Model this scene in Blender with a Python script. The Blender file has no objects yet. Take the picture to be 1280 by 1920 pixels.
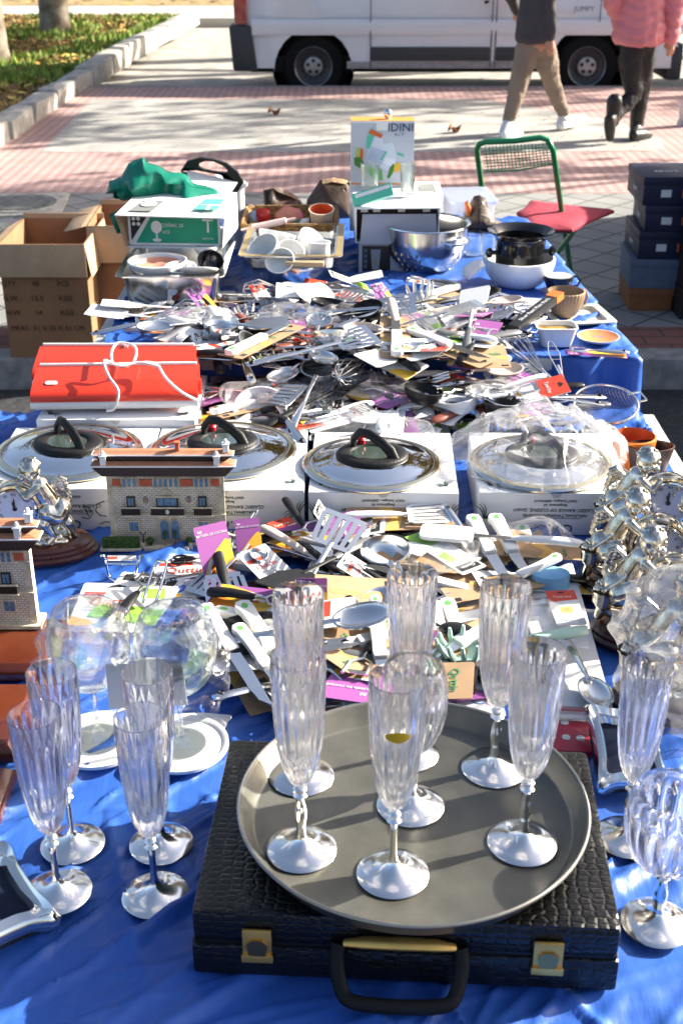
import bpy, bmesh, math, random
from mathutils import Vector, Matrix, Euler, noise
R = math.radians; PI = math.pi
random.seed(7)
SC = bpy.context.scene; COL = SC.collection
# ------------------------------------------------------------------ camera, sky, sun, exposure
CAMZ = 1.70; FPX = 2300.0; PITCH = math.atan(0.5)
cd = bpy.data.cameras.new('camera'); cam = bpy.data.objects.new('camera', cd); COL.objects.link(cam)
cam.location = (0, 0, CAMZ); cam.rotation_euler = (PI/2 - PITCH, 0, 0)
cd.sensor_fit = 'VERTICAL'; cd.sensor_height = 36; cd.sensor_width = 24; cd.lens = FPX/1920*36
cd.clip_start = 0.05; cd.clip_end = 500
cd.dof.use_dof = True; cd.dof.focus_distance = 2.05; cd.dof.aperture_fstop = 9.0
SC.camera = cam
SUN_EL = R(28); SUN_AZ = R(70.5)          # azimuth measured from +Y towards +X
SDIR = Vector((math.sin(SUN_AZ)*math.cos(SUN_EL), math.cos(SUN_AZ)*math.cos(SUN_EL), math.sin(SUN_EL)))
w = bpy.data.worlds.new('World'); SC.world = w; w.use_nodes = True
wn = w.node_tree; bg = wn.nodes['Background']
sky = wn.nodes.new('ShaderNodeTexSky'); sky.sky_type = 'NISHITA'; sky.sun_disc = False
sky.sun_elevation = SUN_EL; sky.sun_rotation = SUN_AZ; sky.air_density = 0.8; sky.dust_density = 3.5; sky.ozone_density = 0.4
wn.links.new(sky.outputs[0], bg.inputs[0]); bg.inputs[1].default_value = 0.09
sl = bpy.data.lights.new('sun', 'SUN'); sl.energy = 5.0; sl.angle = R(0.55); sl.color = (1, .94, .83)
so = bpy.data.objects.new('sun', sl); COL.objects.link(so); so.rotation_euler = SDIR.to_track_quat('Z', 'Y').to_euler(); so.location = (6, 4, 8)
SC.view_settings.view_transform = 'Standard'; SC.view_settings.look = 'None'; SC.view_settings.exposure = 1.6; SC.view_settings.gamma = 1
SC.render.engine = 'CYCLES'
cy = SC.cycles; cy.max_bounces = 14; cy.transmission_bounces = 12; cy.transparent_max_bounces = 16; cy.glossy_bounces = 5; cy.diffuse_bounces = 3
cy.caustics_reflective = False; cy.caustics_refractive = False; cy.sample_clamp_indirect = 6; cy.use_denoising = True

# ------------------------------------------------------------------ helpers
_sp, _cp = math.sin(PITCH), math.cos(PITCH)
def ray(px, py):
    u = (px-640)/FPX; v = (960-py)/FPX
    return Vector((u, _cp + v*_sp, -_sp + v*_cp))
def P(px, py, z):                         # photo pixel on the horizontal plane at height z
    d = ray(px, py); t = (z-CAMZ)/d.z
    return Vector((d.x*t, d.y*t, z))
def PD(px, py, D):                        # photo pixel on the upright plane at distance D
    d = ray(px, py); t = D/d.y
    return Vector((d.x*t, D, CAMZ+d.z*t))
G, RD, T1, T2 = 0.0, -0.13, 0.62, 0.74

def lin(c):
    if isinstance(c, str):
        c = [int(c[i:i+2], 16)/255 for i in (1, 3, 5)]
        c = [x/12.92 if x <= .04045 else ((x+.055)/1.055)**2.4 for x in c]
    return (c[0], c[1], c[2], 1)
_M = {}
def mat(name, col=(.5,.5,.5), rough=.5, metal=0, var=0, vs=20, bump=0, bs=60, spec=.5, col2=None, trans=0, coat=0, alpha=1, ior=1.45, sheen=0, sss=0):
    if name in _M: return _M[name]
    m = bpy.data.materials.new(name); m.use_nodes = True; nt = m.node_tree; b = nt.nodes['Principled BSDF']
    c = lin(col); b.inputs['Base Color'].default_value = c; b.inputs['Roughness'].default_value = rough; b.inputs['Metallic'].default_value = metal
    b.inputs['Specular IOR Level'].default_value = spec; b.inputs['IOR'].default_value = ior
    b.inputs['Transmission Weight'].default_value = trans; b.inputs['Coat Weight'].default_value = coat; b.inputs['Alpha'].default_value = alpha
    b.inputs['Sheen Weight'].default_value = sheen
    if var or bump or col2:
        tc = nt.nodes.new('ShaderNodeTexCoord')
    if var or col2:
        n = nt.nodes.new('ShaderNodeTexNoise'); n.inputs['Scale'].default_value = vs; n.inputs['Detail'].default_value = 5
        nt.links.new(tc.outputs['Object'], n.inputs['Vector'])
        r = nt.nodes.new('ShaderNodeValToRGB'); r.color_ramp.elements[0].position = .32; r.color_ramp.elements[1].position = .68
        if col2: a2 = lin(col2); a1 = c
        else: a1 = tuple(x*(1-var) for x in c[:3])+(1,); a2 = tuple(min(1, x*(1+var)) for x in c[:3])+(1,)
        r.color_ramp.elements[0].color = a1; r.color_ramp.elements[1].color = a2
        nt.links.new(n.outputs['Fac'], r.inputs['Fac']); nt.links.new(r.outputs['Color'], b.inputs['Base Color'])
        mr = nt.nodes.new('ShaderNodeMapRange'); mr.inputs['To Min'].default_value = max(0, rough*.8); mr.inputs['To Max'].default_value = min(1, rough*1.25+.02)
        nt.links.new(n.outputs['Fac'], mr.inputs['Value']); nt.links.new(mr.outputs[0], b.inputs['Roughness'])
    if bump:
        n2 = nt.nodes.new('ShaderNodeTexNoise'); n2.inputs['Scale'].default_value = bs; n2.inputs['Detail'].default_value = 4
        nt.links.new(tc.outputs['Object'], n2.inputs['Vector'])
        bp = nt.nodes.new('ShaderNodeBump'); bp.inputs['Strength'].default_value = bump; bp.inputs['Distance'].default_value = .01
        nt.links.new(n2.outputs['Fac'], bp.inputs['Height']); nt.links.new(bp.outputs['Normal'], b.inputs['Normal'])
    _M[name] = m; return m

class MB:
    """collects faces; build() makes one mesh"""
    def __init__(s, T=None): s.v = []; s.f = []; s.mi = []; s.mats = []; s.cur = 0; s.T = T or Matrix()
    def use(s, m):
        if m not in s.mats: s.mats.append(m)
        s.cur = s.mats.index(m); return s
    def add(s, vs, fs, T=None):
        o = len(s.v); M = s.T @ T if T else s.T
        s.v += [M @ Vector(v) for v in vs]
        for f in fs: s.f.append([i+o for i in f]); s.mi.append(s.cur)
        return s
    def box(s, c, d, T=None, taper=1.0):
        x, y, z = [k/2 for k in d]; cx, cy, cz = c; t = taper
        vs = [(cx-x,cy-y,cz-z),(cx+x,cy-y,cz-z),(cx+x,cy+y,cz-z),(cx-x,cy+y,cz-z),(cx-x*t,cy-y*t,cz+z),(cx+x*t,cy-y*t,cz+z),(cx+x*t,cy+y*t,cz+z),(cx-x*t,cy+y*t,cz+z)]
        return s.add(vs, [(0,3,2,1),(4,5,6,7),(0,1,5,4),(1,2,6,5),(2,3,7,6),(3,0,4,7)], T)
    def hexa(s, vs, T=None):              # 4 bottom + 4 top corners
        return s.add(vs, [(0,3,2,1),(4,5,6,7),(0,1,5,4),(1,2,6,5),(2,3,7,6),(3,0,4,7)], T)
    def prism(s, poly, z0, z1, T=None, cap=True):
        n = len(poly); vs = [(x,y,z0) for x,y in poly]+[(x,y,z1) for x,y in poly]
        fs = [(i,(i+1)%n,n+(i+1)%n,n+i) for i in range(n)]
        if cap: fs += [tuple(range(n-1,-1,-1)), tuple(range(n,2*n))]
        return s.add(vs, fs, T)
    def poly(s, poly, z, T=None):
        return s.add([(x,y,z) for x,y in poly], [tuple(range(len(poly)))], T)
    def tube(s, pts, r, n=8, closed=False, cap=True, flat=1.0, T=None):
        pts = [Vector(p) for p in pts]; k = len(pts); rs = r if isinstance(r, (list,tuple)) else [r]*k
        vs = []; up = None
        for i, p in enumerate(pts):
            if closed: t = pts[(i+1)%k]-pts[i-1]
            else: t = pts[min(i+1,k-1)]-pts[max(i-1,0)]
            t = t.normalized() if t.length > 1e-9 else Vector((0,0,1))
            if up is None:
                up = Vector((0,0,1)) if abs(t.z) < .9 else Vector((1,0,0))
            sd = t.cross(up)
            if sd.length < 1e-6: sd = t.cross(Vector((1,0,0)))
            sd.normalize(); up = sd.cross(t).normalized()
            for j in range(n):
                a = 2*PI*j/n; vs.append(p + sd*math.cos(a)*rs[i] + up*math.sin(a)*rs[i]*flat)
        fs = []
        for i in range(k if closed else k-1):
            for j in range(n):
                a = i*n+j; b = i*n+(j+1)%n; i2 = (i+1)%k; fs.append((a,b,i2*n+(j+1)%n,i2*n+j))
        if cap and not closed: fs += [tuple(range(n-1,-1,-1)), tuple((k-1)*n+j for j in range(n))]
        return s.add(vs, fs, T)
    def lathe(s, prof, n=32, T=None, cap0=False, cap1=False, fn=None, skip=None):
        vs = []
        for i, (r, z) in enumerate(prof):
            for j in range(n):
                a = 2*PI*j/n; q = r if fn is None else r*fn(i, a)
                vs.append((q*math.cos(a), q*math.sin(a), z))
        fs = [(i*n+j, i*n+(j+1)%n, (i+1)*n+(j+1)%n, (i+1)*n+j) for i in range(len(prof)-1) for j in range(n) if not (skip and skip(i,j))]
        if cap0: fs.append(tuple(range(n-1,-1,-1)))
        if cap1: fs.append(tuple((len(prof)-1)*n+j for j in range(n)))
        return s.add(vs, fs, T)
    def grid(s, nx, ny, fn, T=None, skip=None):
        vs = [fn(i/nx, j/ny) for j in range(ny+1) for i in range(nx+1)]
        fs = [(j*(nx+1)+i, j*(nx+1)+i+1, (j+1)*(nx+1)+i+1, (j+1)*(nx+1)+i) for j in range(ny) for i in range(nx) if not (skip and skip(i,j))]
        return s.add(vs, fs, T)
    def loft(s, rings, cap0=False, cap1=False, closed=True, T=None):
        n = len(rings[0]); vs = [p for r in rings for p in r]; m = n if closed else n-1
        fs = [(i*n+j, i*n+(j+1)%n, (i+1)*n+(j+1)%n, (i+1)*n+j) for i in range(len(rings)-1) for j in range(m)]
        if cap0: fs.append(tuple(range(n-1,-1,-1)))
        if cap1: fs.append(tuple((len(rings)-1)*n+j for j in range(n)))
        return s.add(vs, fs, T)
    def ball(s, c, r, n=10, T=None, m=None):
        rx, ry, rz = r if isinstance(r, (tuple,list)) else (r,r,r); m = m or max(4, n*2//3); vs = []; c = Vector(c)
        for i in range(m+1):
            p = PI*i/m
            for j in range(n):
                a = 2*PI*j/n; vs.append((c.x+rx*math.sin(p)*math.cos(a), c.y+ry*math.sin(p)*math.sin(a), c.z-rz*math.cos(p)))
        return s.add(vs, [(i*n+j, i*n+(j+1)%n, (i+1)*n+(j+1)%n, (i+1)*n+j) for i in range(m) for j in range(n)], T)
    def mesh(s, name='m', mats=None, smooth=True, bevel=0, solid=0, ang=38, sub=0, remesh=0):
        me = bpy.data.meshes.new(name); me.from_pydata([tuple(v) for v in s.v], [], s.f)
        ms = s.mats or ([mats] if mats and not isinstance(mats, list) else (mats or []))
        for m in ms: me.materials.append(m)
        if s.mats: me.polygons.foreach_set('material_index', s.mi)
        if bevel or remesh or sub:
            bm = bmesh.new(); bm.from_mesh(me); bmesh.ops.remove_doubles(bm, verts=bm.verts, dist=1e-5)
            if bevel:
                es = [e for e in bm.edges if len(e.link_faces) == 2 and e.calc_face_angle(0) > .6]
                bmesh.ops.bevel(bm, geom=es, offset=bevel, segments=2, affect='EDGES', profile=.6, clamp_overlap=True)
            bm.to_mesh(me); bm.free()
        if remesh or sub or solid:
            o = bpy.data.objects.new('t', me); COL.objects.link(o)
            if solid: q = o.modifiers.new('s', 'SOLIDIFY'); q.thickness = solid; q.offset = 0
            if remesh:
                q = o.modifiers.new('r', 'REMESH'); q.mode = 'VOXEL'; q.voxel_size = remesh
                q = o.modifiers.new('k', 'SMOOTH'); q.iterations = 4; q.factor = .6
            if sub: q = o.modifiers.new('u', 'SUBSURF'); q.levels = sub
            dg = bpy.context.evaluated_depsgraph_get(); dg.update()
            m2 = bpy.data.meshes.new_from_object(o.evaluated_get(dg)); bpy.data.objects.remove(o); bpy.data.meshes.remove(me); me = m2; me.name = name
            if remesh and len(me.materials) == 0:
                for m in ms: me.materials.append(m)
        if smooth: me.shade_smooth(); me.set_sharp_from_angle(angle=R(ang))
        return me

_tx = {}
def text_mesh(t, size, m, ext=.0004, shear=0):
    k = (t, size, m.name, shear)
    if k in _tx: return _tx[k]
    cu = bpy.data.curves.new('t', 'FONT'); cu.body = t; cu.size = size; cu.align_x = 'CENTER'; cu.align_y = 'CENTER'; cu.extrude = ext; cu.resolution_u = 2; cu.shear = shear
    o = bpy.data.objects.new('t', cu); COL.objects.link(o)
    dg = bpy.context.evaluated_depsgraph_get(); dg.update()
    me = bpy.data.meshes.new_from_object(o.evaluated_get(dg)); bpy.data.objects.remove(o)
    me.materials.clear(); me.materials.append(m); _tx[k] = me; return me

def TR(loc=(0,0,0), rx=0, ry=0, rz=0, s=1):
    if not isinstance(s, (tuple, list)): s = (s, s, s)
    return Matrix.Translation(Vector(loc)) @ Euler((rx, ry, rz)).to_matrix().to_4x4() @ Matrix.Diagonal((*s, 1))

class Kit:
    """a thing described as a list of parts; put() links it with its own label"""
    def __init__(s): s.p = []
    def part(s, name, mb, m=None, parent=None, T=None, label=None, kind=None, **k):
        me = mb.mesh(name, m, **k) if isinstance(mb, MB) else mb
        s.p.append((name, me, parent, T, label, kind)); return len(s.p)-1
    def text(s, t, size, m, T, parent=None, name='lettering', shear=0, ext=.0004):
        return s.part(name, text_mesh(t, size, m, shear=shear, ext=ext), parent=parent, T=T)
    def put(s, name, T, label, cat, group=None, kind=None):
        if len(s.p) == 1 and s.p[0][3] is None:
            root = bpy.data.objects.new(name, s.p[0][1])
        else: root = bpy.data.objects.new(name, None); root.empty_display_size = .05
        root.matrix_world = T if isinstance(T, Matrix) else TR(T); COL.objects.link(root)
        root['label'] = label; root['category'] = cat
        if group: root['group'] = group
        if kind: root['kind'] = kind
        if root.data is None:
            os = []
            for (n, me, par, PT, lb, kd) in s.p:
                o = bpy.data.objects.new(n, me); COL.objects.link(o); o.parent = root if par is None else os[par]
                if PT: o.matrix_local = PT if par is None or s.p[par][3] is None else s.p[par][3].inverted() @ PT
                if lb: o['label'] = lb
                if kd: o['kind'] = kd
                os.append(o)
        return root
def crumple(me, amp, fr, seed=0, quilt=0):
    ns = [v.normal.copy() for v in me.vertices]
    for v, n in zip(me.vertices, ns):
        c = v.co; k = amp*(noise.noise(Vector((c.x*fr, c.y*fr, c.z*fr*.6+seed)))+.5*noise.noise(c*fr*2.3))
        if quilt: k += quilt*abs(math.sin((c.z+.07*abs(((c.x*3.2) % 1)-.5)*2)*PI/.075))**.5
        v.co = c+n*k
    me.update(); return me
def one(name, mb, m, label, cat, T=None, group=None, kind=None, **k):
    K = Kit(); K.part(name, mb, m, **k); return K.put(name, T or Matrix(), label, cat, group, kind)
def struct(name, mb, m, **k):
    o = bpy.data.objects.new(name, mb.mesh(name, m, **k)); COL.objects.link(o); o['kind'] = 'structure'; return o
def arc(cx, cy, r, a0, a1, n, ry=None):
    ry = r if ry is None else ry
    return [(cx+r*math.cos(R(a0+(a1-a0)*i/n)), cy+ry*math.sin(R(a0+(a1-a0)*i/n))) for i in range(n+1)]
def rrect(w, h, r, n=4, cx=0, cy=0):
    o = []
    for sx, sy, a in ((1,1,0),(-1,1,90),(-1,-1,180),(1,-1,270)): o += arc(cx+sx*(w/2-r), cy+sy*(h/2-r), r, a, a+90, n)
    return o

def tray_mb(mb, w, l, h, rim=.015, t=.002, taper=.86, r=.02, T=None):
    """open rectangular tray, origin at the middle of its bottom"""
    g = lambda ww, ll, rr, z: [(x, y, z) for x, y in rrect(ww, ll, rr, 4)]
    w2, l2 = w-2*rim, l-2*rim
    return mb.loft([g(w2*taper, l2*taper, r, 0), g(w2, l2, r, h-.001), g(w, l, r*1.2, h), g(w, l, r*1.2, h+.003), g(w2-t, l2-t, r, h+.003), g(w2*taper-t, l2*taper-t, r, t), ], cap0=True, cap1=True, T=T)
def fb(pl, pr, z):
    """frame with its origin at the floor point of pl, x towards pr; returns (matrix, width)"""
    a, b = P(*pl, z), P(*pr, z); d = b-a
    return TR(a, rz=math.atan2(d.y, d.x)), d.length
def blob(pts, D, thick, amp=.012, fr=14, cuts=2, seed=0, power=.5, T=None):
    """a puffed, crumpled solid from an outline on the upright plane at distance D"""
    bm = bmesh.new(); vs = [bm.verts.new(PD(x, y, D)) for x, y in pts]; f = bm.faces.new(vs)
    bmesh.ops.triangulate(bm, faces=[f]); 
    for _ in range(cuts+1): bmesh.ops.subdivide_edges(bm, edges=bm.edges[:], cuts=1, use_grid_fill=True)
    bm.verts.ensure_lookup_table()
    edge = [v for v in bm.verts if v.is_boundary]; ring = [v.co.copy() for v in edge]
    dm = {v.index: min((v.co-c).length for c in ring) for v in bm.verts}; mx = max(dm.values()) or 1
    out = MB(); n = len(bm.verts); front = []; back = []
    for v in bm.verts:
        k = (dm[v.index]/mx)**power; nz = noise.noise(v.co*fr+Vector((seed,0,0)))*amp*(.3+k)
        front.append(v.co+Vector((nz*.4, -thick/2*k+nz, nz*.5))); back.append(v.co+Vector((nz*.4, thick/2*k+nz*.3+.002, nz*.5)))
    fs = [[v.index for v in f.verts] for f in bm.faces]
    bm.faces.ensure_lookup_table(); bm.normal_update()
    if bm.faces[0].normal.y > 0: fs = [q[::-1] for q in fs]
    out.add(front+back, fs+[[i+n for i in q[::-1]] for q in fs])
    bm.free(); return out
def bag_mb(w, l, h, seed=0, n=26, amp=.012):
    """crumpled film: a closed pillow of plastic, origin at the middle of its bottom"""
    mb = MB()
    def f(sgn):
        def g(u, v):
            x, y = (u-.5)*w, (v-.5)*l; e = (math.sin(PI*u)*math.sin(PI*v))**.45
            p = Vector((x*18+seed*7, y*18, sgn*3)); r1 = abs(noise.noise(p)); r2 = abs(noise.noise(p*2.3))
            z = h*e if sgn > 0 else .002
            return (x+noise.noise(p*.7)*amp*1.2, y+noise.noise(p*.7+Vector((5,5,5)))*amp*1.2, max(.001, z-e*(amp*2.4*r1+amp*1.1*r2)) if sgn > 0 else z)
        return g
    mb.grid(n, n, f(1)); return mb
steel = mat('steel', (.80,.79,.77), .18, 1, var=.06, vs=9)
chrome = mat('chrome', (.78,.78,.78), .05, 1)
brushed = mat('brushed_steel', (.50,.50,.49), .28, 1, var=.1, vs=30)
silverm = mat('silver', (.62,.58,.49), .15, 1, var=.42, vs=70)
white = mat('white_card', (.78,.78,.77), .55, var=.03, vs=7)
whitep = mat('white_plastic', (.76,.76,.75), .35)
ceram = mat('white_ceramic', (.78,.78,.76), .15, coat=.4)
blackp = mat('black_nylon', (.012,.012,.013), .42, spec=.3)
blackg = mat('black_gloss', (.010,.010,.011), .12, coat=.5)
kraft = mat('kraft_card', (.42,.27,.15), .75, var=.12, vs=18)
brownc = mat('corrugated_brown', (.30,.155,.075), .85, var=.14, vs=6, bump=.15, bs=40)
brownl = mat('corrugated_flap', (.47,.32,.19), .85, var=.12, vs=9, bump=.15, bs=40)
ink = mat('print_black', (.015,.015,.018), .6)
inkg = mat('print_dark_green', (.02,.05,.04), .6)
gold = mat('brass', (.80,.48,.13), .36, .75, var=.12, vs=30)
def glassm(name, col=(1,1,1), clear=.35, rough=0.0):
    if name in _M: return _M[name]
    m = bpy.data.materials.new(name); m.use_nodes = True; nt = m.node_tree; nt.nodes.clear()
    o = nt.nodes.new('ShaderNodeOutputMaterial'); g = nt.nodes.new('ShaderNodeBsdfGlass'); g.inputs['IOR'].default_value = 1.5; g.inputs['Roughness'].default_value = rough; g.inputs['Color'].default_value = (*col, 1)
    t = nt.nodes.new('ShaderNodeBsdfTransparent'); t.inputs[0].default_value = (*col, 1); mx = nt.nodes.new('ShaderNodeMixShader'); mx.inputs[0].default_value = clear
    nt.links.new(g.outputs[0], mx.inputs[1]); nt.links.new(t.outputs[0], mx.inputs[2]); nt.links.new(mx.outputs[0], o.inputs[0]); _M[name] = m; return m
def filmm(name, col=(.99,.99,.99), haze=.10, rough=.18):
    """thin clear film: see-through with sharp sheen and a little milky scatter"""
    if name in _M: return _M[name]
    m = bpy.data.materials.new(name); m.use_nodes = True; nt = m.node_tree; nt.nodes.clear(); N = nt.nodes.new; L = nt.links.new
    o = N('ShaderNodeOutputMaterial'); g = N('ShaderNodeBsdfGlossy'); g.inputs['Roughness'].default_value = rough; t = N('ShaderNodeBsdfTransparent'); t.inputs[0].default_value = (*col, 1)
    d = N('ShaderNodeBsdfDiffuse'); d.inputs[0].default_value = (.93,.93,.94,1); tl = N('ShaderNodeBsdfTranslucent'); tl.inputs[0].default_value = (.93,.93,.94,1)
    dd = N('ShaderNodeMixShader'); L(d.outputs[0], dd.inputs[1]); L(tl.outputs[0], dd.inputs[2])
    a = N('ShaderNodeMixShader'); a.inputs[0].default_value = haze; L(t.outputs[0], a.inputs[1]); L(dd.outputs[0], a.inputs[2])
    fr = N('ShaderNodeLayerWeight'); fr.inputs[0].default_value = .5; pw = N('ShaderNodeMath'); pw.operation = 'POWER'; pw.inputs[1].default_value = 3; L(fr.outputs['Facing'], pw.inputs[0])
    mu = N('ShaderNodeMath'); mu.operation = 'MULTIPLY_ADD'; mu.inputs[1].default_value = .40; mu.inputs[2].default_value = .045; mu.use_clamp = True; L(pw.outputs[0], mu.inputs[0])
    b = N('ShaderNodeMixShader'); L(mu.outputs[0], b.inputs[0]); L(a.outputs[0], b.inputs[1]); L(g.outputs[0], b.inputs[2]); L(b.outputs[0], o.inputs[0]); _M[name] = m; return m
crystal = glassm('crystal', (1,1,1), .15)
clearg = glassm('thin_glass', (.98,1,.99), .45)
film = filmm('clear_film', haze=.14); filmw = filmm('milky_film', haze=.22)
# ------------------------------------------------------------------ the ground
def brickmat(name, c1, c2, mort, w, h, rot=0, ms=.004, off=.5, var=.25, rough=.85, dirt=3):
    m = mat(name, c1, rough); nt = m.node_tree; b = nt.nodes['Principled BSDF']
    tc = nt.nodes.new('ShaderNodeTexCoord'); mp = nt.nodes.new('ShaderNodeMapping'); mp.inputs['Rotation'].default_value = (0,0,R(rot))
    br = nt.nodes.new('ShaderNodeTexBrick'); br.inputs['Scale'].default_value = 1; br.offset = off
    for k, v in (('Color1', lin(c1)), ('Color2', lin(c2)), ('Mortar', lin(mort))): br.inputs[k].default_value = v
    br.inputs['Mortar Size'].default_value = ms; br.inputs['Brick Width'].default_value = w; br.inputs['Row Height'].default_value = h; br.inputs['Mortar Smooth'].default_value = .2
    n = nt.nodes.new('ShaderNodeTexNoise'); n.inputs['Scale'].default_value = dirt; n.inputs['Detail'].default_value = 8
    mx = nt.nodes.new('ShaderNodeMix'); mx.data_type = 'RGBA'; mx.blend_type = 'MULTIPLY'; mx.inputs[0].default_value = 1
    r = nt.nodes.new('ShaderNodeValToRGB'); r.color_ramp.elements[0].position = .3; r.color_ramp.elements[1].position = .7
    r.color_ramp.elements[0].color = (1-var, 1-var, 1-var, 1); r.color_ramp.elements[1].color = (1, 1, 1, 1)
    L = nt.links; L.new(tc.outputs['Object'], mp.inputs[0]); L.new(mp.outputs[0], br.inputs['Vector']); L.new(tc.outputs['Object'], n.inputs['Vector'])
    L.new(n.outputs['Fac'], r.inputs[0]); L.new(br.outputs['Color'], mx.inputs[6]); L.new(r.outputs[0], mx.inputs[7]); L.new(mx.outputs[2], b.inputs['Base Color'])
    bp = nt.nodes.new('ShaderNodeBump'); bp.inputs['Strength'].default_value = .6; bp.inputs['Distance'].default_value = .01; bp.invert = True
    L.new(br.outputs['Fac'], bp.inputs['Height']); L.new(bp.outputs['Normal'], b.inputs['Normal'])
    return m
asph = mat('asphalt', (.035,.035,.037), .9, var=.5, vs=40, bump=.5, bs=150)
conc = mat('concrete', (.36,.34,.30), .9, var=.25, vs=5, bump=.2, bs=60)
kerbm = mat('kerb_granite', (.26,.25,.235), .85, var=.35, vs=14, bump=.3, bs=80)
paver = brickmat('grey_pavers', (.30,.30,.285), (.25,.25,.24), (.09,.085,.075), .20, .20, 45, .007, 0)
panel = brickmat('pale_slabs', (.50,.475,.43), (.42,.40,.365), (.22,.21,.19), .60, .11, 20, .006, .5, .3)
tact = brickmat('tactile_tiles', (.60,.435,.405), (.53,.38,.355), (.44,.27,.24), .075, .075, 0, .02, 0, .25)
redbr = brickmat('red_brick_pavers', (.30,.12,.09), (.24,.10,.08), (.08,.07,.06), .2, .1, 0, .006)
leafl = mat('leaf_litter', (.22,.15,.06), .9, var=.6, vs=9, col2=(.40,.30,.14))
soil = mat('lawn_soil', (.05,.075,.02), .95, col2=(.14,.10,.05), vs=1.6, bump=.6, bs=30)
def sheet(name, x0, x1, y0, y1, z, m, t=.03):
    return struct(name, MB().box(((x0+x1)/2,(y0+y1)/2,z-t/2), (x1-x0,y1-y0,t)), m, smooth=False)
struct('ground', MB().add([(-90,-60,-.30),(90,-60,-.30),(90,150,-.30),(-90,150,-.30)], [(0,1,2,3)]), mat('far_soil', (.16,.14,.09), .95, var=.3, vs=.3), smooth=False)
sheet('road', -30, 30, -20, 4.80, RD, asph, .1)
struct('kerb', MB().box((0,4.875,-.075), (60,.15,.157)), kerbm, bevel=.012)
sheet('brick_edge', -30, 30, 4.952, 5.24, 0, redbr, .2)
sheet('pavement', -30, 30, 5.24, 8.0, 0, paver, .2)
sheet('tactile_pavement', -30, 30, 8.0, 9.45, 0.001, tact, .2)
xl = -2.9
struct('slab_panel', MB().prism([tuple(P(*p,0))[:2] for p in ((78,286),(1215,284),(1245,278),(1235,262),(1160,228),(1010,204),(900,187),(172,187))], -.2, .003), panel, smooth=False)
sheet('pink_pavement', -30, 30, 9.45, 12.98, 0, tact, .2)
struct('far_kerb', MB().box((13.6,13.03,-.07), (33,.1,.146)), kerbm, bevel=.01)
sheet('far_road', -30, 30, 13.08, 21, -.14, conc, .1)
sheet('far_path', -30, 30, 21, 23.5, 0.0, mat('far_path', (.50,.47,.42), .9, var=.15, vs=2), .2)
sheet('leaf_ground', -40, 40, 23.5, 60, .01, leafl, .2)
# lawn behind a row of rough kerb stones
ls = [P(-60,300,0), P(0,262,0), P(160,155,0), P(230,108,0), P(362,38,0)]
lw = [(p.x-.12, p.y) for p in ls]
struct('lawn', MB().prism([(-30,7.6)]+[(lw[0][0]-.8,7.6)]+lw+[(lw[-1][0],20.9),(-30,20.9)], -.2, .06), soil, smooth=False)
random.seed(3)
K = Kit(); segs = []
for a, b in zip(ls, ls[1:]):
    n = max(1, int((b-a).length/.75))
    for i in range(n): segs.append((a.lerp(b, i/n), a.lerp(b, (i+1)/n)))
for i, (a, b) in enumerate(segs):
    d = b-a; L = d.length-.03
    mb = MB().box((0,0,0), (L,.20,.22)); mb.v = [v+Vector([random.uniform(-.018,.018) for _ in range(3)]) for v in mb.v]
    one('kerb_stone', mb, mat('pale_kerb_stone', (.40,.38,.34), .9, var=.3, vs=9, bump=.4), 'rough pale stone block edging the lawn', 'kerb stone',
        TR((a+b)/2+Vector((0,0,.04)), rz=math.atan2(d.y, d.x)), group='stones edging the lawn', bevel=.03)
# grass blades: nobody could count them
gb = MB(); g1, g2, g3 = mat('grass_green', (.24,.36,.05), .7), mat('grass_dark', (.10,.20,.025), .7), mat('dry_grass', (.30,.20,.07), .8)
def stone_x(y):
    for a, b in zip(ls, ls[1:]):
        if a.y <= y <= b.y: return a.x+(b.x-a.x)*(y-a.y)/(b.y-a.y)
    return ls[-1].x
for i in range(26000):
    y = 9 + 11.6*random.random()**.8; x1 = stone_x(y)-.2; x = x1-random.random()*max(.5, .36*y+.3+x1) 
    k = noise.noise(Vector((x*.9, y*.5, 0))); q = random.random()
    if k < -.18 and q < .6: continue
    gb.use(g3 if q > .82-.3*(k < 0) else (g2 if q < .35 else g1))
    h = random.uniform(.03,.09)*(1.25 if k > 0 else .8); a = random.uniform(0, 2*PI); wd = .012+.0008*y
    c = Vector((x, y, .055)); d = Vector((math.cos(a), math.sin(a), 0)); t = Vector((random.uniform(-.04,.04), random.uniform(-.04,.04), h))
    gb.add([c-d*wd, c+d*wd, c+t], [(0,1,2)])
one('grass', gb, None, 'short green grass with dry patches on the lawn', 'grass', kind='stuff', smooth=False)
lb = MB(); lcs = [mat('leaf_ochre', (.42,.24,.05), .8), mat('leaf_brown', (.25,.11,.04), .8), mat('leaf_yellow', (.55,.42,.10), .8)]
def leaf(mb, c, s, up=.3):
    a = random.uniform(0, 2*PI); n = Vector((random.uniform(-up,up), random.uniform(-up,up), 1)).normalized(); u = Vector((math.cos(a), math.sin(a), 0)); u = (u-n*u.dot(n)).normalized(); v = n.cross(u)
    mb.use(random.choice(lcs)).add([c-u*s, c-u*s*.2+v*s*.5, c+u*s, c-u*s*.2-v*s*.5+n*s*.15], [(0,1,2),(0,2,3)])
for i in range(3600):
    if i < 1700: y = random.uniform(9.5,20.5); x1 = stone_x(y)-.3; c = Vector((x1-random.random()**1.5*7, y, .09))
    else: y = random.uniform(21,34); c = Vector((random.uniform(-14,2), y, .03+.0))
    if i >= 1700 and y < 23.5 and random.random() < .85: continue
    leaf(lb, c, random.uniform(.05,.09))
one('fallen_leaves', lb, None, 'dry brown leaves strewn on the lawn and far path', 'leaves', kind='stuff', smooth=False)
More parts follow.
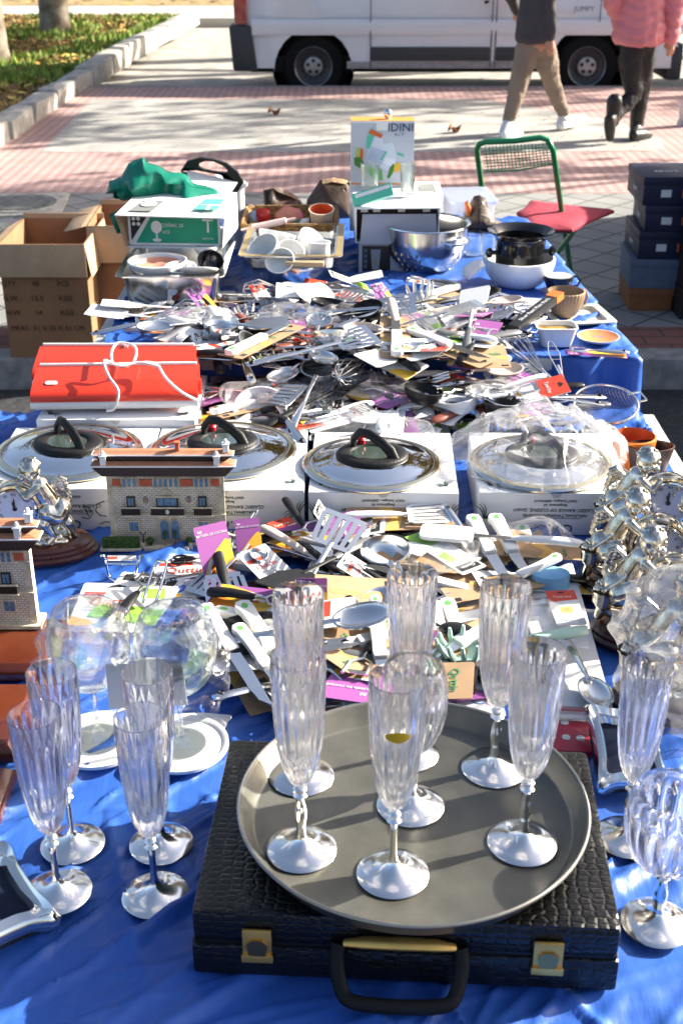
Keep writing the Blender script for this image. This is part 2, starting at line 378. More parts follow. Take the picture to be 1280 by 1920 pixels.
for (px, py, lab) in ((512,216,'curled brown leaf lying on the pale slabs left of the tall white box'), (848,249,'small brown leaf lying on the pale slabs above the colander')):
    mb = MB(); c0 = random.getstate()
    mb.grid(6,4, lambda u,v: ((u-.5)*.12, (v-.5)*.08*math.sin(PI*min(max(u,.08),.97)), .02+.06*(v-.5)**2*4*.5+.03*math.sin(u*7)))
    one('fallen_leaf', mb, lcs[1], lab, 'leaf', TR(P(px,py,0), rx=.5, rz=.6), solid=.002)
# manhole cover
K = Kit(); mh = mat('cast_iron', (.30,.29,.26), .6, .5, var=.3, vs=20)
K.part('frame', MB().box((0,0,.004), (.62,.62,.016)), mat('manhole_frame', (.38,.36,.32), .8, var=.3, vs=20), bevel=.004)
mb = MB().lathe([(0,.016),(.24,.016),(.25,.020),(.26,.020),(.265,.014)], 40)
for k in range(9): mb.box((0,(k-4)*.045,.020), (2*math.sqrt(max(.0,.22**2-((k-4)*.045)**2)),.018,.008))
K.part('cover', mb, mh)
K.put('manhole_cover', TR(P(28,386,0), rz=.1), 'round iron manhole cover in a square frame in the grey pavers', 'manhole cover')

# ------------------------------------------------------------------ van
VY = 13.16; VZ = -.14
def vx(px): return PD(px, 100, VY).x
def vz(py): return PD(600, py, VY).z
silver = mat('van_paint', (.62,.63,.66), .32, .15, coat=.6, var=.04, vs=2)
dkpl = mat('dark_plastic', (.035,.038,.042), .55); blk = mat('black_gap', (.008,.008,.008), .6); tyre = mat('tyre', (.008,.008,.008), .9, spec=.2)
hub = mat('hubcap', (.30,.31,.33), .35, .7, var=.1, vs=8)
x0, xr, xf, x1 = vx(440), vx(587), vx(1103), vx(1103)+.88; zb = vz(128)
K = Kit()
side = [(x0,zb),(xr-.40,zb)] + [(xr-.40*math.cos(a), VZ+.26+.42*math.sin(a)) for a in [PI*i/12 for i in range(13)]] + [(xr+.40,zb)]
side += [(xf-.41,zb)] + [(xf-.41*math.cos(a), VZ+.26+.45*math.sin(a)) for a in [PI*i/12 for i in range(13)]] + [(xf+.41,zb),(x1,zb),(x1+.02,.35),(x1-.08,.62),(x1-.75,.95),(x1-1.35,1.55),(x1-1.7,1.76),(x0+.1,1.80),(x0,1.65)]
mb = MB().prism(side, 0, 1)                 # x, z, depth
n = len(side)
def vmap(v):
    x, z, d = v.x, v.y, v.z
    ins = .03*max(0, z-.45)/.4 if z < .85 else .03+.20*(z-.85)/.9
    return Vector((x, VY+ins if d < .5 else VY+1.80-ins, z))
mb.v = [vmap(v) for v in mb.v]
body = K.part('body', mb, silver, bevel=.03)
# swage along the side and sill
K.part('side_swage', MB().add([(x0+.18,VY+.0,vz(36)),(x1-.45,VY+.0,vz(36)),(x1-.45,VY-.018,vz(47)),(x0+.18,VY-.018,vz(47)),(x0+.18,VY+.0,vz(66)),(x1-.45,VY+.0,vz(66))], [(0,3,2,1),(3,4,5,2)]), silver)
K.part('sill', MB().box(((vx(650)+vx(1035))/2,VY+.02,vz(122)), (vx(1035)-vx(650),.05,.07)), mat('sill_dirt', (.30,.28,.27), .6, var=.2), bevel=.01)
K.part('side_moulding', MB().box(((vx(695)+vx(917))/2,VY-.012,(vz(88)+vz(114))/2), (vx(917)-vx(695),.03,vz(88)-vz(114))), dkpl, bevel=.006)
K.part('side_moulding', MB().box(((vx(929)+vx(1040))/2,VY-.012,(vz(88)+vz(114))/2), (vx(1040)-vx(929),.03,vz(88)-vz(114))), dkpl, bevel=.006)
for px in (694, 919, 927): K.part('door_seam', MB().box((vx(px),VY-.003,(vz(-60)+vz(126))/2), (.008,.012,vz(-60)-vz(126))), blk)
K.part('door_seam', MB().box((vx(1118),VY-.003,(vz(-60)+vz(44))/2), (.008,.012,vz(-60)-vz(44))), blk)
for px in (907, 952): K.part('door_handle', MB().tube([(vx(px)-.02,VY-.01,vz(5)),(vx(px)+.02,VY-.01,vz(2))], .014, 8), blk)
K.part('rear_bumper', MB().hexa([(x0-.02,VY-.02,zb-.03),(vx(483),VY-.02,zb-.03),(vx(483),VY+1.84,zb-.03),(x0-.02,VY+1.84,zb-.03),(x0-.05,VY-.02,vz(48)),(vx(471),VY-.02,vz(48)),(vx(471),VY+1.84,vz(48)),(x0-.05,VY+1.84,vz(48))]), dkpl, bevel=.03)
K.part('tail_lamp', MB().box(((vx(441)+vx(465))/2,VY+.10,(vz(46)+1.35)/2), (vx(465)-vx(441),.22,1.35-vz(46))), mat('tail_lamp_red', (.30,.015,.012), .15, coat=1, var=.3, vs=12), bevel=.015)
K.part('front_bumper', MB().box((x1+.0,VY+.9,.22), (.16,1.8,.36)), dkpl, bevel=.04)
K.part('side_window', MB().add([(x1-1.62,VY+.115,1.62),(x1-2.4,VY+.115,1.64),(x1-2.4,VY+.018,1.0),(x1-.95,VY+.018,1.0)], [(0,1,2,3)]), mat('van_glass', (.02,.03,.035), .05, coat=1), solid=.01)
K.part('headlamp', MB().box((x1-.05,VY+.12,.55), (.22,.26,.16)), mat('lamp_lens', (.6,.62,.65), .08, coat=1), bevel=.04)
K.part('underbody', MB().box(((x0+x1)/2,VY+.95,zb+.02), (x1-x0-.3,1.5,.16)), blk)
for wx in (xr, xf):
    K.part('wheel_arch', MB().lathe([(.0,.45),(.40,.45),(.42,.04)], 24, T=TR((wx,VY,VZ+.31), rx=-PI/2)), blk)
    ty = K.part('wheel', MB().lathe([(.19,.0),(.20,-.01),(.28,-.015),(.305,.01),(.31,.04),(.31,.17),(.30,.2),(.19,.2)], 40, T=TR((wx,VY+.05,VZ+.31), rx=-PI/2)), tyre, bevel=0)
    rm = MB().lathe([(.195,-.004),(.190,-.010),(.183,-.004)], 32, T=TR((wx,VY+.05,VZ+.31), rx=-PI/2)).lathe([(.0,-.012),(.03,-.014),(.09,-.006),(.098,.01),(.10,.05)], 32, T=TR((wx,VY+.05,VZ+.31), rx=-PI/2))
    K.part('rim', rm, hub, parent=ty); K.part('rim_disc', MB().lathe([(.185,.0),(.175,.02),(.12,.045),(.0,.045)], 32, T=TR((wx,VY+.05,VZ+.31), rx=-PI/2)), mat('rim_dark', (.05,.05,.055), .4, .5), parent=ty)
    for k in range(5):
        hb = MB(); a = k*2*PI/5+.3; hb.lathe([(.0,0),(.019,0),(.019,.004)], 12, T=TR((wx+.058*math.cos(a),VY+.035,VZ+.31+.058*math.sin(a)), rx=PI/2)); K.part('rim_hole', hb, blk, parent=ty)
    hb = MB()
    for k in range(14):
        a = k*2*PI/14; hb.lathe([(.0,0),(.014,0),(.014,.004)], 8, T=TR((wx+.135*math.cos(a),VY+.088,VZ+.31+.135*math.sin(a)), rx=PI/2))
    K.part('rim_vents', hb, blk, parent=ty)
K.text('JUMPY', .07, mat('badge_grey', (.08,.08,.09), .5), TR((vx(1088),VY+.0,vz(17)), rx=PI/2), name='badge')
K.put('parked_van', Matrix(), 'silver white panel van parked behind the pavement with dark side strip', 'van')

# a dark car parked in front of the van, just at the right edge of the picture
K = Kit(); cx = x1+.75
side = [(cx,.10),(cx+.5,.10)]+[(cx+.85-.35*math.cos(a), VZ+.30+.34*math.sin(a)) for a in [PI*i/10 for i in range(11)]]+[(cx+3.0-.35*math.cos(a), VZ+.30+.34*math.sin(a)) for a in [PI*i/10 for i in range(11)]]+[(cx+3.9,.12),(cx+3.95,.5),(cx+3.0,.72),(cx+2.3,1.15),(cx+.9,1.2),(cx+.1,.8),(cx-.03,.5)]
mb = MB().prism(side, 0, 1); mb.v = [Vector((v.x, VY+.1+(.16*max(0,v.y-.7)/.5 if v.z < .5 else 1.7-.16*max(0,v.y-.7)/.5), v.y)) for v in mb.v]
K.part('body', mb, mat('dark_car_paint', (.02,.022,.026), .25, coat=1), bevel=.03)
for wx in (cx+.85, cx+3.0):
    ty = K.part('wheel', MB().lathe([(.0,-.0),(.2,-.01),(.29,-.01),(.305,.04),(.305,.2),(.0,.2)], 28, T=TR((wx,VY+.12,VZ+.30), rx=-PI/2)), tyre)
    K.part('rim', MB().lathe([(.0,-.02),(.17,-.02),(.18,0)], 20, T=TR((wx,VY+.12,VZ+.30), rx=-PI/2)), hub, parent=ty)
K.part('tail_lamp', MB().box((cx+.05,VY+.2,.62), (.14,.2,.16)), mat('tail_lamp_red'), bevel=.02)
K.put('parked_car', Matrix(), 'dark car behind the person in the pink coat, at the right edge', 'car')

# ------------------------------------------------------------------ trees
bark = mat('plane_tree_bark', (.34,.30,.23), .9, col2=(.14,.10,.07), vs=6, bump=.6, bs=14)
lfm = [mat('crown_olive', (.14,.13,.03), .7), mat('crown_brown', (.26,.15,.05), .7), mat('crown_yellow', (.38,.30,.07), .7)]
def tree(loc, h, r0, label, seed, nleaf=900, spread=1.0, group=None):
    random.seed(seed); tb = MB(); cb = MB(); tips = []
    def branch(p, d, L, r, lv):
        pts = [p]; k = 4 if lv < 3 else 3
        for i in range(k):
            d = (d+Vector((random.uniform(-.16,.16), random.uniform(-.16,.16), random.uniform(-.04,.10)))).normalized(); p = p+d*L/k; pts.append(p)
        tb.tube(pts, [r*(1-.45*i/k) for i in range(k+1)], 8 if lv < 2 else 4, cap=False)
        if lv >= 2: tips.extend(pts[1:])
        if lv < 4:
            for q in range(3 if lv else 5):
                a = random.uniform(0, 2*PI); b = random.uniform(.45,.9)*spread
                side_ = Vector((math.cos(a), math.sin(a), 0)); nd = (d*math.cos(b)+side_*math.sin(b)).normalized()
                branch(pts[-1-(q % 2)], nd, L*random.uniform(.55,.75), r*.5, lv+1)
    tb.tube([(0,0,-.1),(0,0,.15),(0,0,.6)], [r0*1.35,r0*1.1,r0], 12, cap=False)
    branch(Vector((0,0,.55)), Vector((0,0,1)), h*.34, r0, 0)
    for i in range(nleaf):
        c = random.choice(tips)+Vector([random.gauss(0,.22) for _ in range(3)]); s = random.uniform(.05,.11)*(1.5 if nleaf > 3900 else 1)
        u = Vector([random.gauss(0,1) for _ in range(3)]).normalized(); v = u.cross(Vector([random.gauss(0,1) for _ in range(3)])).normalized()
        cb.use(random.choice(lfm)).add([c-u*s, c+v*s*.6, c+u*s, c-v*s*.6], [(0,1,2,3)])
    K = Kit(); K.part('trunk', tb, bark, ang=60); K.part('crown', cb, smooth=False)
    K.put('tree', TR(loc), label, 'tree', group)
tree(P(105,62,.06), 7.5, .19, 'tree trunk with half shaded bark in the grass, top left', 11, 1500)
tree(P(-12,118,.06), 7, .17, 'pale tree trunk cut by the left edge above the lawn', 12, 1200)
tree((7.6,10.6,0), 6.5, .15, 'bare autumn tree standing on the pavement beyond the right edge', 13, 900)
tree((10.5,14.8,0), 8, .18, 'taller bare autumn tree behind the parked dark car', 14, 900)
tree((3.0,16.2,-.14), 12, .24, 'tall autumn tree right behind the middle of the parked van', 15, 4500, 1.25)
tree((-.2,17.0,-.14), 13, .24, 'tall autumn tree behind the rear of the parked van', 17, 4500, 1.25)
tree((6.5,17.5,-.14), 12, .24, 'tall autumn tree behind the parked dark car and the van nose', 18, 4000, 1.25)
tree((-4.5,26,0), 9, .2, 'autumn tree far behind the lawn', 16, 2200)
random.seed(21)

# ------------------------------------------------------------------ people
skin = mat('skin', (.50,.25,.17), .5, var=.08, vs=20, spec=.4)
def fig(chains, balls=(), vox=.012):
    mb = MB()
    for pts, rs in chains:
        # dense tapered chain
        pp = []; rr = []
        for i in range(len(pts)-1):
            for t in range(4):
                pp.append(Vector(pts[i]).lerp(Vector(pts[i+1]), t/4)); rr.append(rs[i]+(rs[i+1]-rs[i])*t/4)
        pp.append(Vector(pts[-1])); rr.append(rs[-1]); mb.tube(pp, rr, 14)
        for p, r in zip(pts, rs): mb.ball(p, r*.995, 12)
    for c, r in balls: mb.ball(c, r, 16)
    return mb
def hand(p, d, s=1):
    """palm and five curled fingers from wrist p along d"""
    d = Vector(d).normalized(); sd = d.cross(Vector((0,1,0))).normalized(); up = sd.cross(d); ch = [([p, p+d*.05*s, p+d*.085*s], [.022*s,.032*s,.026*s])]
    for k, (o, L) in enumerate(((-.024,.062),(-.008,.072),(.008,.066),(.024,.052))):
        b = p+d*.08*s+sd*o*s; ch.append(([b, b+d*L*.5*s+up*.004*s, b+d*L*.9*s+up*.022*s], [.0095*s,.0085*s,.007*s]))
    b = p+d*.03*s-sd*.026*s; ch.append(([b, b+d*.03*s-sd*.016*s+up*.01*s, b+d*.055*s-sd*.016*s+up*.02*s], [.011*s,.010*s,.008*s]))
    return ch
def head(c, f, s=1):
    """skull, jaw, nose, ears, lips; f = facing (unit, horizontal)"""
    f = Vector(f).normalized(); sd = Vector((f.y, -f.x, 0)); U = Vector((0,0,1)); c = Vector(c)
    M3 = Matrix((sd, f, U)).transposed().to_4x4(); T = Matrix.Translation(c) @ M3
    mb = MB()
    mb.ball((0,-.01,.02), (.076,.096,.10), 20, T=T); mb.ball((0,.035,-.055), (.052,.056,.062), 16, T=T)
    mb.ball((0,.098,-.018), (.012,.018,.022), 10, T=T); mb.ball((0,.084,-.052), (.022,.010,.006), 10, T=T); mb.ball((0,.083,-.062), (.018,.010,.006), 10, T=T)
    for q in (-1, 1): mb.ball((q*.078,-.005,-.005), (.010,.020,.032), 10, T=T); mb.ball((q*.03,.083,.022), (.02,.010,.007), 10, T=T)
    return mb, T
def person(J, label, colors, hair_long, face, jhem):
    """J: joints"""
    K = Kit(); ch = [([J['neck']+Vector((0,0,.10)), J['neck'], J['chest']], [.05,.055,.10]), ([J['chest'], J['waist'], J['hip']], [.13,.12,.13])]
    for s in 'lr':
        ch += [([J['chest']+Vector((0,0,.06)), J['sh'+s], J['el'+s], J['wr'+s]], [.06,.05,.038,.024])]
        ch += [([J['hip'], J['th'+s], J['kn'+s], J['an'+s]], [.10,.08,.05,.035])]
        ch += hand(J['wr'+s], (J['wr'+s]-J['el'+s])+Vector((0,0,-.1)), 1)
    mb = fig(ch); hm, HT = head(J['head'], face); o = len(mb.v); mb.v += hm.v; mb.f += [[i+o for i in f] for f in hm.f]; mb.mi += [0]*len(hm.f)
    body = K.part('body', mb, skin, remesh=.009)
    for q in (-1, 1): K.part('eye', MB().ball((q*.03,.080,.008), (.013,.009,.008), 10, T=HT), mat('eye', (.06,.04,.03), .2), parent=body)
    hb = MB().ball((0,-.022,.034), (.088,.100,.103), 18, T=HT)
    if hair_long: hb.ball((0,-.06,-.05), (.082,.06,.13), 14, T=HT)
    else: hb.ball((0,-.05,-.01), (.078,.065,.075), 14, T=HT)
    K.part('hair', hb, mat('hair_'+('a' if hair_long else 'b'), (.05,.03,.02), .6, bump=.8, bs=90), remesh=.010)
    jc, tc, scm = colors
    fat = .155 if hair_long else .125
    hem = J['hip'].lerp(J['waist'], -jhem)
    jch = [([J['neck']+Vector((0,0,.02)), J['chest']+Vector((0,0,.05)), J['waist'], J['hip'], hem], [.085,fat+.02,fat+.02,fat+.035,fat+.03])]
    for s in 'lr': jch += [([J['chest']+Vector((0,0,.08)), J['sh'+s], J['el'+s], J['wr'+s]], [.09,.085 if hair_long else .07,.075 if hair_long else .058,.052 if hair_long else .042])]
    jm = fig(jch)
    hz = hem.z-.02
    for v in jm.v: v.z = max(v.z, hz)
    K.part('jacket', crumple(jm.mesh('jacket', jc, remesh=.012), .010, 11, quilt=.014 if hair_long else 0))
    tch = []
    for s in 'lr': tch += [([J['hip'], J['th'+s], J['kn'+s], J['an'+s]+Vector((0,0,.02))], [.125,.098,.068,.050])]
    K.part('trousers', crumple(fig(tch).mesh('trousers', tc, remesh=.010), .009, 17))
    for s in 'lr':
        a, t, hl = J['an'+s], J['to'+s], J['he'+s]
        m2 = fig([([a, hl+Vector((0,0,.03)), (hl+t)/2+Vector((0,0,.035)), t+Vector((0,0,.03))], [.046,.044,.046,.034])] + ([([a+Vector((0,0,.14)), a], [.062,.055])] if hair_long else []))
        K.part('shoe', m2, scm, remesh=.009)
        if not hair_long:
            K.part('sole', MB().tube([hl+Vector((0,0,.008)), (hl+t)/2+Vector((0,0,.006)), t+Vector((0,0,.008))], [.040,.046,.036], 10, flat=.35), mat('sole_white', (.75,.75,.75), .6))
            K.part('shoe_stripe', fig([([a+Vector((.0,-.055,-.02)), (hl+t)/2+Vector((0,-.045,.045))], [.010,.008])]), mat('shoe_dark', (.03,.035,.06), .5))
    K.put('person', Matrix(), label, 'person')
V = Vector
def q(px, py, D): return PD(px, py, D)
D = 10.15
J = dict(hip=q(1003,70,D), waist=q(1006,20,D), thl=q(988,95,D), thr=q(1020,95,D+.05), knl=q(966,178,D-.03), anl=q(953,228,D-.05), knr=q(1036,165,D+.2), anr=q(1056,218,D+.25))
c = J['waist']; J.update(chest=c+V((.02,0,.30)), neck=c+V((.03,0,.50)), head=c+V((.05,.02,.66)), shl=c+V((-.17,.05,.42)), ell=c+V((-.22,.10,.14)), wrl=c+V((-.12,.25,-.02)),
    shr=c+V((.16,-.08,.42)), elr=q(1026,5,D-.12), wrr=q(1031,68,D-.14))
J.update(hel=P(944,262,0.0)+V((0,.05,.0)), tol=P(966,256,0.0)+V((.03,.02,0)), her=P(1050,246,0)+V((0,0,.02)), tor=P(1084,240,0)+V((.02,.0,.05)))
person(J, 'person in a dark grey jacket, beige trousers and white trainers walking past the van', (mat('grey_jacket', (.055,.05,.055), .8, var=.15, vs=6, bump=.3, bs=14), mat('beige_trousers', (.24,.185,.14), .85, var=.12, vs=8, bump=.3, bs=20), mat('white_trainer', (.68,.68,.70), .5)), False, (.9,.35,0), .1)
D = 9.9
J = dict(hip=q(1198,62,D), waist=q(1200,15,D), thl=q(1184,112,D), thr=q(1205,112,D+.03), knl=q(1186,180,D+.02), anl=q(1148,226,D-.12), knr=q(1200,180,D+.12), anr=q(1192,240,D+.12))
c = J['waist']; J.update(chest=c+V((.0,0,.28)), neck=c+V((.0,0,.48)), head=c+V((.02,.02,.63)), shl=c+V((-.18,0,.40)), ell=q(1149,-5,D-.05), wrl=q(1150,38,D-.02)+V((.05,.06,0)),
    shr=c+V((.18,0,.40)), elr=q(1262,10,D-.05), wrr=q(1258,68,D-.05))
J.update(hel=q(1141,232,D-.2), tol=q(1142,266,D-.15), her=P(1186,266,0)+V((0,.0,.02)), tor=P(1212,262,0)+V((.02,.05,0)))
person(J, 'person in a pink puffer coat, black trousers and boots walking behind the stall', (mat('pink_coat', (.62,.20,.22), .55, var=.1, vs=5, bump=.5, bs=9), mat('black_trousers', (.012,.011,.012), .7), mat('black_boots', (.014,.013,.012), .4)), True, (.5,.85,0), .32)
# zigzag quilting on the coat is carried by the bump; a shopper's foot and bag at the right edge
one('carrier_bag', MB().grid(6,10, lambda u,v: (.18*(u-.5)*(1-.3*v), .03*math.sin(u*9+v*4), .26*v)), mat('bag_white', (.6,.6,.62), .5, var=.1),
    'white and beige bag cut by the right edge beside the pink coat', 'bag', TR(P(1292,236,0)), solid=.06, bevel=0)
# ------------------------------------------------------------------ tables and their cloths
def ridge(x, y, ang, f, seed):
    c, s = math.cos(ang), math.sin(ang); u = (x*c+y*s)*f; v = (-x*s+y*c)*f*.13
    n = noise.noise(Vector((u, v, seed))); return 1-min(1, abs(n)*5.5)
def wrinkle(x, y):
    k = .35+1.0*abs(noise.noise(Vector((x*2.2, y*2.2, 33))))
    z = .0120*ridge(x, y, R(-50), 9, 1)**1.5*k*1.6 + .0100*ridge(x, y, R(-38), 17, 4)**1.5*k*1.4 + .0110*ridge(x, y, R(28), 13, 9)**1.5*max(0, noise.noise(Vector((x*3,y*3,5)))+.25) + .0065*ridge(x, y, R(-72), 26, 14)**1.5*k
    return z + .010*noise.noise(Vector((x*4, y*4, 2))) - .004
cl = mat('blue_cloth', (.030,.108,.42), .40, spec=.5, var=.10, vs=7); 
nt = cl.node_tree; b_ = nt.nodes['Principled BSDF']; tc = nt.nodes.new('ShaderNodeTexCoord'); mp = nt.nodes.new('ShaderNodeMapping'); mp.inputs['Rotation'].default_value = (0,0,R(38)); mp.inputs['Scale'].default_value = (30, 4, 30)
n_ = nt.nodes.new('ShaderNodeTexNoise'); n_.inputs['Scale'].default_value = 1; n_.inputs['Detail'].default_value = 6; bp = nt.nodes.new('ShaderNodeBump'); bp.inputs['Strength'].default_value = .35; bp.inputs['Distance'].default_value = .008
nt.links.new(tc.outputs['Object'], mp.inputs[0]); nt.links.new(mp.outputs[0], n_.inputs['Vector']); nt.links.new(n_.outputs['Fac'], bp.inputs['Height']); nt.links.new(bp.outputs['Normal'], b_.inputs['Normal'])
edge = mat('table_edge', (.55,.55,.53), .5, var=.1)
def table(name, x0, x1, y0, y1, z, label):
    K = Kit(); K.part('tabletop', MB().box(((x0+x1)/2,(y0+y1)/2,-.022), (x1-x0,y1-y0,.03)), edge, bevel=.004)
    for x in (x0+.06, x1-.06):
        for y in (y0+.12, y1-.12): K.part('leg', MB().tube([(x,y,-.037),(x,y,RD-z)], .016, 10), brushed)
    K.put(name, TR((0,0,z)), label, 'table')
table('folding_table', -.82, .735, .84, 2.69, T1, 'lower folding table under the near blue cloth, its pale edge showing')
table('folding_table', -.605, .62, 2.74, 4.15, T2, 'higher folding table under the far blue cloth, pale left edge showing')
mb = MB(); nx, ny = 300, 420
def c1(u, v):
    x = -.82+u*1.525; s_ = -.35+v*2.19        # arc length; below 0 hangs over the near edge
    if s_ < 0: return (x, .845-.025*math.sin(x*23)*min(1,-s_*6)-.012, T1+s_)
    y = .845+s_; z = T1+max(-.0065, wrinkle(x, y)-.003)
    return (x+(.006*noise.noise(Vector((y*9,3,0))) if u in (0,1) else 0), y, z)
mb.grid(nx, ny, c1)
one('tablecloth', mb, cl, 'wrinkled blue cloth spread under the glasses, lids and clocks', 'tablecloth', ang=180)
mb = MB()
def c2(u, v):
    # u across, v along; front and right side hang
    X = -.575+u*1.62; S = -.26+v*1.66
    x, z = X, T2+.002+wrinkle(X+3, S); y = 2.735+S
    xe = .69-.055*max(0, S); X = X*1.0
    if X > xe:
        h = X-xe; x = xe+.012+.10*h+.022*math.sin(y*26+2*math.sin(y*7))*min(1,h*5); z = T2-h+.006
    if S < 0:
        z2 = T2+S; fl = .013*math.sin(min(X,xe)*34+2*math.sin(X*9))+.010*math.sin(X*71+1.5*math.sin(X*23))*min(1,-S*9); y = 2.735-.004+fl-.02*min(1,-S*4)
        if X > xe: z = min(z, z2); x = xe+.012+.05*min(-S, .2)+.10*(X-xe)*.4; y = 2.735-.02+ (X-xe)*.35; z = T2+S-(X-xe)*.35
        else:
            z = z2
            if z < T1+.008: y = 2.735-.02-(T1+.008-z)*1.0; z = T1+.009+wrinkle(X,y)*1.5
    return (x, y, z)
mb.grid(150, 160, c2)
one('tablecloth', mb, cl, 'blue cloth on the higher table, hanging in folds over its front and right edge', 'tablecloth', ang=180)

# ------------------------------------------------------------------ cardboard boxes at the kerb
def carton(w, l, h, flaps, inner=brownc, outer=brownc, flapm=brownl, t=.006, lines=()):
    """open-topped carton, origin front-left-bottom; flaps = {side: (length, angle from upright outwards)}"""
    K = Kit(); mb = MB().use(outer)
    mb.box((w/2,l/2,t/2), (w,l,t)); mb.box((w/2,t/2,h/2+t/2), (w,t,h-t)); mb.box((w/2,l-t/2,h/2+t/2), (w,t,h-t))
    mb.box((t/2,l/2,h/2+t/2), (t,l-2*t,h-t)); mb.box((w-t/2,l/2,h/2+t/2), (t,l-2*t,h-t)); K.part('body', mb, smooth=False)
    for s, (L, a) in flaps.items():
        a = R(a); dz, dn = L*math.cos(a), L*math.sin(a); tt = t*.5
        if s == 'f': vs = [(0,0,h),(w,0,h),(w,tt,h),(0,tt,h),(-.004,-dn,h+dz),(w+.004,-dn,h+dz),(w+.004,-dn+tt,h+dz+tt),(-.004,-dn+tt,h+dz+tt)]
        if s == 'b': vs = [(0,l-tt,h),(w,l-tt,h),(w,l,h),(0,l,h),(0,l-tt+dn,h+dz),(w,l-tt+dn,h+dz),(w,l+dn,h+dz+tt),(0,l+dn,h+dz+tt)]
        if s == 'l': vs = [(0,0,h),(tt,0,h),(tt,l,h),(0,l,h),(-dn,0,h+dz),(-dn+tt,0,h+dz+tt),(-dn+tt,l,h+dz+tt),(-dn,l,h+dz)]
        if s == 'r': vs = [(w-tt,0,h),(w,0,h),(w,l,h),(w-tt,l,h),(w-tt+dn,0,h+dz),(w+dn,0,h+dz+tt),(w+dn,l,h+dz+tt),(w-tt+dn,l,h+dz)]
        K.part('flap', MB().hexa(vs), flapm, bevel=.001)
    for (t_, x, z, sz) in lines: K.text(t_, sz, mat('stamp_ink', (.07,.035,.02), .8), TR((x,-.0015,z), rx=PI/2))
    return K
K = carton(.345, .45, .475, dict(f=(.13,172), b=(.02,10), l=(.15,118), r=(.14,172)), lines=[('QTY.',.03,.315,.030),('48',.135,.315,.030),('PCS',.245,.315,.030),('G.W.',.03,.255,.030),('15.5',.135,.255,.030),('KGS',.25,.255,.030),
    ('N.W.',.035,.195,.030),('14',.135,.195,.030),('KGS',.25,.195,.030),('MEAS:  51 X 35 X 51 CM',.165,.13,.0285)])
T, w_ = fb((22,672), (165,672), G)
K.put('cardboard_box', TR(T.translation+Vector((0,0,0)), rz=.0), 'open brown cardboard box with stencilled writing, leftmost at the kerb', 'cardboard box')
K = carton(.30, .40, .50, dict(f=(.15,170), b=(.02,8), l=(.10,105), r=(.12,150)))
K.put('cardboard_box', TR((-1.045,5.02,0), rz=.03), 'plain open cardboard box standing between the lettered box and the table', 'cardboard box')

# ------------------------------------------------------------------ chair
gt = mat('green_paint', (.015,.24,.085), .28, coat=.3); K = Kit()
L0, L1, R0, R1 = PD(893,280,5.32), PD(904,365,5.42), PD(1036,282,5.26), PD(1052,395,5.42)
RF = P(1072,526,0); LF = RF+Vector((-.40,.10,0)); 
top = [PD(898,270,5.31), PD(910,266,5.30), PD(965,264,5.29), PD(1012,258,5.27), PD(1026,262,5.265)]
K.part('frame', MB().tube([LF, L1, L0]+top+[R0, R1, RF], .0125, 10), gt)
bk = MB(); tl, tr, bl, br = PD(903,274,5.32), PD(1030,268,5.27), PD(908,322,5.35), PD(1035,308,5.30)
for i in range(1,19):
    u = i/19; a = tl.lerp(tr,u); b = bl.lerp(br,u); bk.tube([a, a.lerp(b,.5)+Vector((0,.012,0)), b], .0019, 5)
for i in range(1,8):
    u = i/8+.06; a = tl.lerp(bl,u); b = tr.lerp(br,u); bk.tube([a, a.lerp(b,.5)+Vector((0,.014,-.006)), b], .0019, 5)
bk.tube([bl, bl.lerp(br,.5)+Vector((0,.012,-.012)), br], .004, 6)
K.part('backrest', bk, gt)
cu = [P(968,402,.45), P(1000,391,.45)+Vector((0,.12,0)), P(1150,398,.45), P(1072,434,.45), P(985,432,.45)]
cc = sum(cu, Vector())/5; mb = MB(); rings = []
for (s_, z) in ((.0,-.012),(.9,-.014),(1,-.004),(1.01,.006),(.93,.016),(.6,.022),(.0,.018)):
    ring = []
    for i in range(5):
        for t_ in range(6):
            p = cu[i].lerp(cu[(i+1)%5], t_/6); d = (p-cc)*s_*(1-.05*math.sin(PI*t_/6)); ring.append(cc+d+Vector((0,0,z+.002*noise.noise((cc+d)*25))))
    rings.append(ring)
mb.loft(rings); K.part('cushion', mb, mat('red_cushion', (.36,.035,.06), .8, var=.15, vs=12, bump=.4, bs=30))
K.part('leg', MB().tube([P(1075,434,.44), PD(1030,492,5.62), P(985,560,0)], .011, 10), gt)
K.part('leg', MB().tube([P(985,432,.44), P(985,432,.44)+Vector((-.06,.25,-.25)), P(985,432,.44)+Vector((-.10,.5,-.44))], .011, 10), gt)
K.part('stretcher', MB().tube([P(1075,434,.44), P(985,432,.44)], .010, 8), gt)
K.put('folding_chair', Matrix(), 'green metal folding chair with wire back and dark red cushion behind the table', 'chair')

